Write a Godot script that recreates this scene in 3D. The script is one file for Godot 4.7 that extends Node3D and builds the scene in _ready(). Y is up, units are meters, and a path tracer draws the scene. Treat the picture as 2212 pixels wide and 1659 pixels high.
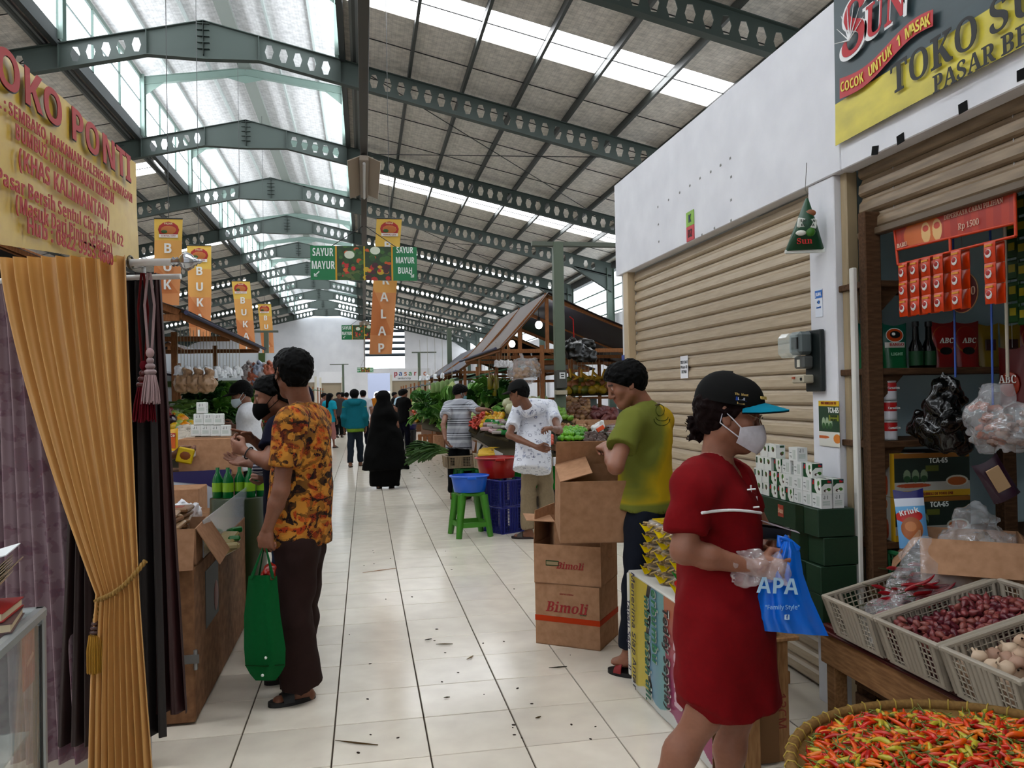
extends Node3D
# A covered wet market: aisle runs along -z, x to the right, y up, metres. D below is the distance along the aisle (-z).

const EYE:=Vector3(0,1.486,0)
const FOC:=1719.6
var lens: Basis
var used:={}
var mats:={}
var rng:=RandomNumberGenerator.new()

class Geo:
	var v:=PackedVector3Array()
	var n:=PackedVector3Array()
	var c:=PackedColorArray()
	var t:=PackedVector2Array()
	var ix:=PackedInt32Array()
	var col:=Color.WHITE
	var xf:=Transform3D()

	func ink(k: Color) -> Geo:
		col=k.srgb_to_linear()
		return self

	func quad(a: Vector3,b: Vector3,d: Vector3,e: Vector3,u0:=Vector2(0,0),u1:=Vector2(1,1)) -> void:
		var s:=v.size()
		a=xf*a
		b=xf*b
		d=xf*d
		e=xf*e
		var m:=(d - a).cross(e - b)
		m=-m.normalized() if m.length_squared()>0.0 else Vector3.UP
		v.append_array([a,b,d,e])
		n.append_array([m,m,m,m])
		c.append_array([col,col,col,col])
		t.append_array([u0,Vector2(u1.x,u0.y),u1,Vector2(u0.x,u1.y)])
		ix.append_array([s,s+1,s+2,s,s+2,s+3])

	func tri(a: Vector3,b: Vector3,d: Vector3) -> void:
		var s:=v.size()
		a=xf*a
		b=xf*b
		d=xf*d
		var m:=(d - a).cross(b - a).normalized()
		v.append_array([a,b,d])
		n.append_array([m,m,m])
		c.append_array([col,col,col])
		t.append_array([Vector2(0,0),Vector2(1,0),Vector2(0,1)])
		ix.append_array([s,s+1,s+2])

	# box with chamfered edges
	func box(o: Vector3,s: Vector3,bas:=Basis(),bev:=0.0) -> Geo:
		var h:=s*0.5
		var r:=minf(bev,minf(h.x,minf(h.y,h.z))*0.6)
		var q:=h - Vector3(r,r,r)
		for ax in 3:
			var a1:=(ax+1) % 3
			var a2:=(ax+2) % 3
			for sg in [-1.0,1.0]:
				var p:=[]
				for k in [[-1,-1],[1,-1],[1,1],[-1,1]]:
					var w:=Vector3()
					w[ax]=h[ax]*sg
					w[a1]=q[a1]*k[0]
					w[a2]=q[a2]*k[1]
					p.append(o+bas*w)
				if sg>0:
					quad(p[3],p[2],p[1],p[0],Vector2(0,0),Vector2(1,1))
				else:
					quad(p[0],p[1],p[2],p[3],Vector2(0,0),Vector2(1,1))
			if r>0.0:
				for s1 in [-1.0,1.0]:
					for s2 in [-1.0,1.0]:
						var e:=[]
						for k in [[-1,0],[1,0],[1,1],[-1,1]]:
							var w:=Vector3()
							w[ax]=q[ax]*k[0]
							w[a1]=(h[a1] if k[1]==0 else q[a1])*s1
							w[a2]=(q[a2] if k[1]==0 else h[a2])*s2
							e.append(o+bas*w)
						if s1*s2>0:
							quad(e[3],e[2],e[1],e[0])
						else:
							quad(e[0],e[1],e[2],e[3])
		if r>0.0:
			for x in [-1.0,1.0]:
				for y in [-1.0,1.0]:
					for z in [-1.0,1.0]:
						var a:=o+bas*Vector3(h.x*x,q.y*y,q.z*z)
						var b:=o+bas*Vector3(q.x*x,h.y*y,q.z*z)
						var d:=o+bas*Vector3(q.x*x,q.y*y,h.z*z)
						if x*y*z<0:
							tri(a,b,d)
						else:
							tri(a,d,b)
		return self

	# smooth surface through an nu by nv net of points
	func grid(p: PackedVector3Array,nu: int,nv: int,wu:=false,wv:=false,us:=Vector2(1,1),cols:=PackedColorArray()) -> Geo:
		var s:=v.size()
		var mm:=PackedVector3Array()
		mm.resize(nu*nv)
		var q:=PackedVector3Array()
		q.resize(nu*nv)
		for i in nu*nv:
			q[i]=xf*p[i]
		var lu:=nu if wu else nu - 1
		var lv:=nv if wv else nv - 1
		for j in lv:
			var j1:=(j+1) % nv
			for i in lu:
				var i1:=(i+1) % nu
				var a:=j*nu+i
				var b:=j*nu+i1
				var d:=j1*nu+i1
				var e:=j1*nu+i
				var f:=(q[e] - q[b]).cross(q[d] - q[a])
				mm[a]+=f
				mm[b]+=f
				mm[d]+=f
				mm[e]+=f
				ix.append_array([s+a,s+b,s+d,s+a,s+d,s+e])
		for j in nv:
			for i in nu:
				var k:=j*nu+i
				v.append(q[k])
				n.append(mm[k].normalized() if mm[k].length_squared()>1e-20 else Vector3.UP)
				c.append(cols[k] if cols.size() else col)
				t.append(Vector2(us.x*i/maxi(1,lu),us.y*j/maxi(1,lv)))
		return self

	# a sheet of some thickness
	func slab(p: PackedVector3Array,nu: int,nv: int,th: float,us:=Vector2(1,1),wu:=false) -> Geo:
		var s:=v.size()
		grid(p,nu,nv,wu,false,us)
		var q:=PackedVector3Array()
		for k in nu*nv:
			q.append(v[s+k] - n[s+k]*th)
		var keep:=xf
		xf=Transform3D()
		var rev:=PackedVector3Array()
		for j in nv:
			for i in nu:
				rev.append(q[j*nu+nu - 1 - i])
		var s2:=v.size()
		grid(rev,nu,nv,wu,false,us)
		for k in nu*nv:
			t[s2+k]=t[s+(k/nu)*nu+nu - 1 - k % nu]
		var lu:=nu if wu else nu - 1
		for i in lu:
			var i1:=(i+1) % nu
			quad(v[s+i],q[i],q[i1],v[s+i1])
			var o:=(nv - 1)*nu
			quad(v[s+o+i1],q[o+i1],q[o+i],v[s+o+i])
		if not wu:
			for j in nv - 1:
				var a:=j*nu
				var b:=(j+1)*nu
				quad(v[s+b],q[b],q[a],v[s+a])
				quad(v[s+a+nu - 1],q[a+nu - 1],q[b+nu - 1],v[s+b+nu - 1])
		xf=keep
		return self

	func tube(p: Array,r: Variant,sides:=8,caps:=true,flat:=1.0) -> Geo:
		var m:=p.size()
		var net:=PackedVector3Array()
		var up:=Vector3(0.13,0.97,0.21)
		var d0: Vector3=(p[1] - p[0]).normalized()
		if absf(d0.dot(up))>0.9:
			up=Vector3(0.95,0.1,0.3)
		var side:=d0.cross(up).normalized()
		for k in m:
			var d: Vector3=(p[mini(k+1,m - 1)] - p[maxi(k - 1,0)]).normalized()
			side=(side - d*side.dot(d)).normalized()
			var w:=side.cross(d)
			var rr: float=r if not r is Array else r[k]
			for i in sides:
				var a:=TAU*i/sides
				net.append(p[k]+side*cos(a)*rr+w*sin(a)*rr*flat)
		grid(net,sides,m,true)
		if caps:
			for e in 2:
				var o:=0 if e==0 else (m - 1)*sides
				for i in range(1,sides - 1):
					if e==0:
						tri(net[o],net[o+i+1],net[o+i])
					else:
						tri(net[o],net[o+i],net[o+i+1])
		return self

	# profile of (radius, height) turned round y
	func lathe(pr: Array,sides:=16,o:=Vector3.ZERO,bas:=Basis(),wob:=0.0) -> Geo:
		var net:=PackedVector3Array()
		for k in pr.size():
			for i in sides:
				var a:=TAU*i/sides
				var r: float=pr[k].x*(1.0+wob*sin(a*3.0+k*1.7))
				net.append(o+bas*Vector3(cos(a)*r,pr[k].y,-sin(a)*r))
		return grid(net,sides,pr.size(),true)

	func ball(o: Vector3,r: Vector3,nu:=10,nv:=7,bas:=Basis(),lump:=0.0) -> Geo:
		var net:=PackedVector3Array()
		for j in nv:
			var b:=-PI/2+PI*j/(nv - 1)
			for i in nu:
				var a:=TAU*i/nu
				var f:=1.0+lump*sin(a*2.0+j*1.3)*sin(b*3.0+i)
				net.append(o+bas*(Vector3(cos(a)*cos(b)*r.x,sin(b)*r.y,-sin(a)*cos(b)*r.z)*f))
		return grid(net,nu,nv,true)

	# flat outline pulled along z from z0 to z1
	func prism(pts: PackedVector2Array,z0: float,z1: float,tr:=Transform3D()) -> Geo:
		if Geometry2D.is_polygon_clockwise(pts):
			pts.reverse()
		var k:=Geometry2D.triangulate_polygon(pts)
		var keep:=xf
		xf=xf*tr
		for i in range(0,k.size(),3):
			var a:=pts[k[i]]
			var b:=pts[k[i+1]]
			var d:=pts[k[i+2]]
			if (b - a).cross(d - a)<0:
				var w:=b
				b=d
				d=w
			tri(Vector3(a.x,a.y,z1),Vector3(d.x,d.y,z1),Vector3(b.x,b.y,z1))
			tri(Vector3(a.x,a.y,z0),Vector3(b.x,b.y,z0),Vector3(d.x,d.y,z0))
		for i in pts.size():
			var a:=pts[i]
			var b:=pts[(i+1) % pts.size()]
			quad(Vector3(a.x,a.y,z0),Vector3(a.x,a.y,z1),Vector3(b.x,b.y,z1),Vector3(b.x,b.y,z0))
		xf=keep
		return self

	func uv_planar(ax: Vector3,ay: Vector3,o: Vector3,s: Vector2) -> Geo:
		for i in v.size():
			t[i]=Vector2((v[i] - o).dot(ax)/s.x,(v[i] - o).dot(ay)/s.y)
		return self

	func mesh() -> ArrayMesh:
		var a:=[]
		a.resize(Mesh.ARRAY_MAX)
		a[Mesh.ARRAY_VERTEX]=v
		a[Mesh.ARRAY_NORMAL]=n
		a[Mesh.ARRAY_COLOR]=c
		a[Mesh.ARRAY_TEX_UV]=t
		a[Mesh.ARRAY_INDEX]=ix
		var m:=ArrayMesh.new()
		m.add_surface_from_arrays(Mesh.PRIMITIVE_TRIANGLES,a)
		return m

func geo(k:=Color.WHITE) -> Geo:
	return Geo.new().ink(k)

func P(x: float,h: float,d: float) -> Vector3:
	return Vector3(x,h,-d)

# the line of sight through a point of the photograph, scaled to one metre of depth
func ray(x: float,y: float) -> Vector3:
	return lens*Vector3((x - 1106.0)/FOC,(829.5 - y)/FOC,-1)

func at(x: float,y: float,d: float) -> Vector3:
	return EYE+ray(x,y)*d

func at_h(x: float,y: float,h: float) -> Vector3:
	var r:=ray(x,y)
	return EYE+r*((h - EYE.y)/r.y)

func at_x(x: float,y: float,px: float) -> Vector3:
	var r:=ray(x,y)
	return EYE+r*(px/r.x)

func at_d(x: float,y: float,d: float) -> Vector3:
	var r:=ray(x,y)
	return EYE+r*(-d/r.z)

func numbered(s: String) -> String:
	var k: int=used.get(s,0)
	used[s]=k+1
	return s if k==0 else "%s_%03d" % [s,k]

func tag(o: Node,label: String,cat: String,group:="",kind:="") -> Node:
	o.set_meta("label",label)
	o.set_meta("category",cat)
	if group:
		o.set_meta("group",group)
	if kind:
		o.set_meta("kind",kind)
	return o

func thing(called: String,label: String,cat: String,where:=Vector3.ZERO,bas:=Basis(),group:="") -> Node3D:
	var o:=Node3D.new()
	o.name=numbered(called)
	add_child(o)
	o.transform=Transform3D(bas,where)
	tag(o,label,cat,group)
	return o

func part(called: String,g: Geo,m: Material,parent: Node,label:="") -> MeshInstance3D:
	var o:=MeshInstance3D.new()
	o.name=called if parent!=self else numbered(called)
	o.mesh=g.mesh()
	o.material_override=m
	parent.add_child(o,true)
	if label:
		o.set_meta("label",label)
	return o

func piece(called: String,mesh: Mesh,m: Material,parent: Node,tr: Transform3D) -> MeshInstance3D:
	var o:=MeshInstance3D.new()
	o.name=called if parent!=self else numbered(called)
	o.mesh=mesh
	o.material_override=m
	o.transform=tr
	parent.add_child(o,true)
	return o

func solo(called: String,g: Geo,m: Material,label: String,cat: String,group:="",where:=Vector3.ZERO,bas:=Basis()) -> MeshInstance3D:
	var o:=part(called,g,m,self)
	o.transform=Transform3D(bas,where)
	tag(o,label,cat,group)
	return o

func struct(called: String,g: Geo,m: Material,parent: Node=null) -> MeshInstance3D:
	var o:=part(called,g,m,parent if parent else self)
	o.set_meta("kind","structure")
	return o

func again(o: Node3D,tr: Transform3D,label:="") -> Node3D:
	var r: Node3D=o.duplicate()
	r.name=numbered(str(o.name).rstrip("0123456789").trim_suffix("_"))
	add_child(r)
	r.transform=tr
	if label:
		r.set_meta("label",label)
	return r

func turn(y: float,x:=0.0,z:=0.0) -> Basis:
	return Basis.from_euler(Vector3(x,y,z))

# basis whose y runs along d, z as near as may be to f
func along(d: Vector3,f:=Vector3(0,0,1)) -> Basis:
	var y:=d.normalized()
	var x:=y.cross(f)
	if x.length()<0.01:
		x=y.cross(Vector3(1,0,0.2))
	x=x.normalized()
	return Basis(x,y,x.cross(y))

func M(key: String,k: Color,rough:=0.7,metal:=0.0) -> StandardMaterial3D:
	if mats.has(key):
		return mats[key]
	var m:=StandardMaterial3D.new()
	m.resource_name=key
	if rough>=0.7 and metal==0.0:
		m.metallic_specular=0.25
	m.albedo_color=k
	m.roughness=rough
	m.metallic=metal
	mats[key]=m
	return m

# paint taken from the mesh's own colours
func V(rough:=0.7,metal:=0.0) -> StandardMaterial3D:
	var key:="ink%.2f_%.2f" % [rough,metal]
	var m:=M(key,Color.WHITE,rough,metal)
	m.vertex_color_use_as_albedo=true
	return m

func noise_tex(seed_: int,freq: float,lo: Color,hi: Color,w:=256,kind:=FastNoiseLite.TYPE_SIMPLEX_SMOOTH,bump:=false) -> NoiseTexture2D:
	var f:=FastNoiseLite.new()
	f.seed=seed_
	f.frequency=freq
	f.noise_type=kind
	f.fractal_octaves=4
	var g:=Gradient.new()
	g.set_color(0,lo)
	g.set_color(1,hi)
	var t:=NoiseTexture2D.new()
	t.width=w
	t.height=w
	t.seamless=true
	t.noise=f
	t.color_ramp=g
	if bump:
		t.color_ramp=null
	return t

# a surface with a mottled colour that needs no texture coordinates
func mottled(key: String,lo: Color,hi: Color,rough: float,scale: Vector3,freq:=0.02,seed_:=1) -> StandardMaterial3D:
	if mats.has(key):
		return mats[key]
	var m:=M(key,Color.WHITE,rough)
	m.albedo_texture=noise_tex(seed_,freq,lo,hi)
	m.uv1_triplanar=true
	m.uv1_scale=scale
	return m

func pictured(key: String,im: Image,rough:=0.6) -> StandardMaterial3D:
	var m:=M(key,Color.WHITE,rough)
	m.albedo_texture=ImageTexture.create_from_image(im)
	return m

func film(key: String,k: Color,a: float,rough:=0.12) -> StandardMaterial3D:
	if mats.has(key):
		return mats[key]
	var m:=M(key,Color(k,a),rough)
	m.transparency=BaseMaterial3D.TRANSPARENCY_ALPHA
	m.cull_mode=BaseMaterial3D.CULL_DISABLED
	return m

# lettering as thin solid type; origin at the middle (or left) of the line, size = height of a capital in metres
func type(s: String,cap: float,wide:=0.0,bold:=true,serif:=false,left:=false) -> Mesh:
	var f:=SystemFont.new()
	f.font_names=PackedStringArray(["Droid Serif" if serif else "Droid Sans"])
	f.font_weight=700 if bold else 400
	var m:=TextMesh.new()
	m.font=f
	m.text=s
	m.font_size=32
	m.pixel_size=cap/23.0
	m.depth=0.0015
	m.curve_step=2.0
	m.horizontal_alignment=HORIZONTAL_ALIGNMENT_LEFT if left else HORIZONTAL_ALIGNMENT_CENTER
	return m

func words(s: String,cap: float,k: Color,parent: Node,o: Vector3,bas:=Basis(),wide:=1.0,bold:=true,serif:=false,slant:=0.0,left:=false,called:="lettering") -> MeshInstance3D:
	var mi:=MeshInstance3D.new()
	mi.name=called
	mi.mesh=type(s,cap,0.0,bold,serif,left)
	mi.material_override=M("type"+k.to_html(),k,0.6)
	mi.transform=Transform3D(bas*Basis(Vector3(wide,0,0),Vector3(slant,1,0),Vector3(0,0,1)),o)
	parent.add_child(mi,true)
	return mi

func _ready() -> void:
	rng.seed=7
	var yaw:=0.1833
	var pit:=0.0112
	var rol:=-0.0178
	var f:=Vector3(sin(yaw)*cos(pit),sin(pit),-cos(yaw)*cos(pit))
	var r:=Vector3(cos(yaw),0,sin(yaw))
	var u:=r.cross(f)
	lens=Basis(r*cos(rol)+u*sin(rol),u*cos(rol) - r*sin(rol),-f)
	var cam:=Camera3D.new()
	cam.name="camera"
	cam.transform=Transform3D(lens,EYE)
	cam.fov=rad_to_deg(2.0*atan(829.5/FOC))
	cam.near=0.05
	cam.far=300.0
	add_child(cam)
	cam.current=true
	var e:=Environment.new()
	e.background_mode=Environment.BG_SKY
	var sm:=ProceduralSkyMaterial.new()
	sm.sky_top_color=Color(0.92,0.94,0.97)
	sm.sky_horizon_color=Color(0.97,0.98,1.0)
	sm.ground_bottom_color=Color(0.45,0.45,0.44)
	sm.ground_horizon_color=Color(0.8,0.82,0.84)
	sm.energy_multiplier=5.0
	e.sky=Sky.new()
	e.sky.sky_material=sm
	e.tonemap_mode=Environment.TONE_MAPPER_LINEAR
	e.tonemap_exposure=1.18
	e.sdfgi_enabled=true
	e.ssao_enabled=true
	e.ssil_enabled=true
	var we:=WorldEnvironment.new()
	we.name="market_air"
	we.environment=e
	add_child(we)
	daylight()
	shell()
	roof()
	build_all()

const GLOW:=7.0

# daylight that comes in through the translucent roof strips and the monitor's glass
func lamp_sheet(o: Vector3,bas: Basis,w: float,h: float,e: float) -> void:
	var l:=AreaLight3D.new()
	l.name=numbered("daylight")
	l.area_size=Vector2(w,h)
	l.area_normalize_energy=false
	l.light_energy=e/PI
	l.light_color=Color(0.97,0.985,1.0)
	l.area_range=90.0
	l.shadow_enabled=true
	l.transform=Transform3D(bas,o)
	add_child(l)

const RIDGE := Vector2(-3.15, 9.42)   # x and height of the ridge of the main rafters
const FALL := 0.232                   # fall of the roof per metre
const BAY:=6.0
const FIRST := 5.2                    # D of the rafter frame k = -1
const STRIPS:=[-9.8,2.2,14.2,26.2,38.2,50.2,62.2]

func roof_h(x: float) -> float:
	return RIDGE.y - absf(x - RIDGE.x)*FALL

func daylight() -> void:
	var tilt:=atan(FALL)
	for d in STRIPS:
		for s in [-1.0,1.0]:
			var xa: float=RIDGE.x+s*2.9
			var xb: float=RIDGE.x+s*11.9
			var mx:=(xa+xb)*0.5
			var y:=Vector3(s,-FALL,0).normalized()
			var dn:=Vector3(-s*FALL,-1,0).normalized()
			# AreaLight3D shines along its -z
			var bz:=-dn
			var by:=Vector3(0,0,1)
			var bx:=by.cross(bz)
			lamp_sheet(P(mx,roof_h(mx) - 0.02,d)+dn*0.03,Basis(bx,by,bz),absf(xb - xa)/cos(tilt),1.15,GLOW)
	for k in 7:
		for s in [-1.0,1.0]:
			var x: float=RIDGE.x+s*2.72
			var bz:=Vector3(s,0,0)
			var by:=Vector3.UP
			lamp_sheet(P(x,9.55,-9.0+12.0*k),Basis(by.cross(bz),by,bz),11.4,1.2,GLOW*0.8)

func foil_image() -> Image:
	var im:=Image.create(512,512,false,Image.FORMAT_RGB8)
	var f:=FastNoiseLite.new()
	f.seed=4
	f.frequency=0.012
	f.fractal_octaves=4
	for y in 512:
		for x in 512:
			var k:=0.93+0.16*f.get_noise_2d(x,y)
			if x % 32<2 or y % 32<2:
				k*=0.82
			im.set_pixel(x,y,Color(k,k*0.985,k*0.96))
	return im

func shell() -> void:
	# floor: a slab with square glazed tiles on it
	var fl:=struct("floor",geo(Color(0.30,0.26,0.22)).box(P(-3,-0.16,30),Vector3(26,0.3,92)),V(0.9))
	var tg:=geo()
	tg.box(Vector3(0,-0.006,0),Vector3(0.3935,0.012,0.3935),Basis(),0.0018)
	var tm:=tg.mesh()
	var tones:=[]
	for k in 4:
		var w: float=[0.0,0.012,-0.012,0.022][k]
		var m:=mottled("floor_tile%d" % k,Color(0.85+w,0.81+w,0.75+w*0.8),Color(0.90+w,0.865+w,0.80+w),0.17,Vector3(1.3,1.3,1.3),0.012,20+k)
		m.uv1_offset=Vector3(k*0.37,0,k*0.61)
		tones.append(m)
	var x0:=-0.5549 - 0.2
	var d0:=3.3007+0.2
	for r in range(-2,21):
		for k in range(-5,8):
			piece("tile",tm,tones[rng.randi() % 4 if rng.randf()<0.5 else 0],fl,Transform3D(turn(PI/2*(rng.randi() % 4)),P(x0+0.4*k,rng.randf_range(-0.0006,0.0),d0+0.4*r)))
	var spots:=[]
	for r in range(-9,176):
		for k in range(-20,22):
			if r>=-2 and r<21 and k>=-5 and k<8:
				continue
			if absi(k)>13 and r>60:
				continue
			spots.append(Transform3D(Basis(),P(x0+0.4*k,0,d0+0.4*r)))
	var mm:=MultiMesh.new()
	mm.transform_format=MultiMesh.TRANSFORM_3D
	mm.mesh=tm
	mm.instance_count=spots.size()
	for i in spots.size():
		mm.set_instance_transform(i,spots[i])
	var mi:=MultiMeshInstance3D.new()
	mi.name="far_tiles"
	mi.multimesh=mm
	mi.material_override=tones[0]
	mi.set_meta("kind","stuff")
	fl.add_child(mi)
	# outer walls
	var wh:=mottled("plaster",Color(0.84,0.84,0.855),Color(0.90,0.90,0.91),0.85,Vector3(0.12,0.12,0.12),0.02,3)
	struct("wall_left",geo().box(P(-15.75,3.3,30),Vector3(0.3,6.7,92)),wh)
	struct("wall_back",geo().box(P(-3,5.0,-14.6),Vector3(26,10.4,0.3)),wh)
	struct("wall_right",geo().box(P(9.75,2.25,30),Vector3(0.3,4.5,92)),wh)
	# far wall with a doorway and a louvred window above it
	var D:=74.0
	var da:=at_d(785,0,D).x - 0.15
	var db:=at_d(852,0,D).x
	var dt:=at_d(815,806,D).y
	var wa:=at_d(777,0,D).x
	var wb:=at_d(862,0,D).x
	var w0:=at_d(815,796,D).y
	var w1:=at_d(815,668,D).y
	var far:=Node3D.new()
	far.name="wall_front"
	far.set_meta("kind","structure")
	add_child(far)
	for q in [[-15.9,wa,0.0,10.6],[wb,9.9,0.0,10.6],[wa,wb,w1,10.6],[wa,wb,dt,w0],[wa,da,0.0,dt],[db,wb,0.0,dt]]:
		struct("wall_panel",geo().box(P((q[0]+q[1])/2,(q[2]+q[3])/2,D+0.15),Vector3(q[1] - q[0],q[3] - q[2],0.3)),wh,far)
	var gl:=M("daylit_glass",Color(0.95,0.97,1.0),0.5)
	gl.emission_enabled=true
	gl.emission=Color(0.96,0.98,1.0)
	gl.emission_energy_multiplier=2.2
	var w:=struct("window_1",geo().box(P((wa+wb)/2,(w0+w1)/2,D+0.34),Vector3(wb - wa,w1 - w0,0.03)),gl)
	for k in 8:
		struct("louvre",geo(Color(0.24,0.27,0.30)).box(P((wa+wb)/2,w0+1.25+k*(w1 - w0 - 1.3)/7.5,D+0.05),Vector3(wb - wa,0.16,0.3),turn(0,0.5)),V(0.7),w)
	# what stands outside the far doorway
	solo("hoarding",geo(Color(0.5,0.52,0.58)).box(P(da+1.0,1.96,D+9),Vector3(4.4,3.98,0.1)),V(),"grey printed hoarding standing outside the far doorway","hoarding")
	var van:=thing("van","white van parked outside the far doorway","van",P((da+db)/2,0,D+3.2))
	part("body",geo(Color(0.93,0.94,0.95)).prism(PackedVector2Array([Vector2(-1.0,0.35),Vector2(1.0,0.35),Vector2(1.0,1.0),Vector2(0.86,1.75),Vector2(0.7,1.86),Vector2(-0.7,1.86),Vector2(-0.86,1.75),Vector2(-1.0,1.0)]),-2.0,1.2),V(0.3),van)
	part("windscreen",geo(Color(0.13,0.15,0.18)).box(Vector3(0,1.4,1.215),Vector3(1.5,0.5,0.04),Basis(),0.01),V(0.1),van)
	for s in [-1,1]:
		part("wheel",geo(Color(0.05,0.05,0.05)).tube([Vector3(s*0.95,0.34,0.7),Vector3(s*0.75,0.34,0.7)],0.34,14),V(0.8),van)
		part("headlamp",geo(Color(0.8,0.82,0.85)).box(Vector3(s*0.7,0.85,1.22),Vector3(0.35,0.18,0.05),Basis(),0.02),V(0.15),van)
	struct("ground_outside",geo(Color(0.55,0.54,0.52)).box(P(0,-0.1,D+20),Vector3(60,0.15,39)),V(0.9))

func castellated(xa: float,xb: float,holes: Array,haunch:=false) -> Geo:
	# web from xa to xb, x rising; the top follows the roof
	var g:=geo(Color(0.225,0.265,0.25))
	var top:=func(x: float) -> float: return roof_h(x) - 0.16
	var bot:=func(x: float) -> float: return roof_h(x) - 0.67
	var cuts:=[]
	for q in holes:
		for k in q[1]:
			cuts.append(q[0]+0.2875*k)
	cuts.sort()
	var x:=xa
	var z:=0.008
	var solid:=func(a: float,b: float) -> void:
		if b - a<0.002:
			return
		for s in [-1.0,1.0]:
			var pa:=Vector3(a,bot.call(a),z*s)
			var pb:=Vector3(b,bot.call(b),z*s)
			var pc:=Vector3(b,top.call(b),z*s)
			var pd:=Vector3(a,top.call(a),z*s)
			if s>0:
				g.quad(pd,pc,pb,pa)
			else:
				g.quad(pa,pb,pc,pd)
	for cx in cuts:
		solid.call(x,cx - 0.14375)
		x=cx+0.14375
		var my: float=roof_h(cx) - 0.415
		var hex:=[Vector2(-0.09,0),Vector2(-0.045,0.145),Vector2(0.045,0.145),Vector2(0.09,0),Vector2(0.045,-0.145),Vector2(-0.045,-0.145)]
		var xl: float=cx - 0.14375
		var outer:=[Vector2(xl,(top.call(xl)+bot.call(xl))/2),Vector2(xl,top.call(xl)),Vector2(x,top.call(x)),Vector2(x,(top.call(x)+bot.call(x))/2),Vector2(x,bot.call(x)),Vector2(xl,bot.call(xl))]
		for k in 6:
			var k1:=(k+1) % 6
			var h0: Vector2=hex[k]+Vector2(cx,my)
			var h1: Vector2=hex[k1]+Vector2(cx,my)
			var o0: Vector2=outer[k]
			var o1: Vector2=outer[k1]
			g.quad(Vector3(h0.x,h0.y,z),Vector3(o0.x,o0.y,z),Vector3(o1.x,o1.y,z),Vector3(h1.x,h1.y,z))
			g.quad(Vector3(h1.x,h1.y,-z),Vector3(o1.x,o1.y,-z),Vector3(o0.x,o0.y,-z),Vector3(h0.x,h0.y,-z))
			g.quad(Vector3(h0.x,h0.y,-z),Vector3(h0.x,h0.y,z),Vector3(h1.x,h1.y,z),Vector3(h1.x,h1.y,-z))
	solid.call(x,xb)
	return g

func slope_box(g: Geo,xa: float,ya: float,xb: float,yb: float,th: float,depth: float,z:=0.0) -> void:
	var a:=Vector3(xa,ya,z)
	var b:=Vector3(xb,yb,z)
	var y:=(b - a).normalized()
	var x:=Vector3(0,0,1).cross(y)
	g.box((a+b)/2,Vector3(th,(b - a).length(),depth),Basis(x,y,x.cross(y)))

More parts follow.
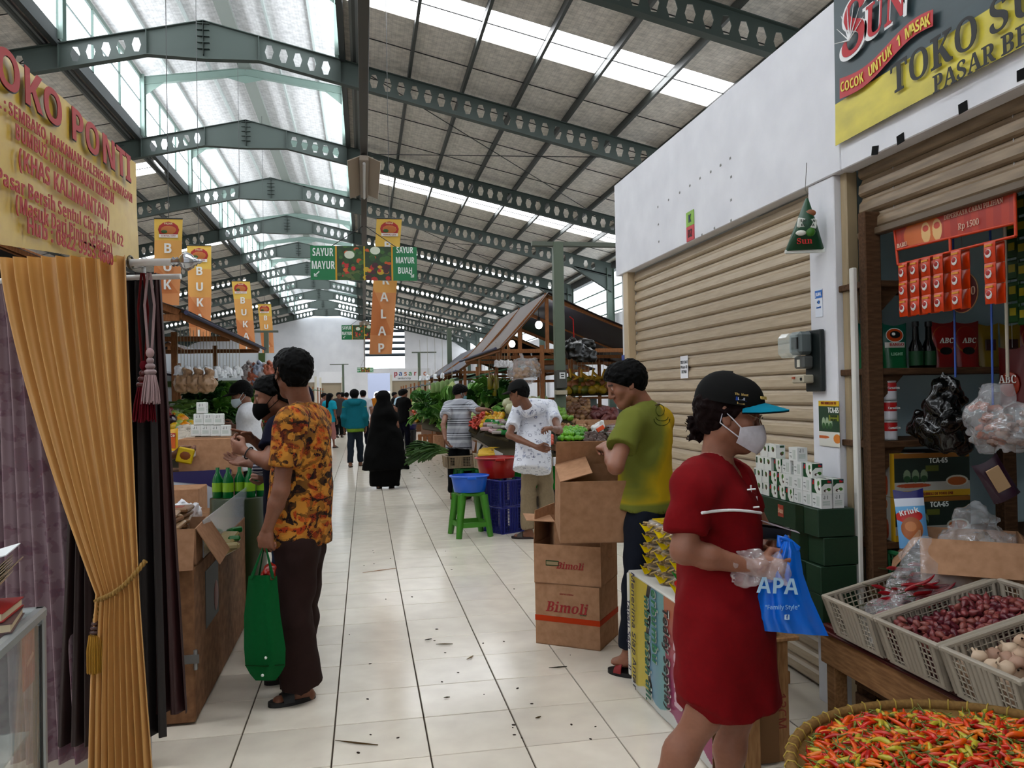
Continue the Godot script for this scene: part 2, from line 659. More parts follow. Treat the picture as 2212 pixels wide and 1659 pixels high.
func roof() -> void:
	var green:=V(0.55)
	var foil:=M("foil",Color(0.93,0.915,0.90),0.6)
	foil.albedo_texture=ImageTexture.create_from_image(foil_image())
	foil.uv1_triplanar=true
	foil.uv1_world_triplanar=true
	foil.uv1_scale=Vector3(0.8,0.8,0.8)
	var silver: StandardMaterial3D=foil.duplicate()
	silver.resource_name="foil_clean"
	silver.albedo_color=Color(0.78,0.79,0.81)
	var sky:=M("roof_light",Color(0.95,0.96,0.97),0.5)
	sky.emission_enabled=true
	sky.emission=Color(0.975,0.985,1.0)
	sky.emission_energy_multiplier=GLOW*0.6
	var ceil:=Node3D.new()
	ceil.name="ceiling"
	ceil.set_meta("kind","structure")
	add_child(ceil)
	var ends:=[-14.6]
	for d in STRIPS:
		ends.append(d - 0.6)
		ends.append(d+0.6)
	ends.append(74.4)
	for s in [-1.0,1.0]:
		var xa: float=RIDGE.x+s*2.75
		var xb: float=RIDGE.x+s*12.8
		for k in range(0,ends.size(),2):
			var g:=geo()
			slope_box(g,xa,roof_h(xa)+0.03,xb,roof_h(xb)+0.03,0.06,ends[k+1] - ends[k],-(ends[k]+ends[k+1])/2)
			struct("roof_sheet",g,foil,ceil)
		# purlins
		for k in 9:
			var x: float=RIDGE.x+s*(3.05+1.15*k)
			struct("purlin",geo(Color(0.20,0.21,0.205)).box(P(x,roof_h(x) - 0.08,29.9),Vector3(0.06,0.15,88.6)),green,ceil)
	# translucent strips in the roof
	var n:=2
	for d in STRIPS:
		for s in [-1.0,1.0]:
			var xa: float=RIDGE.x+s*2.75
			var xb: float=RIDGE.x+s*12.8
			var g:=geo()
			slope_box(g,xa,roof_h(xa)+0.03,xb,roof_h(xb)+0.03,0.02,1.2,-d)
			struct("window_%d" % n,g,sky)
			n+=1
	# thin rods that hold the purlins apart
	for d in range(-12,74,2):
		for s in [-1.0,1.0]:
			if d>52 and d % 4!=0:
				continue
			var a: float=RIDGE.x+s*3.0
			var b: float=RIDGE.x+s*12.3
			struct("tie_rod",geo(Color(0.12,0.12,0.12)).tube([P(a,roof_h(a) - 0.05,d),P(b,roof_h(b) - 0.05,d)],0.012,5),green,ceil)
	# cross braces under the right-hand slope
	for d in [17.2,29.2,41.2]:
		for s in [-1.0,1.0]:
			for e in [0,1]:
				var a: float=RIDGE.x+s*(3.2+7.0*e)
				var b: float=RIDGE.x+s*(10.2 - 7.0*e)
				struct("brace",geo(Color(0.12,0.12,0.12)).tube([P(a,roof_h(a) - 0.25,d),P(b,roof_h(b) - 0.25,d+6)],0.012,5),green,ceil)
	# the raised monitor along the ridge
	var gl:=M("monitor_glass",Color(0.95,0.97,1.0),0.5)
	gl.emission_enabled=true
	gl.emission=Color(0.94,0.975,1.0)
	gl.emission_energy_multiplier=GLOW*0.45
	var base:=roof_h(RIDGE.x+2.75)
	var eave:=base+1.62
	var peak:=eave+0.5
	for s in [-1.0,1.0]:
		var x: float=RIDGE.x+s*2.75
		var xo: float=RIDGE.x+s*3.15
		var g:=geo()
		slope_box(g,RIDGE.x,peak+0.03,xo,eave+0.0,0.05,89,-29.9)
		struct("monitor_roof_sheet",g,silver,ceil)
		struct("curb",geo(Color(0.16,0.17,0.17)).box(P(x+s*0.05,base - 0.06,29.9),Vector3(0.12,0.3,89)),green,ceil)
		struct("curb_channel",geo(Color(0.42,0.43,0.43)).box(P(x+s*0.32,base - 0.16,29.9),Vector3(0.2,0.06,89)),green,ceil)
		struct("eave_rail",geo(Color(0.30,0.36,0.33)).box(P(x,eave - 0.08,29.9),Vector3(0.07,0.12,89)),green,ceil)
		struct("middle_rail",geo(Color(0.34,0.40,0.38)).box(P(x,base+0.85,29.9),Vector3(0.03,0.03,89)),green,ceil)
		for q in [0.95,2.0]:
			var px: float=RIDGE.x+s*q
			struct("purlin",geo(Color(0.55,0.58,0.57)).box(P(px,peak - q*0.16 - 0.06,29.9),Vector3(0.05,0.1,89)),green,ceil)
		var pane:=geo().box(Vector3.ZERO,Vector3(0.012,1.5,1.96)).mesh()
		var wn:=Node3D.new()
		wn.name="window_%d" % n
		wn.set_meta("kind","structure")
		add_child(wn)
		n+=1
		for k in 44:
			piece("pane",pane,gl,wn,Transform3D(Basis(),P(x+s*0.02,base+0.82,-13.6+2.0*k)))
		var bar:=geo(Color(0.36,0.44,0.41)).box(Vector3.ZERO,Vector3(0.05,1.5,0.05)).mesh()
		for k in 44:
			if k % 3!=0:
				piece("mullion",bar,green,wn,Transform3D(Basis(),P(x - s*0.01,base+0.82,-12.8+2.0*k)))
	struct("window_%d" % n,geo().prism(PackedVector2Array([Vector2(RIDGE.x - 2.7,base),Vector2(RIDGE.x+2.7,base),Vector2(RIDGE.x+2.7,eave),Vector2(RIDGE.x,peak - 0.05),Vector2(RIDGE.x - 2.7,eave)]),-73.9,-73.85),gl)
	n+=1
	struct("ridge_purlin",geo(Color(0.40,0.42,0.40)).box(P(RIDGE.x,peak - 0.16,29.9),Vector3(0.34,0.1,89)),green,ceil)
	# rafters, one mesh for each half, repeated at every bay
	var near_x:=RIDGE.x+0.0
	var rt:=castellated(RIDGE.x,RIDGE.x+12.5,[[RIDGE.x+1.3,range(5)],[RIDGE.x+3.45,range(27)],[RIDGE.x+11.5,range(2)]])
	var lf:=castellated(RIDGE.x - 12.5,RIDGE.x,[[RIDGE.x - 2.45,range(5)],[RIDGE.x - 10.95,range(27)]])
	for s in [-1.0,1.0]:
		var g: Geo=rt if s>0 else lf
		var a:=RIDGE.x
		var b: float=RIDGE.x+s*12.5
		slope_box(g,a,roof_h(a) - 0.165,b,roof_h(b) - 0.165,0.014,0.17)
		slope_box(g,a+s*1.1,roof_h(a+1.1) - 0.67,b,roof_h(b) - 0.67,0.014,0.17)
		# deeper plate at the ridge, with its own lower edge
		var low:=roof_h(a+1.1) - 0.67
		g.prism(PackedVector2Array([Vector2(a,roof_h(a) - 0.5),Vector2(a+s*1.1,low+0.0),Vector2(a,low - 0.03)]),-0.005,0.005)
		slope_box(g,a,low - 0.03,a+s*1.1,low,0.014,0.17)
		for q in [0.0,1.1,2.75]:
			g.box(P(a+s*q,roof_h(a+q) - 0.42 - (0.1 if q==0.0 else 0.0),0),Vector3(0.014,0.52+(0.2 if q==0.0 else 0.0),0.17))
		for k in 5:
			g.box(P(a+s*0.06,roof_h(a) - 0.22 - 0.13*k,0),Vector3(0.12,0.012,0.15))
		# haunch at the eave
		g.prism(PackedVector2Array([Vector2(b - s*1.5,roof_h(b - s*1.5) - 0.6),Vector2(b,roof_h(b) - 0.6),Vector2(b,roof_h(b) - 1.25),Vector2(b - s*0.1,roof_h(b) - 1.25)]),-0.008,0.008)
		slope_box(g,b - s*1.5,roof_h(b - s*1.5) - 0.68,b,roof_h(b) - 1.25,0.014,0.17)
	var mr:=rt.mesh()
	var ml:=lf.mesh()
	var col:=geo(Color(0.30,0.36,0.32)).box(Vector3(0,3.1,0),Vector3(0.26,6.2,0.012)).box(Vector3(-0.13,3.1,0),Vector3(0.014,6.2,0.2)).box(Vector3(0.13,3.1,0),Vector3(0.014,6.2,0.2)).mesh()
	var mp:=geo(Color(0.38,0.45,0.42)).box(Vector3(0,0.85,0),Vector3(0.012,1.7,0.2)).box(Vector3(0,0.85,0.1),Vector3(0.16,1.7,0.012)).box(Vector3(0,0.85,-0.1),Vector3(0.16,1.7,0.012)).mesh()
	var mg:=geo(Color(0.38,0.45,0.42))
	for s in [-1.0,1.0]:
		var x: float=RIDGE.x+s*2.7
		slope_box(mg,RIDGE.x,peak - 0.28,x,eave - 0.18,0.2,0.012)
		slope_box(mg,RIDGE.x,peak - 0.18,x,eave - 0.08,0.012,0.12)
		slope_box(mg,RIDGE.x,peak - 0.38,x,eave - 0.28,0.012,0.12)
		mg.prism(PackedVector2Array([Vector2(x,eave - 0.2),Vector2(x - s*0.6,eave - 0.16),Vector2(x,eave - 0.62)]),-0.006,0.006)
	mg.prism(PackedVector2Array([Vector2(RIDGE.x - 0.7,peak - 0.42),Vector2(RIDGE.x,peak - 0.3),Vector2(RIDGE.x+0.7,peak - 0.42),Vector2(RIDGE.x,peak - 0.6)]),-0.006,0.006)
	var mrm:=mg.mesh()
	for k in range(-3,12):
		var d:=11.2+BAY*k
		var o:=Node3D.new()
		o.name="roof_beam" if k==-3 else "roof_beam_%03d" % (k+3)
		o.set_meta("kind","structure")
		add_child(o)
		o.position=P(0,0,d)
		piece("rafter",mr,green,o,Transform3D())
		piece("rafter",ml,green,o,Transform3D())
		piece("monitor_rafter",mrm,green,o,Transform3D())
		for s in [-1.0,1.0]:
			piece("monitor_post",mp,green,o,Transform3D(Basis(),Vector3(RIDGE.x+s*2.72,base - 0.1,0)))
			piece("column",col,green,o,Transform3D(Basis(),Vector3(RIDGE.x+s*12.45,0,0)))
	# glass band above the right-hand wall
	var band:=Node3D.new()
	band.name="window_%d" % n
	band.set_meta("kind","structure")
	add_child(band)
	for k in 44:
		piece("pane",geo().box(Vector3.ZERO,Vector3(0.012,1.6,1.95)).mesh() if k==0 else band.get_child(0).mesh,gl,band,Transform3D(Basis(),P(9.75,5.4,-13.6+2.0*k)))
	for h in [4.6,5.1,5.6]:
		struct("glazing_bar",geo(Color(0.36,0.44,0.41)).box(P(9.68,h,30),Vector3(0.05,0.05,90)),green,band)
	struct("trim_1",geo(Color(0.3,0.31,0.31)).box(P(9.65,6.35,30),Vector3(0.3,0.35,92)),V())
	struct("trim_2",geo(Color(0.3,0.31,0.31)).box(P(-15.75,6.6,30),Vector3(0.3,0.5,92)),V())

# a distance field on a grid, built from tapered capsules and meshed as surface nets
class Field:
	var cell: float
	var lo: Vector3
	var nx: int
	var ny: int
	var nz: int
	var sd:=PackedFloat32Array()
	var rough:=0.0
	var rough_f:=9.0
	var planes:=[]
	var paints:=[]

	func _init(a: Vector3,b: Vector3,s: float) -> void:
		cell=s
		lo=a
		nx=int((b.x - a.x)/s)+2
		ny=int((b.y - a.y)/s)+2
		nz=int((b.z - a.z)/s)+2
		sd.resize(nx*ny*nz)
		sd.fill(9.0)

	# k: softness of the join; flat < 1 thins it along ax; ends: 1 cuts it square at a, 2 at b; dig carves away
	func cap(a: Vector3,b: Vector3,ra: float,rb: float,k:=0.02,ax:=Vector3.ZERO,flat:=1.0,ends:=0,dig:=false) -> void:
		var m:=maxf(ra,rb)+k+cell*2.0
		var p0:=(a.min(b) - Vector3(m,m,m) - lo)/cell
		var p1:=(a.max(b)+Vector3(m,m,m) - lo)/cell
		var x0:=clampi(int(p0.x),0,nx - 1)
		var x1:=clampi(int(p1.x)+1,0,nx - 1)
		var y0:=clampi(int(p0.y),0,ny - 1)
		var y1:=clampi(int(p1.y)+1,0,ny - 1)
		var z0:=clampi(int(p0.z),0,nz - 1)
		var z1:=clampi(int(p1.z)+1,0,nz - 1)
		var f:=ax.length_squared()>0.0
		var inv:=1.0/flat - 1.0
		var ab:=b - a
		if f:
			ab+=ax*ab.dot(ax)*inv
		var l2:=maxf(ab.length_squared(),1e-9)
		var dir:=(b - a).normalized()
		var dr:=rb - ra
		for z in range(z0,z1+1):
			for y in range(y0,y1+1):
				var row:=(z*ny+y)*nx
				for x in range(x0,x1+1):
					var p:=lo+Vector3(x,y,z)*cell
					var q:=p - a
					if f:
						q+=ax*q.dot(ax)*inv
					var t:=clampf(q.dot(ab)/l2,0.0,1.0)
					var d:=(q - ab*t).length() - ra - dr*t
					if ends & 1:
						d=maxf(d,(a - p).dot(dir))
					if ends & 2:
						d=maxf(d,(p - b).dot(dir))
					var o:=sd[row+x]
					if dig:
						d=-d
						var h:=maxf(k - absf(o - d),0.0)
						sd[row+x]=maxf(o,d)+h*h*0.25/k
					elif d<o+k:
						var h:=maxf(k - absf(o - d),0.0)
						sd[row+x]=minf(o,d) - h*h*0.25/k

	func cut(n: Vector3,p: Vector3) -> void:
		planes.append([n,n.dot(p)])

	func net(g: Geo) -> void:
		var ns:=FastNoiseLite.new()
		ns.seed=5
		ns.frequency=rough_f
		ns.fractal_octaves=2
		if rough>0.0 or planes:
			for i in sd.size():
				if sd[i]<0.06:
					var p:=lo+Vector3(i % nx,(i/nx) % ny,i/(nx*ny))*cell
					if rough>0.0:
						sd[i]+=rough*ns.get_noise_3dv(p)
					for q in planes:
						sd[i]=maxf(sd[i],p.dot(q[0]) - q[1])
		var id:=PackedInt32Array()
		id.resize(sd.size())
		id.fill(-1)
		var sy:=nx
		var sz:=nx*ny
		var off:=[0,1,sy,sy+1,sz,sz+1,sz+sy,sz+sy+1]
		var s0:=g.v.size()
		var cnt:=0
		for z in nz - 1:
			for y in ny - 1:
				var row:=z*sz+y*sy
				for x in nx - 1:
					var i:=row+x
					var a:=sd[i]
					# quick reject far from the surface
					if a>2.0*cell+0.02 or a<-2.0*cell - 0.02:
						continue
					var e0:=a
					var e1:=sd[i+1]
					var e2:=sd[i+sy]
					var e3:=sd[i+sy+1]
					var e4:=sd[i+sz]
					var e5:=sd[i+sz+1]
					var e6:=sd[i+sz+sy]
					var e7:=sd[i+sz+sy+1]
					var mn:=minf(minf(minf(e0,e1),minf(e2,e3)),minf(minf(e4,e5),minf(e6,e7)))
					var mx:=maxf(maxf(maxf(e0,e1),maxf(e2,e3)),maxf(maxf(e4,e5),maxf(e6,e7)))
					if mn>=0.0 or mx<0.0:
						continue
					var w:=Vector3()
					var c:=0
					if (e0<0.0)!=(e1<0.0):
						w+=Vector3(e0/(e0 - e1),0,0)
						c+=1
					if (e2<0.0)!=(e3<0.0):
						w+=Vector3(e2/(e2 - e3),1,0)
						c+=1
					if (e4<0.0)!=(e5<0.0):
						w+=Vector3(e4/(e4 - e5),0,1)
						c+=1
					if (e6<0.0)!=(e7<0.0):
						w+=Vector3(e6/(e6 - e7),1,1)
						c+=1
					if (e0<0.0)!=(e2<0.0):
						w+=Vector3(0,e0/(e0 - e2),0)
						c+=1
					if (e1<0.0)!=(e3<0.0):
						w+=Vector3(1,e1/(e1 - e3),0)
						c+=1
					if (e4<0.0)!=(e6<0.0):
						w+=Vector3(0,e4/(e4 - e6),1)
						c+=1
					if (e5<0.0)!=(e7<0.0):
						w+=Vector3(1,e5/(e5 - e7),1)
						c+=1
					if (e0<0.0)!=(e4<0.0):
						w+=Vector3(0,0,e0/(e0 - e4))
						c+=1
					if (e1<0.0)!=(e5<0.0):
						w+=Vector3(1,0,e1/(e1 - e5))
						c+=1
					if (e2<0.0)!=(e6<0.0):
						w+=Vector3(0,1,e2/(e2 - e6))
						c+=1
					if (e3<0.0)!=(e7<0.0):
						w+=Vector3(1,1,e3/(e3 - e7))
						c+=1
					w /= c
					id[i]=s0+cnt
					cnt+=1
					var p:=lo+(Vector3(x,y,z)+w)*cell
					var n:=Vector3(e1+e3+e5+e7 - e0 - e2 - e4 - e6,e2+e3+e6+e7 - e0 - e1 - e4 - e5,e4+e5+e6+e7 - e0 - e1 - e2 - e3)
					var k:=g.col
					for q in paints:
						var f: float=1.0 - (p - q[0]).length()/q[1]
						if f>0.0:
							k=k.lerp(q[2],minf(1.0,f*2.0))
					g.v.append(p)
					g.n.append(n.normalized())
					g.c.append(k)
					g.t.append(Vector2(p.x,p.y))
		for z in range(1,nz - 1):
			for y in range(1,ny - 1):
				var row:=z*sz+y*sy
				for x in range(1,nx - 1):
					var i:=row+x
					if id[i]<0 and id[i - 1]<0 and id[i - sy]<0 and id[i - sz]<0:
						continue
					var a:=sd[i]<0.0
					if a!=(sd[i+1]<0.0):
						_face(g,id,i,i - sy,i - sy - sz,i - sz,a)
					if a!=(sd[i+sy]<0.0):
						_face(g,id,i,i - sz,i - sz - 1,i - 1,a)
					if a!=(sd[i+sz]<0.0):
						_face(g,id,i,i - 1,i - 1 - sy,i - sy,a)

	func _face(g: Geo,id: PackedInt32Array,a: int,b: int,c: int,d: int,flip: bool) -> void:
		var p:=id[a]
		var q:=id[b]
		var r:=id[c]
		var s:=id[d]
		if p<0 or q<0 or r<0 or s<0:
			return
		if flip:
			g.ix.append_array([p,r,q,p,s,r])
		else:
			g.ix.append_array([p,q,r,p,r,s])

func head_basis(f: Vector3,tilt:=0.0) -> Basis:
	var z:=f.normalized()
	var x:=Vector3.UP.cross(z).normalized()
	return Basis(x,z.cross(x),z)*Basis(Vector3(0,0,1),tilt)

# the head; o is its middle (between the ears), b turns +z to where the face looks
func head_field(o: Vector3,b: Basis,s: float,cell: float,neck: Vector3) -> Field:
	var q:=Vector3(0.15,0.17,0.15)*s
	var f:=Field.new((o - q).min(neck - Vector3(0.07,0.02,0.07)),o+q,cell)
	var c:=func(a: Vector3,d: Vector3,ra: float,rb: float,k: float) -> void: f.cap(o+b*a*s,o+b*d*s,ra*s,rb*s,k*s)
	c.call(Vector3(0,0.032,-0.03),Vector3(0,0.034,0.018),0.079,0.074,0.02)
	c.call(Vector3(0,-0.03,0.028),Vector3(0,-0.082,0.052),0.058,0.03,0.03)
	for x in [-1.0,1.0]:
		c.call(Vector3(0.044*x,-0.05,0.0),Vector3(0.012*x,-0.09,0.06),0.026,0.022,0.03)
		c.call(Vector3(0.036*x,-0.022,0.058),Vector3(0.03*x,-0.04,0.062),0.026,0.02,0.02)
		c.call(Vector3(0.014*x,0.03,0.085),Vector3(0.042*x,0.03,0.07),0.012,0.011,0.015)
	f.cap(neck,o+b*Vector3(0,-0.03,-0.02)*s,0.055*s,0.052*s,0.03)
	for x in [-1.0,1.0]:
		f.cap(o+b*Vector3(0.031*x,0.008,0.098)*s,o+b*Vector3(0.036*x,0.008,0.096)*s,0.014*s,0.014*s,0.012,Vector3.ZERO,1.0,0,true)
	c.call(Vector3(0,0.02,0.088),Vector3(0,-0.03,0.108),0.009,0.0125,0.012)
	for x in [-1.0,1.0]:
		c.call(Vector3(0.012*x,-0.034,0.094),Vector3(0.006*x,-0.034,0.1),0.009,0.008,0.006)
		c.call(Vector3(0.02*x,-0.057,0.08),Vector3(0,-0.054,0.09),0.007,0.0085,0.008)
		c.call(Vector3(0.016*x,-0.066,0.08),Vector3(0,-0.067,0.087),0.007,0.009,0.008)
		c.call(Vector3(0.031*x,0.008,0.079),Vector3(0.033*x,0.008,0.078),0.0125,0.0125,0.004)
		# ear: a rim round a hollow
		f.cap(o+b*Vector3(0.076*x,0.022,-0.012)*s,o+b*Vector3(0.078*x,-0.02,-0.004)*s,0.021*s,0.014*s,0.008,(b*Vector3(1,0,0.35*x)).normalized(),0.42)
		f.cap(o+b*Vector3(0.088*x,0.016,-0.006)*s,o+b*Vector3(0.088*x,-0.006,-0.002)*s,0.009*s,0.006*s,0.006,Vector3.ZERO,1.0,0,true)
	c.call(Vector3(0,-0.094,0.066),Vector3(0,-0.094,0.068),0.019,0.018,0.02)
	return f

# one hand; b: y runs along the fingers, x to the thumb, z out of the palm
func hand_field(w: Vector3,b: Basis,s: float,curl: Array,cell: float,elbow: Vector3,thumb:=0.6) -> Field:
	var q:=Vector3(0.11,0.11,0.11)*s
	var m:=w+b*Vector3(0,0.08,0.02)*s
	var f:=Field.new(m - q,m+q,cell)
	f.cap(w+(elbow - w).normalized()*0.07,w,0.028*s,0.024*s,0.01)
	var zx:=b.z
	f.cap(w,w+b*Vector3(0.008,0.05,0)*s,0.026*s,0.034*s,0.015,zx,0.55)
	for i in 4:
		var x:=0.028 - 0.0185*i
		f.cap(w+b*Vector3(x*0.7,0.03,0)*s,w+b*Vector3(x,0.084 - 0.004*absf(i - 1.2),0)*s,0.013*s,0.0115*s,0.012)
		var p:=w+b*Vector3(x,0.088 - 0.004*absf(i - 1.2),0)*s
		var a:=0.0
		var ln: float=[0.072,0.080,0.074,0.057][i]
		for j in 3:
			a+=curl[mini(i,curl.size() - 1)]*[0.9,1.15,0.8][j]
			var e: Vector3=p+b*Vector3((x*0.06),cos(a),sin(a))*ln*[0.46,0.31,0.25][j]*s
			f.cap(p,e,(0.0098 - 0.0009*j)*s,(0.0089 - 0.0009*j)*s,0.003)
			p=e
		f.paints.append([p+b*Vector3(0,0.0,-0.007),0.009*s,Color(0.75,0.5,0.42).srgb_to_linear()])
	var t0:=w+b*Vector3(0.022,0.025,0.008)*s
	var t1:=t0+b*Vector3(0.03,0.028,0.022*thumb+0.004)*s
	var t2:=t1+b*Vector3(0.012 - 0.02*thumb,0.03,0.014*thumb)*s
	var t3:=t2+b*Vector3(0.002 - 0.016*thumb,0.022,0.01*thumb)*s
	f.cap(t0,t1,0.015*s,0.012*s,0.012)
	f.cap(t1,t2,0.012*s,0.0105*s,0.004)
	f.cap(t2,t3,0.0105*s,0.0085*s,0.003)
	return f

# o: skin, size, cell; J: joints in the world, each limb as [shoulder, elbow, wrist] or [hip, knee, ankle, toe]
func body_mesh(J: Dictionary,o: Dictionary) -> Geo:
	var s: float=o.get("size",1.0)
	var fat: float=o.get("fat",1.0)
	var cell: float=o.get("cell",0.014)
	var F: Vector3=J.face
	var g:=geo(o.skin)
	var pts:=[]
	for k in J:
		if J[k] is Array:
			pts.append_array(J[k])
	pts.append(J.neck)
	var lo: Vector3=pts[0]
	var hi: Vector3=pts[0]
	for p in pts:
		lo=lo.min(p)
		hi=hi.max(p)
	var mg:=Vector3(0.16,0.1,0.16)
	var f:=Field.new(lo - mg,hi+mg,cell)
	var chest: Vector3=(J.arm_r[0]+J.arm_l[0])/2 - Vector3(0,0.09,0)*s
	var pel: Vector3=(J.leg_r[0]+J.leg_l[0])/2+Vector3(0,0.04,0)*s
	f.cap(pel,chest,0.118*s*fat,0.128*s*fat,0.05,F,0.7)
	var leg: float=o.get("leg",0.84)
	f.cap(J.leg_r[0].lerp(J.leg_l[0],0.2),J.leg_r[0].lerp(J.leg_l[0],0.8),0.085*s*fat*leg,0.085*s*fat*leg,0.05,F,0.9)
	f.cap(J.arm_r[0].lerp(chest,0.3),J.arm_l[0].lerp(chest,0.3),0.075*s*fat,0.075*s*fat,0.05,F,0.8)
	f.cap(J.arm_r[0],J.neck,0.048*s,0.05*s,0.04)
	f.cap(J.arm_l[0],J.neck,0.048*s,0.05*s,0.04)
	f.cap(J.neck,J.head+J.hb*Vector3(0,-0.05,-0.02)*s,0.054*s,0.048*s,0.02)
	for k in ["arm_r","arm_l"]:
		var a: Array=J[k]
		f.cap(a[0],a[1],0.046*s*fat,0.037*s*fat,0.03)
		f.cap(a[1],a[1].lerp(a[2],0.35),0.037*s*fat,0.036*s*fat,0.02)
		f.cap(a[1].lerp(a[2],0.35),a[2],0.036*s*fat,0.025*s,0.02)
	for k in ["leg_r","leg_l"]:
		var a: Array=J[k]
		if a.size()<3:
			continue
		var hp: Vector3=a[0].lerp((J.leg_r[0]+J.leg_l[0])/2,0.25)
		f.cap(hp,a[1],0.082*s*fat*leg,0.056*s*leg,0.03)
		f.cap(a[1],a[1].lerp(a[2],0.35) - F*0.012,0.052*s*leg,0.054*s*leg,0.03)
		f.cap(a[1].lerp(a[2],0.35) - F*0.012,a[2],0.052*s*leg,0.034*s,0.03)
		if a.size()>3:
			var heel: Vector3=a[2] - Vector3(0,0.05,0)*s+(a[2] - a[3]).slide(Vector3.UP).normalized()*0.035*s
			f.cap(heel,a[3],0.032*s,0.022*s,0.03)
			f.cap(a[2],a[3].lerp(heel,0.4),0.036*s,0.026*s,0.03)
			var side: Vector3=(a[3] - heel).normalized().cross(Vector3.UP)
			f.cap(a[3]+side*0.022*s,a[3] - side*0.022*s,0.017*s,0.017*s,0.02,Vector3.UP,0.8)
	f.net(g)
	var hc: float=o.get("head_cell",0.0055)
	var h:=head_field(J.head,J.hb,s*o.get("head_size",1.0),hc,J.neck)
	var hs: float=s*o.get("head_size",1.0)
	var lip: Color=Color(o.skin).lerp(Color(0.55,0.22,0.2),0.5).srgb_to_linear()
	h.paints.append([J.head+J.hb*Vector3(0,-0.061,0.094)*hs,0.02*hs,lip])
	for x in [-1.0,1.0]:
		h.paints.append([J.head+J.hb*Vector3(0.031*x,0.008,0.091)*hs,0.0125*hs,Color(0.82,0.78,0.74).srgb_to_linear()])
		h.paints.append([J.head+J.hb*Vector3(0.031*x,0.006,0.0935)*hs,0.0075*hs,Color(0.05,0.03,0.02).srgb_to_linear()])
		for w in 3:
			h.paints.append([J.head+J.hb*Vector3((0.019+0.013*w)*x,0.031 - 0.001*w,0.094 - 0.006*w)*hs,0.0095*hs,Color(0.06,0.04,0.03).srgb_to_linear()])
	h.net(g)
	for k in ["r","l"]:
		if J.has("hand_"+k):
			var hd: Dictionary=J["hand_"+k]
			var w:=hand_field(J["arm_"+k][2],hd.b,s*0.97,hd.curl,o.get("hand_cell",0.0045),J["arm_"+k][1],hd.get("thumb",0.6))
			w.net(g)
	return g

# y along d (wrist to fingers), z (palm) near to n; thumb: +1 when the thumb lies on the side y x z points away from
func hand_basis(d: Vector3,n: Vector3,left: bool) -> Basis:
	var y:=d.normalized()
	var z:=(n - y*n.dot(y)).normalized()
	var x:=y.cross(z)
	return Basis(-x if left else x,y,z)

# a top: torso with sleeves. sleeve is the share of the whole arm that is covered (0.28 short, 1 long)
func shirt_mesh(J: Dictionary,o: Dictionary) -> Geo:
	var s: float=o.get("size",1.0)
	var fat: float=o.get("fat",1.0)
	var ease: float=o.get("ease",0.022)
	var F: Vector3=J.face
	var hem: Vector3=o.hem
	var chest: Vector3=(J.arm_r[0]+J.arm_l[0])/2 - Vector3(0,0.09,0)*s
	var lo: Vector3=hem.min(J.neck)
	var hi: Vector3=hem.max(J.neck)
	for k in ["arm_r","arm_l"]:
		for p in J[k]:
			lo=lo.min(p)
			hi=hi.max(p)
	var mg:=Vector3(0.24,0.12,0.24)
	var f:=Field.new(lo - mg,hi+mg,o.get("cell",0.012))
	var wide: float=o.get("wide",1.0)
	f.cap(chest,hem,0.134*s*fat+ease,(0.158*s*fat+ease)*wide,0.05,F,o.get("flat",0.72),2)
	if o.has("skirt"):
		for k in ["leg_r","leg_l"]:
			f.cap(J[k][0],J[k][0].lerp(J[k][1],o.skirt),0.105*s*fat,0.09*s*fat,0.09,Vector3.ZERO,1.0,2)
	f.cap(J.arm_r[0].lerp(chest,0.3),J.arm_l[0].lerp(chest,0.3),0.08*s*fat+ease*0.7,0.08*s*fat+ease*0.7,0.05,F,0.8)
	f.cap(J.arm_r[0],J.neck - Vector3(0,0.012,0),0.05*s+ease*0.6,0.052*s+0.012,0.04)
	f.cap(J.arm_l[0],J.neck - Vector3(0,0.012,0),0.05*s+ease*0.6,0.052*s+0.012,0.04)
	var sl: float=o.get("sleeve",0.3)
	var am: float=o.get("arm",1.0)
	for k in ["arm_r","arm_l"]:
		var a: Array=J[k]
		var l0: float=(a[1] - a[0]).length()
		var l1: float=(a[2] - a[1]).length()
		var want:=sl*(l0+l1)
		if want<=l0:
			f.cap(a[0],a[0].lerp(a[1],want/l0),(0.052*s*fat+ease*0.6)*am,(0.05*s*fat+ease*o.get("cuff",1.1))*am,0.03,Vector3.ZERO,1.0,2)
		else:
			f.cap(a[0],a[1],0.05*s*fat+ease*0.6,0.042*s*fat+ease*0.6,0.03)
			f.cap(a[1],a[1].lerp(a[2],(want - l0)/l1),0.042*s*fat+ease*0.6,0.03*s+ease*0.5,0.03,Vector3.ZERO,1.0,2)
	if o.has("scoop"):
		f.cap(J.neck+F*0.05+Vector3(0,0.03,0),J.neck+F*0.10 - Vector3(0,0.03,0),o.scoop,o.scoop*0.9,0.008,Vector3.ZERO,1.0,0,true)
	f.rough=o.get("rough",0.012)
	f.rough_f=o.get("rough_f",5.0)
	var g:=geo(o.get("ink",Color.WHITE))
	f.net(g)
	return g

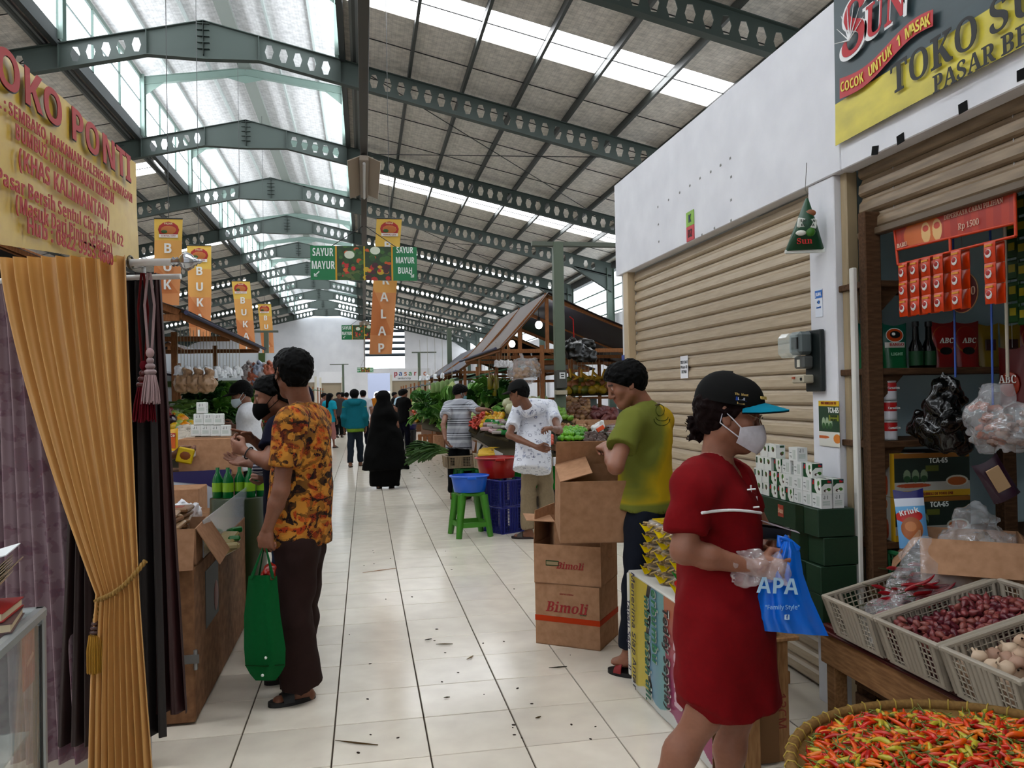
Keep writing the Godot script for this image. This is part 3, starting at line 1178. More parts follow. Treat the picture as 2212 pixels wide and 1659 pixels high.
func trouser_mesh(J: Dictionary,o: Dictionary) -> Geo:
	var s: float=o.get("size",1.0)
	var fat: float=o.get("fat",1.0)
	var ease: float=o.get("ease",0.02)
	var F: Vector3=J.face
	var lo: Vector3=J.leg_r[0]
	var hi:=lo
	for k in ["leg_r","leg_l"]:
		for p in J[k]:
			lo=lo.min(p)
			hi=hi.max(p)
	var mg:=Vector3(0.18,0.16,0.18)
	var f:=Field.new(lo - mg,hi+mg,o.get("cell",0.013))
	f.cap(J.leg_r[0].lerp(J.leg_l[0],0.22),J.leg_r[0].lerp(J.leg_l[0],0.78),0.09*s*fat,0.09*s*fat,0.05,F,0.9)
	f.cap((J.leg_r[0]+J.leg_l[0])/2,(J.leg_r[0]+J.leg_l[0])/2+Vector3(0,0.1,0),0.12*s*fat,0.118*s*fat,0.05,F,0.74,2)
	var hem: float=o.get("hem",0.94)
	for k in ["leg_r","leg_l"]:
		var a: Array=J[k]
		f.cap(a[0].lerp((J.leg_r[0]+J.leg_l[0])/2,0.28),a[1],0.078*s*fat+ease,0.054*s+ease,0.03)
		f.cap(a[1],a[1].lerp(a[2],hem),0.058*s+ease,o.get("cuff",0.048)*s+ease,0.03,Vector3.ZERO,1.0,2)
	f.rough=o.get("rough",0.012)
	f.rough_f=6.0
	var g:=geo(o.get("ink",Color.WHITE))
	f.net(g)
	return g

# hair that follows the skull; keep: list of [normal, point] in head axes that bound it
func hair_mesh(J: Dictionary,k: Color,s: float,thick:=0.011,cuts:=[],cell:=0.006) -> Geo:
	var o: Vector3=J.head
	var b: Basis=J.hb
	var q:=Vector3(0.14,0.16,0.14)*s
	var f:=Field.new(o - q,o+q,cell)
	f.cap(o+b*Vector3(0,0.034,-0.034)*s,o+b*Vector3(0,0.042,0.018)*s,(0.079+thick)*s,(0.074+thick)*s,0.02)
	f.cap(o+b*Vector3(0,-0.02,-0.045)*s,o+b*Vector3(0,-0.06,-0.036)*s,(0.05+thick*0.7)*s,(0.042+thick*0.2)*s,0.03)
	for x in [-1.0,1.0]:
		f.cap(o+b*Vector3(0.066*x,0.03,0.01)*s,o+b*Vector3(0.068*x,-0.008,0.018)*s,0.016*s,0.008*s,0.01)
	for c in cuts if cuts else [[Vector3(0,-0.80,0.6),Vector3(0,0.068,0.092)],[Vector3(0,-1,0),Vector3(0,-0.075,0)]]:
		f.cut(b*(c[0] as Vector3).normalized(),o+b*c[1]*s)
	f.rough=0.009
	f.rough_f=34.0
	var g:=geo(k)
	f.net(g)
	return g

# face mask that covers nose, cheeks and chin
func mask_mesh(J: Dictionary,k: Color,s: float) -> Geo:
	var o: Vector3=J.head
	var b: Basis=J.hb
	var g:=geo(k)
	g.xf=Transform3D(b.scaled(Vector3(s,s,s)),o)
	g.xf=Transform3D(b*Basis.from_scale(Vector3(s,s,s)),o)
	var net:=PackedVector3Array()
	for j in 9:
		var v:=j/8.0
		for i in 13:
			var a:=lerpf(-1.25,1.25,i/12.0)
			var side:=absf(a)/1.25
			var y:=lerpf(-0.112+0.035*side,-0.014 - 0.014*side*side,v)
			var r:=0.098 - 0.030*v*(1.0 - v)*0.0
			var ridge:=0.030*exp(-a*a*6.0)*(0.35+0.65*sin(PI*clampf(v*0.75+0.2,0.0,1.0)))
			r=0.084+ridge - 0.018*pow(1.0 - v,3.0)
			net.append(Vector3(sin(a)*minf(r,0.086),y,cos(a)*r*1.02+0.012))
	g.slab(net,13,9,0.003)
	for x in [-1.0,1.0]:
		g.tube([Vector3(0.08*x,-0.03,0.045),Vector3(0.086*x,-0.0,0.01),Vector3(0.082*x,0.022,-0.02),Vector3(0.084*x,-0.02,-0.025),Vector3(0.08*x,-0.06,0.04)],0.0022,5)
	return g

func person(called: String,label: String,J: Dictionary,o: Dictionary) -> Node3D:
	var foot: Vector3=o.foot
	var p:=thing("person",label,"person",foot)
	var m:=mottled("skin"+called,Color(0.92,0.92,0.92),Color(1,1,1),0.52,Vector3(7,7,7),0.03,8)
	m.vertex_color_use_as_albedo=true
	m.subsurf_scatter_enabled=true
	m.subsurf_scatter_strength=0.06
	wear("body",body_mesh(J,o),m,p)
	return p

# depth at which a mesh, still in world coordinates, meets the line of sight through (x, y)
func depth_of(g: Geo,x: float,y: float) -> float:
	var inv:=Transform3D(lens,EYE).affine_inverse()
	var best:=1e9
	var dep:=3.0
	for i in range(0,g.v.size()):
		var q:=inv*g.v[i]
		var d:=Vector2(1106 - q.x/q.z*FOC - x,829.5+q.y/q.z*FOC - y).length()
		var s:=d+(-q.z)*60.0
		if s<best:
			best=s
			dep=-q.z
	return dep

# a mesh given in world coordinates, hung on its thing
func wear(called: String,g: Geo,m: Material,p: Node3D,label:="") -> MeshInstance3D:
	var inv:=p.transform.affine_inverse()
	for i in g.v.size():
		g.v[i]=inv*g.v[i]
		g.n[i]=inv.basis*g.n[i]
	return part(called,g,m,p,label)

func sandal(p: Node3D,ankle: Vector3,toe: Vector3,k: Color,strap: Color,s:=1.0) -> void:
	var d:=(toe - ankle).slide(Vector3.UP).normalized()
	var side:=d.cross(Vector3.UP)
	var heel:=Vector3(ankle.x,0,ankle.z) - d*0.065*s
	var tip:=Vector3(toe.x,0,toe.z)+d*0.045*s
	var ln:=(tip - heel).length()
	var out:=PackedVector2Array()
	for i in 20:
		var a:=TAU*i/20.0
		var w:=0.044+0.006*cos(a)
		out.append(Vector2(sin(a)*w*s,ln/2+cos(a)*ln/2))
	var g:=geo(k)
	g.prism(out,0.0,0.022,Transform3D(Basis(side,d,Vector3.UP),heel))
	g.ink(strap)
	var net:=PackedVector3Array()
	for j in 4:
		for i in 9:
			var a:=PI*i/8.0
			var z:=ln*(0.5+0.22*j/3.0)
			net.append(heel+d*z+side*cos(a)*0.047*s+Vector3.UP*(0.016+sin(a)*(0.058 - 0.01*j)*s))
	g.slab(net,9,4,-0.004)
	wear("sandal",g,V(0.6),p)

func batik() -> Image:
	var n:=512
	var im:=Image.create(n,n,false,Image.FORMAT_RGB8)
	var a:=FastNoiseLite.new()
	a.seed=11
	a.noise_type=FastNoiseLite.TYPE_CELLULAR
	a.cellular_return_type=FastNoiseLite.RETURN_DISTANCE2_SUB
	a.frequency=0.011
	a.fractal_type=FastNoiseLite.FRACTAL_NONE
	a.domain_warp_enabled=true
	a.domain_warp_amplitude=55.0
	a.domain_warp_frequency=0.014
	var b:=FastNoiseLite.new()
	b.seed=21
	b.frequency=0.012
	b.fractal_octaves=2
	var f:=FastNoiseLite.new()
	f.seed=31
	f.noise_type=FastNoiseLite.TYPE_CELLULAR
	f.cellular_return_type=FastNoiseLite.RETURN_DISTANCE2_SUB
	f.frequency=0.045
	f.domain_warp_enabled=true
	f.domain_warp_amplitude=18.0
	f.domain_warp_frequency=0.04
	var base:=Color(0.74,0.50,0.19)
	var dark:=Color(0.12,0.085,0.08)
	var red:=Color(0.66,0.22,0.10)
	var org:=Color(0.72,0.36,0.10)
	var grn:=Color(0.36,0.40,0.12)
	for y in n:
		for x in n:
			var v:=a.get_noise_2d(x,y)
			var w:=b.get_noise_2d(x,y)
			var q:=f.get_noise_2d(x,y)
			var k:=base
			if w>0.2:
				k=red if w>0.32 else org
				if q<-0.86:
					k=dark
				elif q>-0.32 and w>0.27:
					k=grn if w>0.38 else base
			elif w<-0.28:
				k=dark if q<-0.55 else org.lerp(dark,0.5)
			if v<-0.885:
				k=dark
			im.set_pixel(x,y,k)
	return im

func stroke(im: Image,x: float,y: float,a: float,ln: float,w: int,k: Color) -> void:
	var n:=im.get_width()
	for i in int(ln):
		var px:=int(x+cos(a)*i)
		var py:=int(y+sin(a)*i)
		for dx in w:
			for dy in w:
				im.set_pixel(posmod(px+dx,n),posmod(py+dy,n),k)

func doodles() -> Image:
	var n:=512
	var im:=Image.create(n,n,false,Image.FORMAT_RGB8)
	im.fill(Color(0.86,0.87,0.90))
	var r:=RandomNumberGenerator.new()
	r.seed=3
	for i in 150:
		var k:=Color(0.10,0.14,0.34) if r.randf()<0.6 else Color(0.35,0.42,0.60)
		var x:=r.randf()*n
		var y:=r.randf()*n
		var s:=r.randf_range(7,20)
		match r.randi() % 4:
			0:
				for j in 40:
					stroke(im,x+cos(TAU*j/40)*s*0.6,y+sin(TAU*j/40)*s*0.5,0,3,3,k)
			1:
				for j in 4:
					stroke(im,x,y+j*4,r.randf_range(-0.3,0.3),s*1.5,3,k)
			2:
				var a:=r.randf()*TAU
				stroke(im,x,y,a,s,4,k)
				stroke(im,x,y,a+2.1,s*0.8,4,k)
				stroke(im,x,y,a - 2.1,s*0.8,3,k)
			3:
				im.fill_rect(Rect2i(int(x),int(y),int(s*0.7),int(s*0.4)),k)
	return im

func stripes(rows: Array,w:=64) -> Image:
	var im:=Image.create(8,w,false,Image.FORMAT_RGB8)
	for y in w:
		for x in 8:
			var k: Color=rows[0][1]
			for q in rows:
				if y>=q[0]*w:
					k=q[1]
			im.set_pixel(x,y,k)
	return im

func cloth(key: String,im: Image,per_metre: float,rough:=0.85) -> StandardMaterial3D:
	var m:=pictured(key,im,rough)
	m.uv1_triplanar=true
	m.uv1_scale=Vector3.ONE*per_metre
	return m

func plain_cloth(key: String,k: Color,rough:=0.88) -> StandardMaterial3D:
	return mottled(key,k.darkened(0.10),k,rough,Vector3(5,5,5),0.03,14)

# joints given as [x, y, depth] of the photograph
func J3(a: Array) -> Array:
	var r:=[]
	for q in a:
		r.append(at(q[0],q[1],q[2]))
	return r

func cap_on(p: Node3D,J: Dictionary,s: float,dome: Color,brim: Color,under: Color) -> Geo:
	var g:=geo(dome)
	g.xf=Transform3D(J.hb*Basis.from_scale(Vector3(s,s,s)),J.head)
	var net:=PackedVector3Array()
	for j in 9:
		var v:=j/8.0
		for i in 24:
			var a:=TAU*i/24.0
			var r:=cos(v*PI/2)
			net.append(Vector3(sin(a)*0.095*pow(r,0.75),0.044+sin(v*PI/2)*0.098 - 0.006*cos(a),cos(a)*0.112*pow(r,0.75) - 0.004))
	g.slab(net,24,9,0.003,Vector2(1,1),true)
	g.ball(Vector3(0,0.14,-0.004),Vector3(0.008,0.006,0.008),8,5)
	var hat:=wear("cap",g,V(0.85),p)
	for e in 2:
		var b:=geo(brim if e==0 else under)
		b.xf=g.xf
		net=PackedVector3Array()
		for j in 6:
			var v:=j/5.0
			for i in 15:
				var u:=lerpf(-1,1,i/14.0)
				var ang:=u*1.2
				var ln:=0.078*pow(maxf(0.0,1.0 - u*u),0.55)
				net.append(Vector3(0.096*sin(ang)*(1.0+0.06*v),0.060 - 0.012*v - 0.026*u*u - 0.004*e,0.108*cos(ang)+ln*v))
		b.slab(net,15,6,0.004 if e==0 else 0.003)
		wear("brim" if e==0 else "brim_lining",b,V(0.8),p)
	return g

func glove_film() -> StandardMaterial3D:
	return film("clear_plastic",Color(0.97,0.97,0.98),0.16,0.1)

func crowd_near() -> void:
	var skin:=Color(0.50,0.315,0.225)
	# the man in the batik shirt
	var J:={"head": at(632,806,3.9),"neck": at(655,892,3.92),"face": Vector3(-0.9,0,-0.42).normalized(),"hb": head_basis(Vector3(-0.47,-0.02,-0.88)),
		"arm_l": J3([[626,912,3.72],[607,1060,3.66],[578,1142,3.66]]),"arm_r": J3([[682,906,4.08],[690,1040,4.15],[668,1130,4.1]]),
		"leg_l": J3([[640,1180,3.8],[632,1340,3.82],[652,1482,3.9],[600,1514,3.84]]),"leg_r": J3([[656,1180,4.02],[650,1330,4.1],[628,1450,4.2],[590,1470,4.14]])}
	J["hand_l"]={"b": hand_basis(Vector3(-0.1,-1,0.05),Vector3(0.4,0,-1),true),"curl": [1.1,1.1,1.15,1.2],"thumb": 0.8}
	J["hand_r"]={"b": hand_basis(Vector3(-0.3,-1,0),Vector3(-0.4,0,1),false),"curl": [0.5]}
	var foot:=Vector3(J.leg_l[2].x,0,J.leg_l[2].z)
	var o:={"foot": foot,"skin": skin,"size": 1.02,"cell": 0.014}
	var p:=person("batik","man in orange batik shirt and dark brown trousers holding a green bag",J,o)
	var bm:=cloth("batik",batik(),1.75,0.8)
	wear("shirt",shirt_mesh(J,{"size": 1.02,"hem": at(645,1172,3.92),"sleeve": 0.42,"ease": 0.024,"wide": 1.04,"flat": 0.8,"cell": 0.012}),bm,p)
	var cg:=geo()
	var cn: Vector3=J.neck+Vector3(0,0.005,0)
	var net:=PackedVector3Array()
	for j in 4:
		for i in 20:
			var a:=TAU*i/20.0
			var r:=0.067+0.012*sin(PI*j/3.0)+0.006*(3 - j)/3.0
			net.append(cn+Vector3(cos(a)*r,-0.02+0.018*j+0.008*cos(a - 0.5),sin(a)*r))
	cg.slab(net,20,4,0.004,Vector2(1,1),true)
	wear("collar",cg,bm,p)
	wear("trousers",trouser_mesh(J,{"size": 1.02,"ease": 0.03,"cuff": 0.075,"hem": 0.95}),plain_cloth("brown_cloth",Color(0.165,0.105,0.095)),p)
	wear("hair",hair_mesh(J,Color(0.02,0.018,0.02),1.02,0.009,[[Vector3(0,-0.62,0.78),Vector3(0,0.06,0.075)],[Vector3(0,-1,0.1),Vector3(0,-0.062,0)]]),V(0.75),p)
	wear("face_mask",mask_mesh(J,Color(0.035,0.035,0.04),1.02),V(0.85),p)
	sandal(p,J.leg_l[2],J.leg_l[3],Color(0.06,0.05,0.05),Color(0.10,0.09,0.085),1.05)
	sandal(p,J.leg_r[2],J.leg_r[3],Color(0.05,0.045,0.045),Color(0.05,0.05,0.05),1.05)

	# the woman in the red dress
	J={"head": at(1574,900,2.55),"neck": at(1545,1010,2.56),"face": Vector3(0.95,0,0.3).normalized(),"hb": head_basis(Vector3(0.88,-0.14,0.42)),
		"arm_r": J3([[1497,1052,2.40],[1476,1190,2.36],[1628,1226,2.38]]),"arm_l": J3([[1590,1044,2.72],[1650,1160,2.78],[1672,1192,2.62]]),
		"leg_r": J3([[1545,1330,2.46],[1520,1545,2.44],[1402,1775,2.46],[1490,1845,2.44]]),"leg_l": J3([[1575,1330,2.64],[1592,1540,2.64],[1570,1770,2.62],[1660,1830,2.6]])}
	J["hand_r"]={"b": hand_basis(at(1690,1232,2.36) - at(1628,1226,2.38),Vector3(0.2,0.25,-1),false),"curl": [0.75,0.85,0.9,0.95],"thumb": 0.9}
	J["hand_l"]={"b": hand_basis(at(1695,1160,2.52) - at(1672,1192,2.62),Vector3(-0.3,0.3,1),true),"curl": [0.7,0.8,0.85,0.9],"thumb": 0.8}
	foot=Vector3(J.leg_l[2].x,0,J.leg_l[2].z)
	o={"foot": foot,"skin": Color(0.56,0.365,0.27),"size": 0.93,"cell": 0.012,"fat": 1.08,"head_cell": 0.0045,"hand_cell": 0.004,"head_size": 1.0,"leg": 1.0}
	p=person("red","woman in red T-shirt dress, dark cap with teal brim and white mask, holding blue bag",J,o)
	var dress:=plain_cloth("red_cloth",Color(0.46,0.035,0.06))
	var dg:=shirt_mesh(J,{"size": 0.93,"fat": 1.1,"hem": at(1572,1512,2.55),"sleeve": 0.34,"ease": 0.02,"cuff": 0.9,"arm": 0.86,"wide": 1.05,"flat": 0.84,"cell": 0.012,"rough": 0.018,"skirt": 0.85,"scoop": 0.062})
	# white line across the chest and the white print above it
	var g:=geo(Color(0.92,0.92,0.92))
	var pts:=[]
	for i in 12:
		var x:=lerpf(1516,1644,i/11.0)
		var y:=1108 - 6.0*sin(PI*i/11.0)
		pts.append(at(x,y,depth_of(dg,x,y) - 0.003))
	g.tube(pts,0.0045,6)
	for q in [[1622,1048,1622,1078],[1614,1058,1632,1056],[1634,1072,1635,1096],[1627,1096,1640,1095]]:
		var d:=depth_of(dg,q[0],q[1]) - 0.004
		g.tube([at(q[0],q[1],d),at(q[2],q[3],d)],0.003,5)
	wear("print",g,V(0.8),p)
	wear("dress",dg,dress,p)
	wear("hair",hair_mesh(J,Color(0.06,0.045,0.04),0.93,0.012,[[Vector3(0,-0.55,0.83),Vector3(0,0.05,0.055)],[Vector3(0,-1,0),Vector3(0,-0.07,0)]]),V(0.75),p)
	g=geo(Color(0.06,0.045,0.04))
	var hf:=Field.new(at(1515,930,2.6) - Vector3(0.12,0.12,0.12),at(1515,930,2.6)+Vector3(0.12,0.12,0.12),0.006)
	hf.cap(at(1535,912,2.57),at(1512,925,2.6),0.024,0.034,0.02)
	hf.cap(at(1512,925,2.6),at(1500,942,2.6),0.034,0.012,0.02)
	hf.cap(at(1512,928,2.6),at(1528,946,2.6),0.022,0.008,0.02)
	hf.rough=0.03
	hf.rough_f=30.0
	hf.net(g)
	for i in 14:
		var a:=at(1505+rng.randf_range(-8,16),925+rng.randf_range(-14,14),2.59)
		g.tube([a,a+Vector3(-0.015,0.012,0)*rng.randf_range(0.5,1.6),a+Vector3(-0.035+0.02*rng.randf(),rng.randf_range(-0.03,0.03),0)],0.0011,4)
	wear("ponytail",g,V(0.7),p)
	var cs:=0.97
	cap_on(p,J,cs,Color(0.055,0.057,0.075),Color(0.04,0.46,0.56),Color(0.03,0.03,0.04))
	# lettering on the cap's front and side
	var hb: Basis=J.hb
	for q in [["CALIFORNIA",0.0095,Color(0.80,0.68,0.36),-0.28,0.075,1.0],["The Most",0.007,Color(0.75,0.62,0.34),-1.25,0.078,1.0],["LIKE",0.008,Color(0.85,0.88,0.95),-1.25,0.064,1.0],["Hotel",0.007,Color(0.75,0.62,0.34),-1.25,0.05,1.0]]:
		var a: float=q[3]
		var nrm:=Vector3(sin(a),0.25,cos(a)).normalized()
		var tx:=Vector3(cos(a),0,-sin(a))
		var ty:=nrm.cross(tx)
		var rr:=pow(sqrt(1.0 - pow((q[4] - 0.044)/0.098,2.0)),0.75)+0.012
		var pos:=Vector3(sin(a)*0.095*rr,q[4],cos(a)*0.112*rr - 0.004)
		words(q[0],q[1],q[2],p,p.transform.affine_inverse()*(J.head+hb*pos*cs),hb*Basis(tx,ty,nrm))
		if q[0]=="LIKE":
			var lab:=geo(Color(0.12,0.25,0.55)).box(J.head+hb*(pos+nrm*-0.0015)*cs,Vector3(0.034,0.0115,0.003),hb*Basis(tx,ty,nrm))
			wear("badge",lab,V(0.7),p)
	wear("face_mask",mask_mesh(J,Color(0.86,0.85,0.87),0.96),plain_cloth("mask_cloth",Color(0.86,0.85,0.88)),p)
	g=geo(Color(0.75,0.72,0.66))
	g.xf=Transform3D(hb*Basis.from_scale(Vector3(0.93,0.93,0.93)),J.head)
	for x in [-1.0,1.0]:
		var ring:=[]
		for i in 17:
			var a:=TAU*i/16.0
			ring.append(Vector3(0.033*x+cos(a)*0.024,0.004+sin(a)*0.016,0.108 - 0.008*absf(cos(a))))
		g.tube(ring,0.0011,5)
		g.tube([Vector3(0.057*x,0.008,0.102),Vector3(0.078*x,0.02,0.05),Vector3(0.083*x,0.024,-0.01),Vector3(0.082*x,0.0,-0.028)],0.0013,5)
	g.tube([Vector3(-0.009,0.008,0.11),Vector3(0,0.012,0.112),Vector3(0.009,0.008,0.11)],0.0012,5)
	wear("glasses",g,V(0.25,0.8),p)
	# thin clear glove on the right hand
	var w: Vector3=J.arm_r[2]
	var fd:=Field.new(w - Vector3(0.16,0.12,0.12),w+Vector3(0.2,0.12,0.12),0.006)
	var dir: Vector3=J.hand_r.b.y
	fd.cap(w - dir*0.05,w+dir*0.02,0.048,0.036,0.02,Vector3.ZERO,1.0,1)
	fd.cap(w+dir*0.02,w+dir*0.065,0.040,0.042,0.02,J.hand_r.b.z,0.85)
	fd.rough=0.03
	fd.rough_f=16.0
	g=geo()
	fd.net(g)
	wear("clear_glove",g,film("glove",Color(0.95,0.9,0.9),0.22,0.12),p)

	# the man in the green and yellow T-shirt
	J={"head": at(1353,830,4.2),"neck": at(1398,888,4.22),"face": Vector3(-0.72,0,-0.7).normalized(),"hb": head_basis(Vector3(-0.9,-0.38,-0.1)),
		"arm_l": J3([[1362,912,4.04],[1330,1008,3.9],[1312,968,4.08]]),"arm_r": J3([[1428,905,4.42],[1420,1015,4.6],[1350,1010,4.62]]),
		"leg_l": J3([[1385,1120,4.12],[1372,1270,4.1],[1362,1405,4.15],[1330,1428,4.2]]),"leg_r": J3([[1412,1115,4.35],[1420,1260,4.4],[1425,1390,4.45],[1395,1410,4.5]])}
	J["hand_l"]={"b": hand_basis(at(1296,960,4.18) - at(1312,968,4.08),Vector3(0.3,-0.7,-0.7),true),"curl": [0.75,0.8,0.85,0.9],"thumb": 0.7}
	J["hand_r"]={"b": hand_basis(Vector3(-1,0,0),Vector3(0,-0.5,1),false),"curl": [0.7]}
	foot=Vector3(J.leg_l[2].x,0,J.leg_l[2].z)
	o={"foot": foot,"skin": Color(0.56,0.36,0.275),"size": 0.98,"fat": 1.06}
	p=person("yellow","man in green and yellow T-shirt facing left with bowed head, opening a carton",J,o)
	var ti:=Image.create(256,256,false,Image.FORMAT_RGB8)
	var tn:=FastNoiseLite.new()
	tn.frequency=0.01
	for y in 256:
		for x in 256:
			var k:=clampf((x - 84.0+(y - 128)*0.35+22*tn.get_noise_2d(x,y))/40.0,0.0,1.0)
			if y>222:
				k=minf(k,clampf((232.0 - y)/10.0,0.0,1.0))
			ti.set_pixel(x,y,Color(0.40,0.42,0.17).lerp(Color(0.70,0.58,0.09),k))
	var tm:=pictured("tie_dye",ti,0.88)
	tm.texture_repeat=false
	g=shirt_mesh(J,{"size": 0.98,"fat": 1.06,"hem": at(1392,1098,4.24),"sleeve": 0.34,"ease": 0.022,"wide": 1.0,"flat": 0.78})
	# the dye runs across the shirt itself: from the wearer's left side to his right
	var ax: Vector3=(J.arm_r[0] - J.arm_l[0]).slide(Vector3.UP).normalized()
	g.uv_planar(ax,Vector3.DOWN,J.neck - ax*0.33+Vector3(0,0.06,0),Vector2(0.62,0.6))
	var lg:=geo(Color(0.24,0.27,0.10))
	var lp:=[[],[],[]]
	for i in 17:
		var an:=TAU*i/16.0
		lp[0].append([1426+9*cos(an),886+12*sin(an)])
		lp[1].append([1430+17*cos(an*0.5),905+14*sin(an*0.5)])
		lp[2].append([1430+13*cos(an*0.5),901+8*sin(an*0.5)])
	for q in lp:
		lg.tube(q.map(func(e): return at(e[0],e[1],depth_of(g,e[0],e[1]) - 0.002)),0.002,4)
	wear("shirt",g,tm,p)
	wear("print",lg,V(0.85),p)
	wear("trousers",trouser_mesh(J,{"size": 0.98,"fat": 1.06,"ease": 0.014}),plain_cloth("jeans_dark",Color(0.085,0.10,0.14)),p)
	wear("hair",hair_mesh(J,Color(0.02,0.018,0.02),0.98,0.015,[[Vector3(0,-0.75,0.66),Vector3(0,0.055,0.09)],[Vector3(0,-1,0.1),Vector3(0,-0.06,0)]]),V(0.75),p)
	g=geo(Color(0.25,0.16,0.1))
	var ring:=[]
	for i in 17:
		var a:=TAU*i/16.0
		ring.append(J.neck+Vector3(cos(a)*0.066,0.028+0.01*cos(a),sin(a)*0.066))
	g.tube(ring,0.003,5)
	wear("necklace",g,V(0.6),p)
	sandal(p,J.leg_l[2],J.leg_l[3],Color(0.03,0.03,0.03),Color(0.5,0.05,0.07))
	sandal(p,J.leg_r[2],J.leg_r[3],Color(0.03,0.03,0.03),Color(0.5,0.05,0.07))

	# two customers half hidden behind the man in batik
	J={"head": at(590,858,4.45),"neck": at(614,925,4.5),"face": Vector3(-0.95,0,-0.2).normalized(),"hb": head_basis(Vector3(-0.93,-0.2,0.12)),
		"arm_l": J3([[602,925,4.32],[580,1000,4.22],[530,975,4.25]]),"arm_r": J3([[622,918,4.7],[590,985,4.75],[546,950,4.55]]),
		"leg_l": J3([[622,1150,4.4],[615,1300,4.4],[620,1410,4.45],[585,1435,4.4]]),"leg_r": J3([[630,1145,4.6],[625,1290,4.6],[630,1400,4.65],[595,1420,4.6]])}
	J["hand_l"]={"b": hand_basis(at(508,966,4.28) - at(530,975,4.25),Vector3(0,0.3,-1),true),"curl": [0.35,0.5,0.6,0.7]}
	J["hand_r"]={"b": hand_basis(at(520,942,4.5) - at(546,950,4.55),Vector3(0,-0.5,1),false),"curl": [0.05,0.5,0.7,0.8]}
	o={"foot": Vector3(J.leg_l[2].x,0,J.leg_l[2].z),"skin": Color(0.55,0.36,0.27),"size": 0.98}
	p=person("navy","man in navy T-shirt and black mask, bare forearms reaching left",J,o)
	wear("shirt",shirt_mesh(J,{"size": 0.98,"hem": at(624,1150,4.55),"sleeve": 0.36,"ease": 0.024}),plain_cloth("navy_cloth",Color(0.055,0.065,0.14)),p)
	wear("trousers",trouser_mesh(J,{"size": 0.98}),plain_cloth("denim",Color(0.16,0.22,0.33)),p)
	wear("hair",hair_mesh(J,Color(0.045,0.035,0.035),0.98,0.014),V(0.75),p)
	wear("face_mask",mask_mesh(J,Color(0.03,0.03,0.035),0.98),V(0.85),p)
	ring=[]
	for i in 13:
		var a:=TAU*i/12.0
		ring.append(J.arm_l[2].lerp(J.arm_l[1],0.15)+along(J.arm_l[2] - J.arm_l[1])*Vector3(cos(a)*0.034,0,sin(a)*0.034))
	wear("wristband",geo(Color(0.03,0.03,0.03)).tube(ring,0.004,6),V(0.5),p)

	J={"head": at(632,876,4.9),"neck": at(640,935,4.92),"face": Vector3(-0.98,0,0.1).normalized(),"hb": head_basis(Vector3(-0.95,-0.3,0.1)),
		"arm_l": J3([[632,945,4.75],[602,1020,4.55],[540,1002,4.5]]),"arm_r": J3([[650,940,5.1],[622,1035,5.0],[582,1030,4.72]]),
		"leg_l": J3([[650,1125,4.8],[648,1250,4.8],[650,1360,4.85],[620,1380,4.8]]),"leg_r": J3([[655,1125,5.0],[652,1250,5.0],[654,1355,5.05],[625,1370,5.0]])}
	J["hand_l"]={"b": hand_basis(at(498,990,4.5) - at(540,1002,4.5),Vector3(0,0.8,0.5),true),"curl": [0.12,0.2,0.25,0.3],"thumb": 0.2}
	J["hand_r"]={"b": hand_basis(at(555,1024,4.66) - at(582,1030,4.72),Vector3(0,-0.3,-1),false),"curl": [0.9,1.0,1.0,1.0],"thumb": 0.8}
	o={"foot": Vector3(J.leg_l[2].x,0,J.leg_l[2].z),"skin": Color(0.64,0.45,0.37),"size": 0.93}
	p=person("hijab","woman in blue and white striped blouse and navy headscarf, hands stretched out over the counter",J,o)
	wear("blouse",shirt_mesh(J,{"size": 0.93,"hem": at(655,1190,4.9),"sleeve": 0.95,"ease": 0.03,"wide": 1.1}),cloth("blue_stripes",stripes([[0.0,Color(0.80,0.82,0.86)],[0.5,Color(0.13,0.16,0.28)]],16),55.0),p)
	wear("trousers",trouser_mesh(J,{"size": 0.93}),plain_cloth("navy_cloth",Color.WHITE),p)
	var hj:=Field.new(J.head - Vector3(0.3,0.6,0.3),J.head+Vector3(0.3,0.2,0.3),0.014)
	hj.cap(J.head+Vector3(0.015,0.03,0),J.neck,0.115,0.09,0.04)
	hj.cap(J.neck,J.neck+Vector3(0.0,-0.42,0.05),0.13,0.24,0.06,J.face,0.75,2)
	hj.cut(Vector3(-1,0.0,0),J.head+Vector3(-0.045,0,0))
	hj.rough=0.02
	hj.rough_f=5.0
	g=geo()
	hj.net(g)
	wear("headscarf",g,plain_cloth("navy_cloth",Color.WHITE),p)

# joints of a standing figure: base on the floor, full height, way it faces, way it looks
func stand(base: Vector3,h: float,f: Vector3,look: Vector3,stoop:=0.0,step:=0.0) -> Dictionary:
	f=f.normalized()
	var r:=f.cross(Vector3.UP)
	var s:=h/1.65
	var sh:=base+Vector3.UP*1.36*s+f*stoop
	var hip:=base+Vector3.UP*0.84*s
	var J:={"face": f,"hb": head_basis(look),"neck": sh+Vector3.UP*0.05*s,"head": sh+Vector3.UP*0.185*s+f*(0.03+stoop*0.5)}
	for k in ["r","l"]:
		var q:=1.0 if k=="r" else -1.0
		var a:=sh+r*0.17*s*q
		J["arm_"+k]=[a,a+Vector3(0,-0.28,0)*s+r*0.05*q - f*0.03,a+Vector3(0,-0.52,0)*s+r*0.06*q+f*0.05]
		J["hand_"+k]={"b": hand_basis(Vector3.DOWN+f*0.15,-r*q,k=="l"),"curl": [0.35,0.4,0.45,0.5],"thumb": 0.5}
		var l:=hip+r*0.09*s*q
		var an:=base+r*0.10*s*q+Vector3.UP*0.075*s+f*step*q
		J["leg_"+k]=[l,(l+an)/2+f*0.02,an,an+f*0.15*s - Vector3.UP*0.055*s]
	J["hem"]=hip - Vector3.UP*0.06*s+f*stoop*0.2
	return J

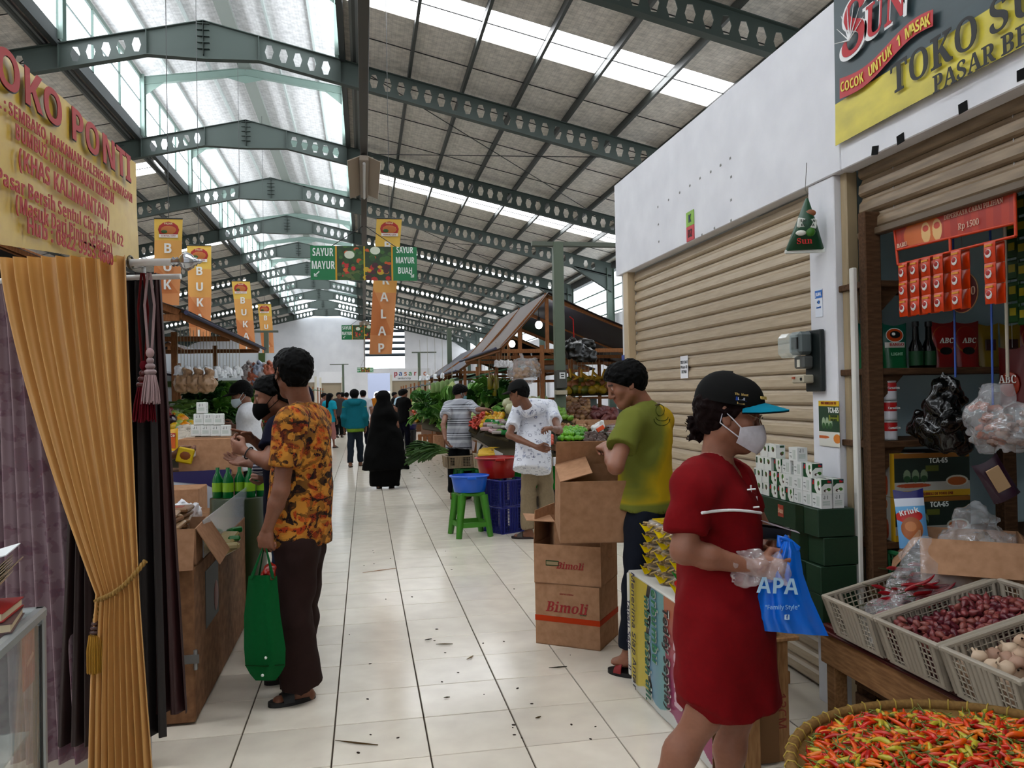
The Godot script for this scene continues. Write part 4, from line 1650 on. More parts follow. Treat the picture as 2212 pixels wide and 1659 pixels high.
func reach(J: Dictionary,k: String,elbow: Vector3,wrist: Vector3,dir: Vector3,palm:=Vector3.DOWN,curl:=0.5) -> void:
	J["arm_"+k]=[J["arm_"+k][0],elbow,wrist]
	J["hand_"+k]={"b": hand_basis(dir,palm,k=="l"),"curl": [curl,curl*1.1,curl*1.2,curl*1.3],"thumb": 0.6}

func shoes(p: Node3D,J: Dictionary,k: Color,s:=1.0) -> void:
	for q in ["leg_r","leg_l"]:
		sandal(p,J[q][2],J[q][3],k.darkened(0.3),k,s)

func crowd_mid() -> void:
	var skin:=Color(0.47,0.30,0.215)
	var base:=at_h(1163,1162,0.0)
	var J:=stand(base,1.62,Vector3(-0.05,0,-1),Vector3(-0.8,-0.25,-0.6),0.05)
	reach(J,"l",at(1100,940,7.85),at(1160,966,7.66),Vector3(1,-0.25,0),Vector3(0.1,0,1),0.5)
	reach(J,"r",at(1208,930,7.75),at(1190,925,7.5),Vector3(-0.4,0,-1),Vector3.DOWN,0.6)
	J.head=at(1121,851,7.82)
	J.neck=at(1141,884,7.92)
	J["leg_l"][3]=J["leg_l"][2]+Vector3(-0.13,-0.05,-0.05)
	var o:={"foot": base,"skin": skin,"size": 0.97,"cell": 0.018,"head_cell": 0.008,"hand_cell": 0.006}
	var p:=person("mid","man in white T-shirt with blue doodles and dark cap, one hand behind his back",J,o)
	wear("shirt",shirt_mesh(J,{"size": 0.97,"fat": 1.08,"hem": at(1149,1018,7.95),"sleeve": 0.4,"ease": 0.03,"wide": 1.0,"cell": 0.016,"flat": 0.78,"arm": 0.85,"rough": 0.007}),cloth("doodles",doodles(),1.5),p)
	wear("trousers",trouser_mesh(J,{"size": 0.97,"ease": 0.022,"cuff": 0.06,"cell": 0.016}),plain_cloth("khaki",Color(0.52,0.455,0.36)),p)
	wear("hair",hair_mesh(J,Color(0.04,0.035,0.035),0.97,0.008,[],0.009),V(0.75),p)
	cap_on(p,J,0.97,Color(0.10,0.085,0.085),Color(0.09,0.08,0.08),Color(0.05,0.05,0.05))
	shoes(p,J,Color(0.16,0.12,0.10))

	# striped polo
	base=at_h(992,1078,0.0)
	J=stand(base,1.60,Vector3(0.45,0,-0.9),Vector3(0.85,-0.35,-0.3),0.06)
	reach(J,"r",at(1030,885,base.z*-1.0 - 0.15),at(1050,884,10.6),Vector3(1,-0.2,-0.2),Vector3.DOWN,0.7)
	reach(J,"l",at(957,918,10.9),at(962,950,10.7),Vector3(0.4,-1,0),Vector3(1,0,0),0.5)
	o={"foot": base,"skin": skin,"size": 0.97,"cell": 0.02,"head_cell": 0.009,"hand_cell": 0.007}
	p=person("mid","man in grey striped polo shirt and dark jeans leaning over the vegetable table",J,o)
	wear("shirt",shirt_mesh(J,{"size": 0.97,"fat": 1.05,"hem": J.hem - Vector3(0,0.05,0),"sleeve": 0.36,"ease": 0.03,"cell": 0.018}),cloth("polo_stripes",stripes([[0.0,Color(0.60,0.61,0.64)],[0.30,Color(0.17,0.17,0.20)],[0.36,Color(0.70,0.71,0.74)],[0.48,Color(0.17,0.17,0.20)],[0.52,Color(0.72,0.73,0.75)],[0.62,Color(0.25,0.25,0.28)],[0.66,Color(0.52,0.53,0.56)],[0.8,Color(0.72,0.73,0.75)]],64),5.0),p)
	wear("trousers",trouser_mesh(J,{"size": 0.97,"cell": 0.018}),plain_cloth("black_denim",Color(0.05,0.055,0.065)),p)
	wear("hair",hair_mesh(J,Color(0.03,0.028,0.03),0.97,0.018,[],0.009),V(0.75),p)
	wear("face_mask",mask_mesh(J,Color(0.45,0.62,0.66),0.97),V(0.8),p)
	shoes(p,J,Color(0.1,0.1,0.1))

	# woman in a black cloak
	base=at_h(832,1054,0.0)
	var b0:=base
	J=stand(base,1.53,Vector3(0.1,0,-1),Vector3(0.1,-0.1,-1),0.0,0.08)
	o={"foot": base,"skin": skin,"size": 0.9,"cell": 0.022,"head_cell": 0.01,"hand_cell": 0.009}
	p=person("mid","woman in long black cloak and veil seen from behind, walking down the aisle",J,o)
	var f:=Field.new(base - Vector3(0.5,0.02,0.45),base+Vector3(0.5,1.62,0.45),0.02)
	f.cap(J.head+Vector3(0,0.012,0),J.neck,0.118,0.10,0.05)
	f.cap(J.neck,base+Vector3(0,1.18,0),0.10,0.20,0.08,Vector3(0,0,1),0.75)
	f.cap(base+Vector3(0,1.18,0),base+Vector3(0.01,0.30,0),0.205,0.375,0.06,Vector3(0,0,1),0.72,2)
	f.cap(base+Vector3(0.0,0.7,0),base+Vector3(0.0,0.03,0),0.26,0.235,0.03,Vector3(0,0,1),0.8,2)
	f.cut(Vector3(0.35,-1,0),base+Vector3(0.05,0.0,0) - Vector3(0,0.3,0))
	f.rough=0.03
	f.rough_f=3.2
	var g:=geo(Color(0.018,0.018,0.021))
	f.net(g)
	wear("cloak",g,V(0.85),p)
	shoes(p,J,Color(0.03,0.03,0.03))

	# teal hooded jacket
	base=at_h(768,1008,0.0)
	J=stand(base,1.60,Vector3(0.05,0,-1),Vector3(0.2,-0.05,-1),0.0,0.12)
	o={"foot": base,"skin": skin,"size": 0.97,"cell": 0.024,"head_cell": 0.011,"hand_cell": 0.009}
	p=person("mid","person in teal hooded jacket and dark jeans walking away along the aisle",J,o)
	wear("jacket",shirt_mesh(J,{"size": 0.97,"hem": J.hem+Vector3(0,0.04,0),"sleeve": 0.94,"ease": 0.05,"wide": 1.0,"cell": 0.022}),plain_cloth("teal_cloth",Color(0.05,0.36,0.41)),p)
	wear("undershirt",shirt_mesh(J,{"size": 0.97,"hem": J.hem - Vector3(0,0.03,0),"sleeve": 0.2,"ease": 0.03,"wide": 1.0,"cell": 0.022}),plain_cloth("lime_cloth",Color(0.40,0.52,0.16)),p)
	f=Field.new(J.neck - Vector3(0.25,0.2,0.2),J.neck+Vector3(0.25,0.15,0.25),0.018)
	f.cap(J.neck+Vector3(-0.1,0.0,0.06),J.neck+Vector3(0.1,0.0,0.06),0.06,0.06,0.04)
	f.cap(J.neck+Vector3(-0.06,-0.04,0.1),J.neck+Vector3(0.06,-0.04,0.1),0.06,0.06,0.05)
	g=geo()
	f.net(g)
	wear("hood",g,plain_cloth("teal_cloth",Color.WHITE),p)
	wear("trousers",trouser_mesh(J,{"size": 0.97,"cell": 0.02,"ease": 0.016}),plain_cloth("dark_jeans",Color(0.10,0.13,0.17)),p)
	wear("hair",hair_mesh(J,Color(0.03,0.028,0.03),0.97,0.02,[[Vector3(0,-0.5,0.86),Vector3(0,0.05,0.06)],[Vector3(0,-1,0),Vector3(0,-0.06,0)]],0.011),V(0.75),p)
	shoes(p,J,Color(0.2,0.14,0.1))

	# seller in white at the left-hand stall
	base=at_d(548,1000,8.4)
	base.y=0.0
	J=stand(base,1.62,Vector3(-0.9,0,0.1),Vector3(-0.85,-0.3,0.2),0.05)
	reach(J,"l",at(560,918,8.3),at(505,922,8.3),Vector3(-1,0.25,0),Vector3(0,0.2,-1),0.6)
	reach(J,"r",at(540,925,8.9),at(503,914,8.8),Vector3(-1,0.1,0.1),Vector3(0,0.4,1),0.6)
	o={"foot": base,"skin": skin,"size": 0.98,"cell": 0.018,"head_cell": 0.008,"hand_cell": 0.006}
	p=person("mid","stallholder in white T-shirt and black cap looking down at a phone",J,o)
	wear("shirt",shirt_mesh(J,{"size": 0.98,"hem": J.hem,"sleeve": 0.36,"ease": 0.035,"wide": 1.0,"cell": 0.016}),plain_cloth("white_cloth",Color(0.83,0.84,0.86)),p)
	wear("trousers",trouser_mesh(J,{"size": 0.98,"cell": 0.02}),plain_cloth("black_denim",Color.WHITE),p)
	wear("hair",hair_mesh(J,Color(0.03,0.028,0.03),0.98,0.012,[],0.009),V(0.75),p)
	cap_on(p,J,0.98,Color(0.035,0.035,0.04),Color(0.035,0.035,0.04),Color(0.03,0.03,0.03))
	wear("face_mask",mask_mesh(J,Color(0.7,0.76,0.78),0.98),V(0.8),p)
	shoes(p,J,Color(0.1,0.1,0.1))
	solo("phone",geo(Color(0.04,0.04,0.05)).box(Vector3.ZERO,Vector3(0.075,0.012,0.15),Basis(),0.004),V(0.25),"dark phone in the white-shirted stallholder's hands","phone","",at(489,911,8.5)+Vector3(0,0.02,0),turn(1.2,0.5))

	# someone behind the curtains, of whom only the forearm shows
	base=at_d(290,1100,4.55)
	base.y=0.0
	J=stand(base,1.58,Vector3(0.75,0,0.2),Vector3(0.8,-0.2,0.3))
	reach(J,"r",at(310,1000,4.35),at(372,984,4.42),Vector3(1,-0.05,0.05),Vector3(0.1,0.8,-0.5),0.55)
	o={"foot": base,"skin": Color(0.52,0.35,0.26),"size": 0.95,"cell": 0.02,"head_cell": 0.01,"hand_cell": 0.005}
	p=person("mid","person hidden behind the gold curtain, holding out a yellow packet",J,o)
	wear("shirt",shirt_mesh(J,{"size": 0.95,"hem": J.hem,"sleeve": 0.4,"ease": 0.03,"cell": 0.02}),plain_cloth("grey_cloth",Color(0.4,0.4,0.42)),p)
	wear("trousers",trouser_mesh(J,{"size": 0.95,"cell": 0.02}),plain_cloth("black_denim",Color.WHITE),p)
	wear("hair",hair_mesh(J,Color(0.03,0.028,0.03),0.95,0.015,[],0.01),V(0.75),p)

	# shoppers further down the aisle: x and y of the feet, facing, height, top, legs, hair, label
	for q in [
		[713,968,Vector3(0.6,0,-0.8),1.55,Color(0.10,0.55,0.63),Color(0.62,0.42,0.40),1,"girl in turquoise top and pink shorts with long dark hair under a brown hat"],
		[873,975,Vector3(0.8,0,-0.6),1.62,Color(0.035,0.035,0.045),Color(0.04,0.04,0.05),0,"man in black T-shirt reaching over the vegetables right of the cloaked woman"],
		[868,955,Vector3(0.7,0,-0.7),1.62,Color(0.62,0.72,0.78),Color(0.1,0.1,0.12),0,"man in pale blue shirt behind the man in the black T-shirt"],
		[786,968,Vector3(0.0,0,-1),1.62,Color(0.75,0.76,0.78),Color(0.06,0.07,0.09),0,"person in black and white jersey walking ahead of the teal jacket"],
		[733,945,Vector3(0.3,0,1),1.60,Color(0.20,0.19,0.19),Color(0.08,0.08,0.08),0,"distant man in dark grey shirt standing left of the aisle"],
		[741,940,Vector3(-0.5,0,-1),1.60,Color(0.66,0.30,0.12),Color(0.1,0.1,0.12),0,"distant person in orange shirt in the aisle"],
		[750,938,Vector3(0.1,0,-1),1.60,Color(0.70,0.70,0.71),Color(0.1,0.12,0.16),0,"distant person in white shirt in the aisle"],
		[815,930,Vector3(0.0,0,1),1.56,Color(0.60,0.36,0.10),Color(0.12,0.1,0.1),1,"distant woman in mustard top walking towards the camera"],
		[829,926,Vector3(0.2,0,1),1.56,Color(0.55,0.16,0.2),Color(0.12,0.1,0.1),1,"distant woman in red headscarf beyond the cloaked woman"],
		[700,945,Vector3(0.9,0,0.2),1.58,Color(0.42,0.30,0.28),Color(0.12,0.1,0.1),0,"distant man in brown shirt at the edge of the left-hand stalls"],
		[852,935,Vector3(0.9,0,0.2),1.58,Color(0.06,0.06,0.07),Color(0.12,0.1,0.1),0,"distant person in dark clothes by the right-hand stalls"]]:
		base=at_h(q[0],q[1],0.0)
		J=stand(base,q[3],q[2],q[2]+Vector3(0,-0.1,0),0.0,0.06)
		if str(q[7]).begins_with("man in black"):
			reach(J,"r",J.arm_r[0]+Vector3(0.12,-0.27,-0.05),J.arm_r[0]+Vector3(0.36,-0.25,-0.15),Vector3(1,0.1,-0.2),Vector3.DOWN,0.4)
		var far: bool=base.z<-22.0
		o={"foot": base,"skin": skin,"size": q[3]/1.66,"cell": 0.034 if far else 0.026,"head_cell": 0.016 if far else 0.012,"hand_cell": 0.012 if far else 0.01}
		p=person("far",q[7],J,o)
		wear("top",shirt_mesh(J,{"size": q[3]/1.66,"hem": J.hem,"sleeve": 0.34,"ease": 0.035,"cell": 0.03 if far else 0.024,"ink": q[4]}),V(0.88),p)
		wear("trousers",trouser_mesh(J,{"size": q[3]/1.66,"cell": 0.03 if far else 0.024,"ink": q[5],"hem": 0.94 if q[6]==0 else 0.5}),V(0.88),p)
		wear("hair",hair_mesh(J,Color(0.035,0.03,0.03),q[3]/1.66,0.018,[],0.014),V(0.75),p)
		if q[6]==1:
			g=geo(Color(0.035,0.03,0.03))
			f=Field.new(J.head - Vector3(0.2,0.45,0.2),J.head+Vector3(0.2,0.15,0.2),0.02)
			f.cap(J.head - J.face*0.05,J.neck - J.face*0.09 - Vector3(0,0.14,0),0.08,0.05,0.03)
			f.net(g)
			wear("long_hair",g,V(0.7),p)
		shoes(p,J,Color(0.12,0.1,0.09))

const WX := 2.1                                     # plane of the right-hand shop fronts
const BR := Basis(Vector3(0, 0, 1), Vector3(0, 1, 0), Vector3(-1, 0, 0))   # reads from the aisle, facing left
const BL := Basis(Vector3(0, 0, -1), Vector3(0, 1, 0), Vector3(1, 0, 0))   # faces right

func wood(key: String,lo: Color,hi: Color,scale:=Vector3(9,1.6,9)) -> StandardMaterial3D:
	return mottled(key,lo,hi,0.72,scale,0.025,6)

func carton_paper() -> StandardMaterial3D:
	return mottled("carton",Color(0.58,0.43,0.32),Color(0.67,0.51,0.39),0.85,Vector3(3,3,3),0.02,9)

# an open box of board: w along x, d along z, h up, flaps [front, right, back, left] as opening angles
func open_carton(called: String,label: String,w: float,h: float,d: float,where: Vector3,bas: Basis,flaps: Array,m: Material,group:="",floor_:=true) -> Node3D:
	var t:=thing(called,label,"carton",where,bas,group)
	var th:=0.005
	var g:=geo(Color(0.56,0.40,0.29))
	for s in [-1,1]:
		g.box(Vector3(0,h/2,s*(d/2 - th/2)),Vector3(w,h,th))
		g.box(Vector3(s*(w/2 - th/2),h/2,0),Vector3(th,h,d - 2*th))
	if floor_:
		g.box(Vector3(0,th/2,0),Vector3(w,th,d))
	part("body",g,m,t)
	for k in 4:
		if flaps[k]==null:
			continue
		var ln: float=(d if k % 2==0 else w)*0.48
		var wd: float=w if k % 2==0 else d
		var f:=geo()
		f.box(Vector3(0,ln/2,0),Vector3(wd - 0.006,ln,0.004))
		var o:=part("flap",f,m,t)
		var dirs:=[Vector3(0,0,d/2),Vector3(w/2,0,0),Vector3(0,0,-d/2),Vector3(-w/2,0,0)]
		o.transform=Transform3D(turn([0.0,PI/2,PI,-PI/2][k])*Basis(Vector3(1,0,0),flaps[k]),dirs[k]+Vector3(0,h,0))
	return t

# a crate of openwork plastic; panels of bars round a rim
func lattice_crate(called: String,label: String,w: float,h: float,d: float,where: Vector3,bas: Basis,k: Color,group:="",nb:=9,taper:=0.94) -> Node3D:
	var t:=thing(called,label,"crate",where,bas,group)
	var m:=V(0.45)
	var g:=geo(k)
	for s in [-1,1]:
		g.box(Vector3(0,h - 0.009,s*d/2),Vector3(w+0.02,0.018,0.016),Basis(),0.004)
		g.box(Vector3(s*w/2,h - 0.009,0),Vector3(0.016,0.018,d),Basis(),0.004)
		g.box(Vector3(0,0.006,s*d*taper/2),Vector3(w*taper,0.012,0.012))
		g.box(Vector3(s*w*taper/2,0.006,0),Vector3(0.012,0.012,d*taper))
	part("rim",g,m,t)
	g=geo(k)
	g.box(Vector3(0,0.004,0),Vector3(w*taper,0.006,d*taper))
	part("base",g,m,t)
	for side in 4:
		g=geo(k)
		var ln:=w if side % 2==0 else d
		var off:=(d if side % 2==0 else w)/2
		var b:=turn([0.0,PI/2,PI,-PI/2][side])
		var n:=maxi(4,int(ln/0.022))
		for i in n+1:
			var u:=-0.5+float(i)/n
			var solid:=(i/5) % 3==1 or i<2 or i>n - 2
			var a:=b*Vector3(u*ln,h - 0.01,off)
			var e:=b*Vector3(u*ln*taper,0.01,off*taper)
			g.tube([e,a],0.011 if solid else 0.0032,4,false)
		for i in range(1,8):
			var v:=i/8.0
			var s2:=lerpf(taper,1.0,v)
			g.tube([b*Vector3(-ln/2*s2,h*v,off*s2),b*Vector3(ln/2*s2,h*v,off*s2)],0.0028,4,false)
		part("side_panel",g,m,t)
	return t

# crumpled clear or coloured plastic: lumpy skin through a list of balls
func bag_mesh(balls: Array,cell: float,rough:=0.02,k:=Color.WHITE,freq:=14.0) -> Geo:
	var lo: Vector3=balls[0][0]
	var hi:=lo
	for b in balls:
		lo=lo.min(b[0] - Vector3.ONE*(b[1]+0.04))
		hi=hi.max(b[0]+Vector3.ONE*(b[1]+0.04))
	var f:=Field.new(lo,hi,cell)
	for b in balls:
		var e: Vector3=b[2] if b.size()>2 else b[0]+Vector3(0.001,0,0)
		f.cap(b[0],e,b[1],b[3] if b.size()>3 else b[1],0.03)
	f.rough=rough
	f.rough_f=freq
	var g:=geo(k)
	f.net(g)
	return g

func pouch_mesh(w: float,h: float,th: float,k: Color,foot:=0.35) -> Geo:
	var g:=geo(k)
	for s in [1.0,-1.0]:
		var net:=PackedVector3Array()
		for j in 9:
			var v:=j/8.0
			for i in 9:
				var u:=i/8.0 - 0.5
				var b:=th*sqrt(maxf(0.0,1.0 - pow(absf(u)*2.0,2.6)))*pow(1.0 - v,0.8)*(1.0 if v>0.02 else 0.9)
				net.append(Vector3(u*w*(1.0 - 0.04*sin(v*PI))*s,v*h - 0.012*sin(PI*(u+0.5))*v,b*s))
		g.grid(net,9,9)
	g.box(Vector3(0,0.003,0),Vector3(w*0.9,0.006,th*1.1))
	return g

# stacked bands of colour, [height share, colour] from the top
func bands(w: int,h: int,rows: Array) -> Image:
	var im:=Image.create(w,h,false,Image.FORMAT_RGB8)
	var y:=0
	for r in rows:
		var n:=int(r[0]*h)+1
		im.fill_rect(Rect2i(0,y,w,n),r[1])
		y+=int(r[0]*h)
	return im

func blob(im: Image,cx: float,cy: float,rx: float,ry: float,k: Color) -> void:
	for y in range(maxi(0,int(cy - ry)),mini(im.get_height(),int(cy+ry)+1)):
		for x in range(maxi(0,int(cx - rx)),mini(im.get_width(),int(cx+rx)+1)):
			if pow((x - cx)/rx,2)+pow((y - cy)/ry,2)<=1.0:
				im.set_pixel(x,y,k)

# a loose sheet on the plane of the shop front; corners run clockwise from top left
func sheet_quad(c: Array,th: float,nu:=2,nv:=2,wave:=0.0) -> Geo:
	var g:=geo()
	var net:=PackedVector3Array()
	for j in nv:
		for i in nu:
			var u:=float(i)/(nu - 1)
			var v:=float(j)/(nv - 1)
			var p: Vector3=(c[0] as Vector3).lerp(c[1],u).lerp((c[3] as Vector3).lerp(c[2],u),v)
			if wave>0.0:
				p+=(c[1] - c[0]).cross(c[3] - c[0]).normalized()*wave*(sin(u*9.0+v*3.0)*0.6+sin(u*23.0 - v*5.0)*0.4)
			net.append(p)
	g.slab(net,nu,nv,th)
	return g

func shop_front() -> void:
	var white:=mottled("white_board",Color(0.80,0.80,0.82),Color(0.86,0.86,0.875),0.6,Vector3(0.5,0.5,0.5),0.02,30)
	var beige:=V(0.45)
	var wall:=Node3D.new()
	wall.name="wall_shop"
	wall.set_meta("kind","structure")
	add_child(wall)
	struct("fascia_board",geo().box(P(WX+0.04,2.835,4.82),Vector3(0.08,0.77,3.22),Basis(),0.004),white,wall)
	struct("fascia_board",geo().box(P(WX+0.04,2.835,0.6),Vector3(0.08,0.77,5.21),Basis(),0.004),white,wall)
	struct("pillar",geo().box(P(WX+0.07,1.225,3.385),Vector3(0.12,2.45,0.21),Basis(),0.004),white,wall)
	struct("side_wall",geo(Color(0.66,0.74,0.76)).box(P(3.5,1.6,3.5),Vector3(2.6,3.2,0.06)),V(0.8),wall)
	struct("rear_wall",geo(Color(0.66,0.74,0.76)).box(P(4.85,1.6,2.4),Vector3(0.1,3.2,8.2)),V(0.8),wall)
	struct("side_wall",geo(Color(0.8,0.8,0.8)).box(P(3.5,1.6,6.4),Vector3(2.7,3.2,0.06)),V(0.8),wall)
	struct("side_wall",geo(Color(0.66,0.74,0.76)).box(P(3.5,1.6,-1.7),Vector3(2.7,3.2,0.06)),V(0.8),wall)
	struct("shop_ceiling",geo(Color(0.7,0.7,0.7)).box(P(3.5,3.0,2.4),Vector3(2.7,0.05,8.2)),V(0.8),wall)
	struct("shutter_guide",geo(Color(0.72,0.64,0.52)).box(P(WX+0.05,1.23,6.24),Vector3(0.07,2.46,0.11),Basis(),0.006),beige,wall)
	struct("shutter_guide",geo(Color(0.60,0.53,0.41)).box(P(WX+0.07,1.23,3.255),Vector3(0.06,2.46,0.045),Basis(),0.006),beige,wall)
	# rolling shutters, slat by slat
	var d1:=struct("door_1",geo(Color(0.40,0.35,0.29)).box(P(WX+0.12,1.2,4.83),Vector3(0.02,2.4,2.7)),beige)
	var prof:=PackedVector2Array([Vector2(0.0,0.0),Vector2(-0.012,0.006),Vector2(-0.019,0.016),Vector2(-0.016,0.052),Vector2(-0.004,0.064),Vector2(0.002,0.0795),Vector2(0.008,0.0795),Vector2(0.008,0.0)])
	var sg:=geo()
	sg.prism(prof,-1.35,1.35)
	var slat:=sg.mesh()
	var sm:=mottled("shutter_paint",Color(0.60,0.53,0.43),Color(0.69,0.62,0.52),0.42,Vector3(0.9,6,0.5),0.03,12)
	for k in 30:
		piece("slat",slat,sm,d1,Transform3D(Basis(),P(WX+0.09,0.02+0.081*k,4.83)))
	var d2:=struct("door_2",geo(Color(0.45,0.39,0.32)).box(P(WX+0.14,2.3,0.75),Vector3(0.02,0.2,4.8)),beige)
	sg=geo()
	sg.prism(prof,-2.42,2.42)
	slat=sg.mesh()
	var rusty:=mottled("shutter_worn",Color(0.36,0.29,0.21),Color(0.58,0.50,0.40),0.5,Vector3(1.4,3,0.35),0.03,13)
	for k in 4:
		piece("slat",slat,rusty,d2,Transform3D(Basis(),P(WX+0.10,2.165+0.081*k,0.78)))
	struct("bottom_bar",geo(Color(0.35,0.29,0.22)).box(P(WX+0.09,2.155,0.78),Vector3(0.045,0.03,4.84),Basis(),0.004),beige,d2)

	# printed banner over the open shop
	var bx:=WX - 0.012
	var a:=at_x(1801,-60,bx)
	var b:=at_x(1809,318,bx)
	var top:=maxf(a.y,3.25)
	var zl:=b.z
	var low:=b.y+0.005
	var wid:=3.4
	var im:=Image.create(512,256,false,Image.FORMAT_RGB8)
	im.fill(Color(0.15,0.22,0.24))
	var mid:=(top - (at_x(1807,226,bx).y))/(top - low)
	im.fill_rect(Rect2i(0,int(mid*256),512,256),Color(0.76,0.70,0.20))
	var wn:=FastNoiseLite.new()
	wn.frequency=0.02
	for y in 256:
		for x in 512:
			var k:=im.get_pixel(x,y)
			im.set_pixel(x,y,k*(1.0+0.16*wn.get_noise_2d(x,y)))
	var bn:=thing("banner","green and yellow plastic banner over the open shop at the right, red sun logo","banner",Vector3(bx,low,zl),BR)
	var h:=top - low
	part("sheet",sheet_quad([Vector3(0,h,0),Vector3(wid,h,0),Vector3(wid,0,0.01),Vector3(0,0,0.012)],0.002,40,10,0.004),pictured("sun_banner",im,0.45),bn)
	var inv:=bn.transform.affine_inverse()
	var put:=func(px: float,py: float) -> Vector3: return inv*at_x(px,py,bx - 0.02)
	var red:=Color(0.68,0.09,0.14)
	# the logo: a white outlined S with rays, then UN
	var s0: Vector3=put.call(1845,62)
	words("S",0.245,Color(0.88,0.88,0.88),bn,s0+Vector3(0,0,0.002),Basis(),1.12,true,true,0.12)
	words("S",0.225,red,bn,s0+Vector3(0.002,0.004,0.004),Basis(),1.0,true,true,0.12)
	var s1: Vector3=put.call(1912,28)
	words("UN",0.145,Color(0.88,0.88,0.88),bn,s1+Vector3(0,0,0.002),Basis(),1.0,true,true,0.1)
	words("UN",0.13,red,bn,s1+Vector3(0.002,0.003,0.004),Basis(),0.93,true,true,0.1)
	var rays:=geo(Color(0.88,0.88,0.88))
	var rc: Vector3=put.call(1838,88)
	for k in 7:
		var an:=0.4+k*0.42
		rays.tube([rc+Vector3(0,0,0.008),rc+Vector3(cos(an)*0.11,sin(an)*0.15,0.008)],[0.004,0.001],4)
	part("logo_rays",rays,V(0.5),bn)
	var rg:=geo(red)
	var net:=PackedVector3Array()
	for j in 2:
		for i in 17:
			var u:=i/16.0
			var p0: Vector3=put.call(lerpf(1816,2018,u),lerpf(170,24,u)+26.0*sin(u*6.0)*0.5+j*(44 - 8*u))
			net.append(p0+Vector3(0,0,0.005))
	rg.slab(net,17,2,0.001)
	part("ribbon",rg,V(0.5),bn)
	var chars:="COCOK UNTUK 1 MASAK"
	for i in chars.length():
		var u:=0.035+i*0.0505
		var p0: Vector3=put.call(lerpf(1816,2018,u),lerpf(170,24,u)+13.0*sin(u*6.0)+21)
		if chars[i]!=" ":
			words(chars[i],0.043,Color(0.85,0.76,0.30),bn,p0+Vector3(0,0,0.008),Basis(Vector3(0,0,1),0.1),0.8)
	var t0: Vector3=put.call(1925,178)
	words("TOKO SUMBER",0.112,Color(0.07,0.07,0.07),bn,Vector3(t0.x,t0.y,0.024),Basis(Vector3(0,0,1),0.015),1.0,true,true,0.0,true)
	t0=put.call(2016,180)
	words("PASAR BERSIH",0.062,Color(0.07,0.07,0.07),bn,Vector3(t0.x,t0.y - 0.012,0.024),Basis(Vector3(0,0,1),0.015),1.0,true,true,0.0,true)

	# things fixed to the fascia, pillar and shutter
	for q in [[1890,325],[1945,300],[2080,232],[2208,160]]:
		solo("tape_patch",geo(Color(0.07,0.075,0.08)).box(Vector3.ZERO,Vector3(0.042,0.036,0.002),Basis(Vector3(0,0,1),rng.randf_range(-0.2,0.3))),V(0.8),"small patch of black tape on the white fascia under the sun banner","tape","black tape on the fascia",at_x(q[0],q[1],WX - 0.002),BR)
	var dots:=[[1421,447],[1444,432],[1468,416],[1490,401],[1512,385],[1535,371],[1556,357],[1577,342],[1579,382],[1579,432],[1579,476],[1543,493],[1516,507],[1422,485],[1423,522]]
	for q in dots:
		solo("tape_scrap",geo(Color(0.55,0.55,0.54)).box(Vector3.ZERO,Vector3(0.016,0.012,0.002),Basis(Vector3(0,0,1),0.2)),V(0.8),"tiny scrap of grey tape left on the blank white fascia above the shutter","tape","tape scraps on the fascia",at_x(q[0],q[1],WX - 0.002),BR)
	var pl:=thing("number_plate","small green over red plate reading K D2 on the white fascia","sign",at_x(1491,488,WX - 0.003),BR)
	part("upper_half",geo(Color(0.48,0.66,0.16)).box(Vector3(0,0.048,0),Vector3(0.12,0.095,0.004)),V(0.5),pl)
	part("lower_half",geo(Color(0.72,0.12,0.18)).box(Vector3(0,-0.048,0),Vector3(0.12,0.095,0.004)),V(0.5),pl)
	words("K",0.05,Color(0.06,0.10,0.28),pl,Vector3(0,0.048,0.004))
	words("D2",0.05,Color(0.12,0.03,0.05),pl,Vector3(0,-0.048,0.004),Basis(),0.8)
	var note:=thing("paper_note","white handwritten note taped on the closed shutter","note",at_x(1478,793,WX+0.068),BR)
	part("sheet",geo(Color(0.86,0.86,0.87)).box(Vector3.ZERO,Vector3(0.13,0.155,0.002)),V(0.8),note)
	words("TIKO DAFI\nPesan 40\nDEPAN",0.02,Color(0.12,0.12,0.14),note,Vector3(0,0.0,0.002),Basis(),1.0,false)
	solo("sticker",geo(Color(0.10,0.22,0.55)).box(Vector3.ZERO,Vector3(0.07,0.09,0.002)),V(0.4),"small blue sticker low on the far shutter guide","sticker","",at_x(1346,779,WX+0.012),BR)
	var ju:=thing("sale_sticker","white and blue sale sticker reading JUAL on the white pillar","sticker",at_x(1769,655,WX+0.008),BR)
	part("sheet",geo(Color(0.84,0.86,0.90)).box(Vector3.ZERO,Vector3(0.06,0.13,0.002)),V(0.5),ju)
	part("header",geo(Color(0.10,0.38,0.70)).box(Vector3(0,0.042,0.0005),Vector3(0.06,0.036,0.002)),V(0.5),ju)
	words("JUAL",0.016,Color(0.9,0.92,0.95),ju,Vector3(0,0.042,0.002))
	part("emblem",geo(Color(0.10,0.38,0.70)).box(Vector3(0,0.005,0.0005),Vector3(0.014,0.016,0.002)),V(0.5),ju)
	words("D    2",0.008,Color(0.1,0.15,0.3),ju,Vector3(0,0.005,0.002))
	words("Sentul",0.009,Color(0.10,0.38,0.70),ju,Vector3(0,-0.02,0.002),Basis(),1.0,false,true,0.2)

	# electricity meter on its black board
	var mt:=thing("electricity_meter","electricity meter with clear cover and breaker on a black board","meter",at_x(1758,780,WX+0.005),BR)
	part("backboard",geo(Color(0.045,0.05,0.06)).box(Vector3(0.03,0,0.012),Vector3(0.13,0.29,0.025),Basis(),0.004),V(0.5),mt)
	part("meter_body",geo(Color(0.33,0.36,0.36)).box(Vector3(-0.01,0.085,0.06),Vector3(0.10,0.11,0.075),Basis(),0.015),V(0.35),mt)
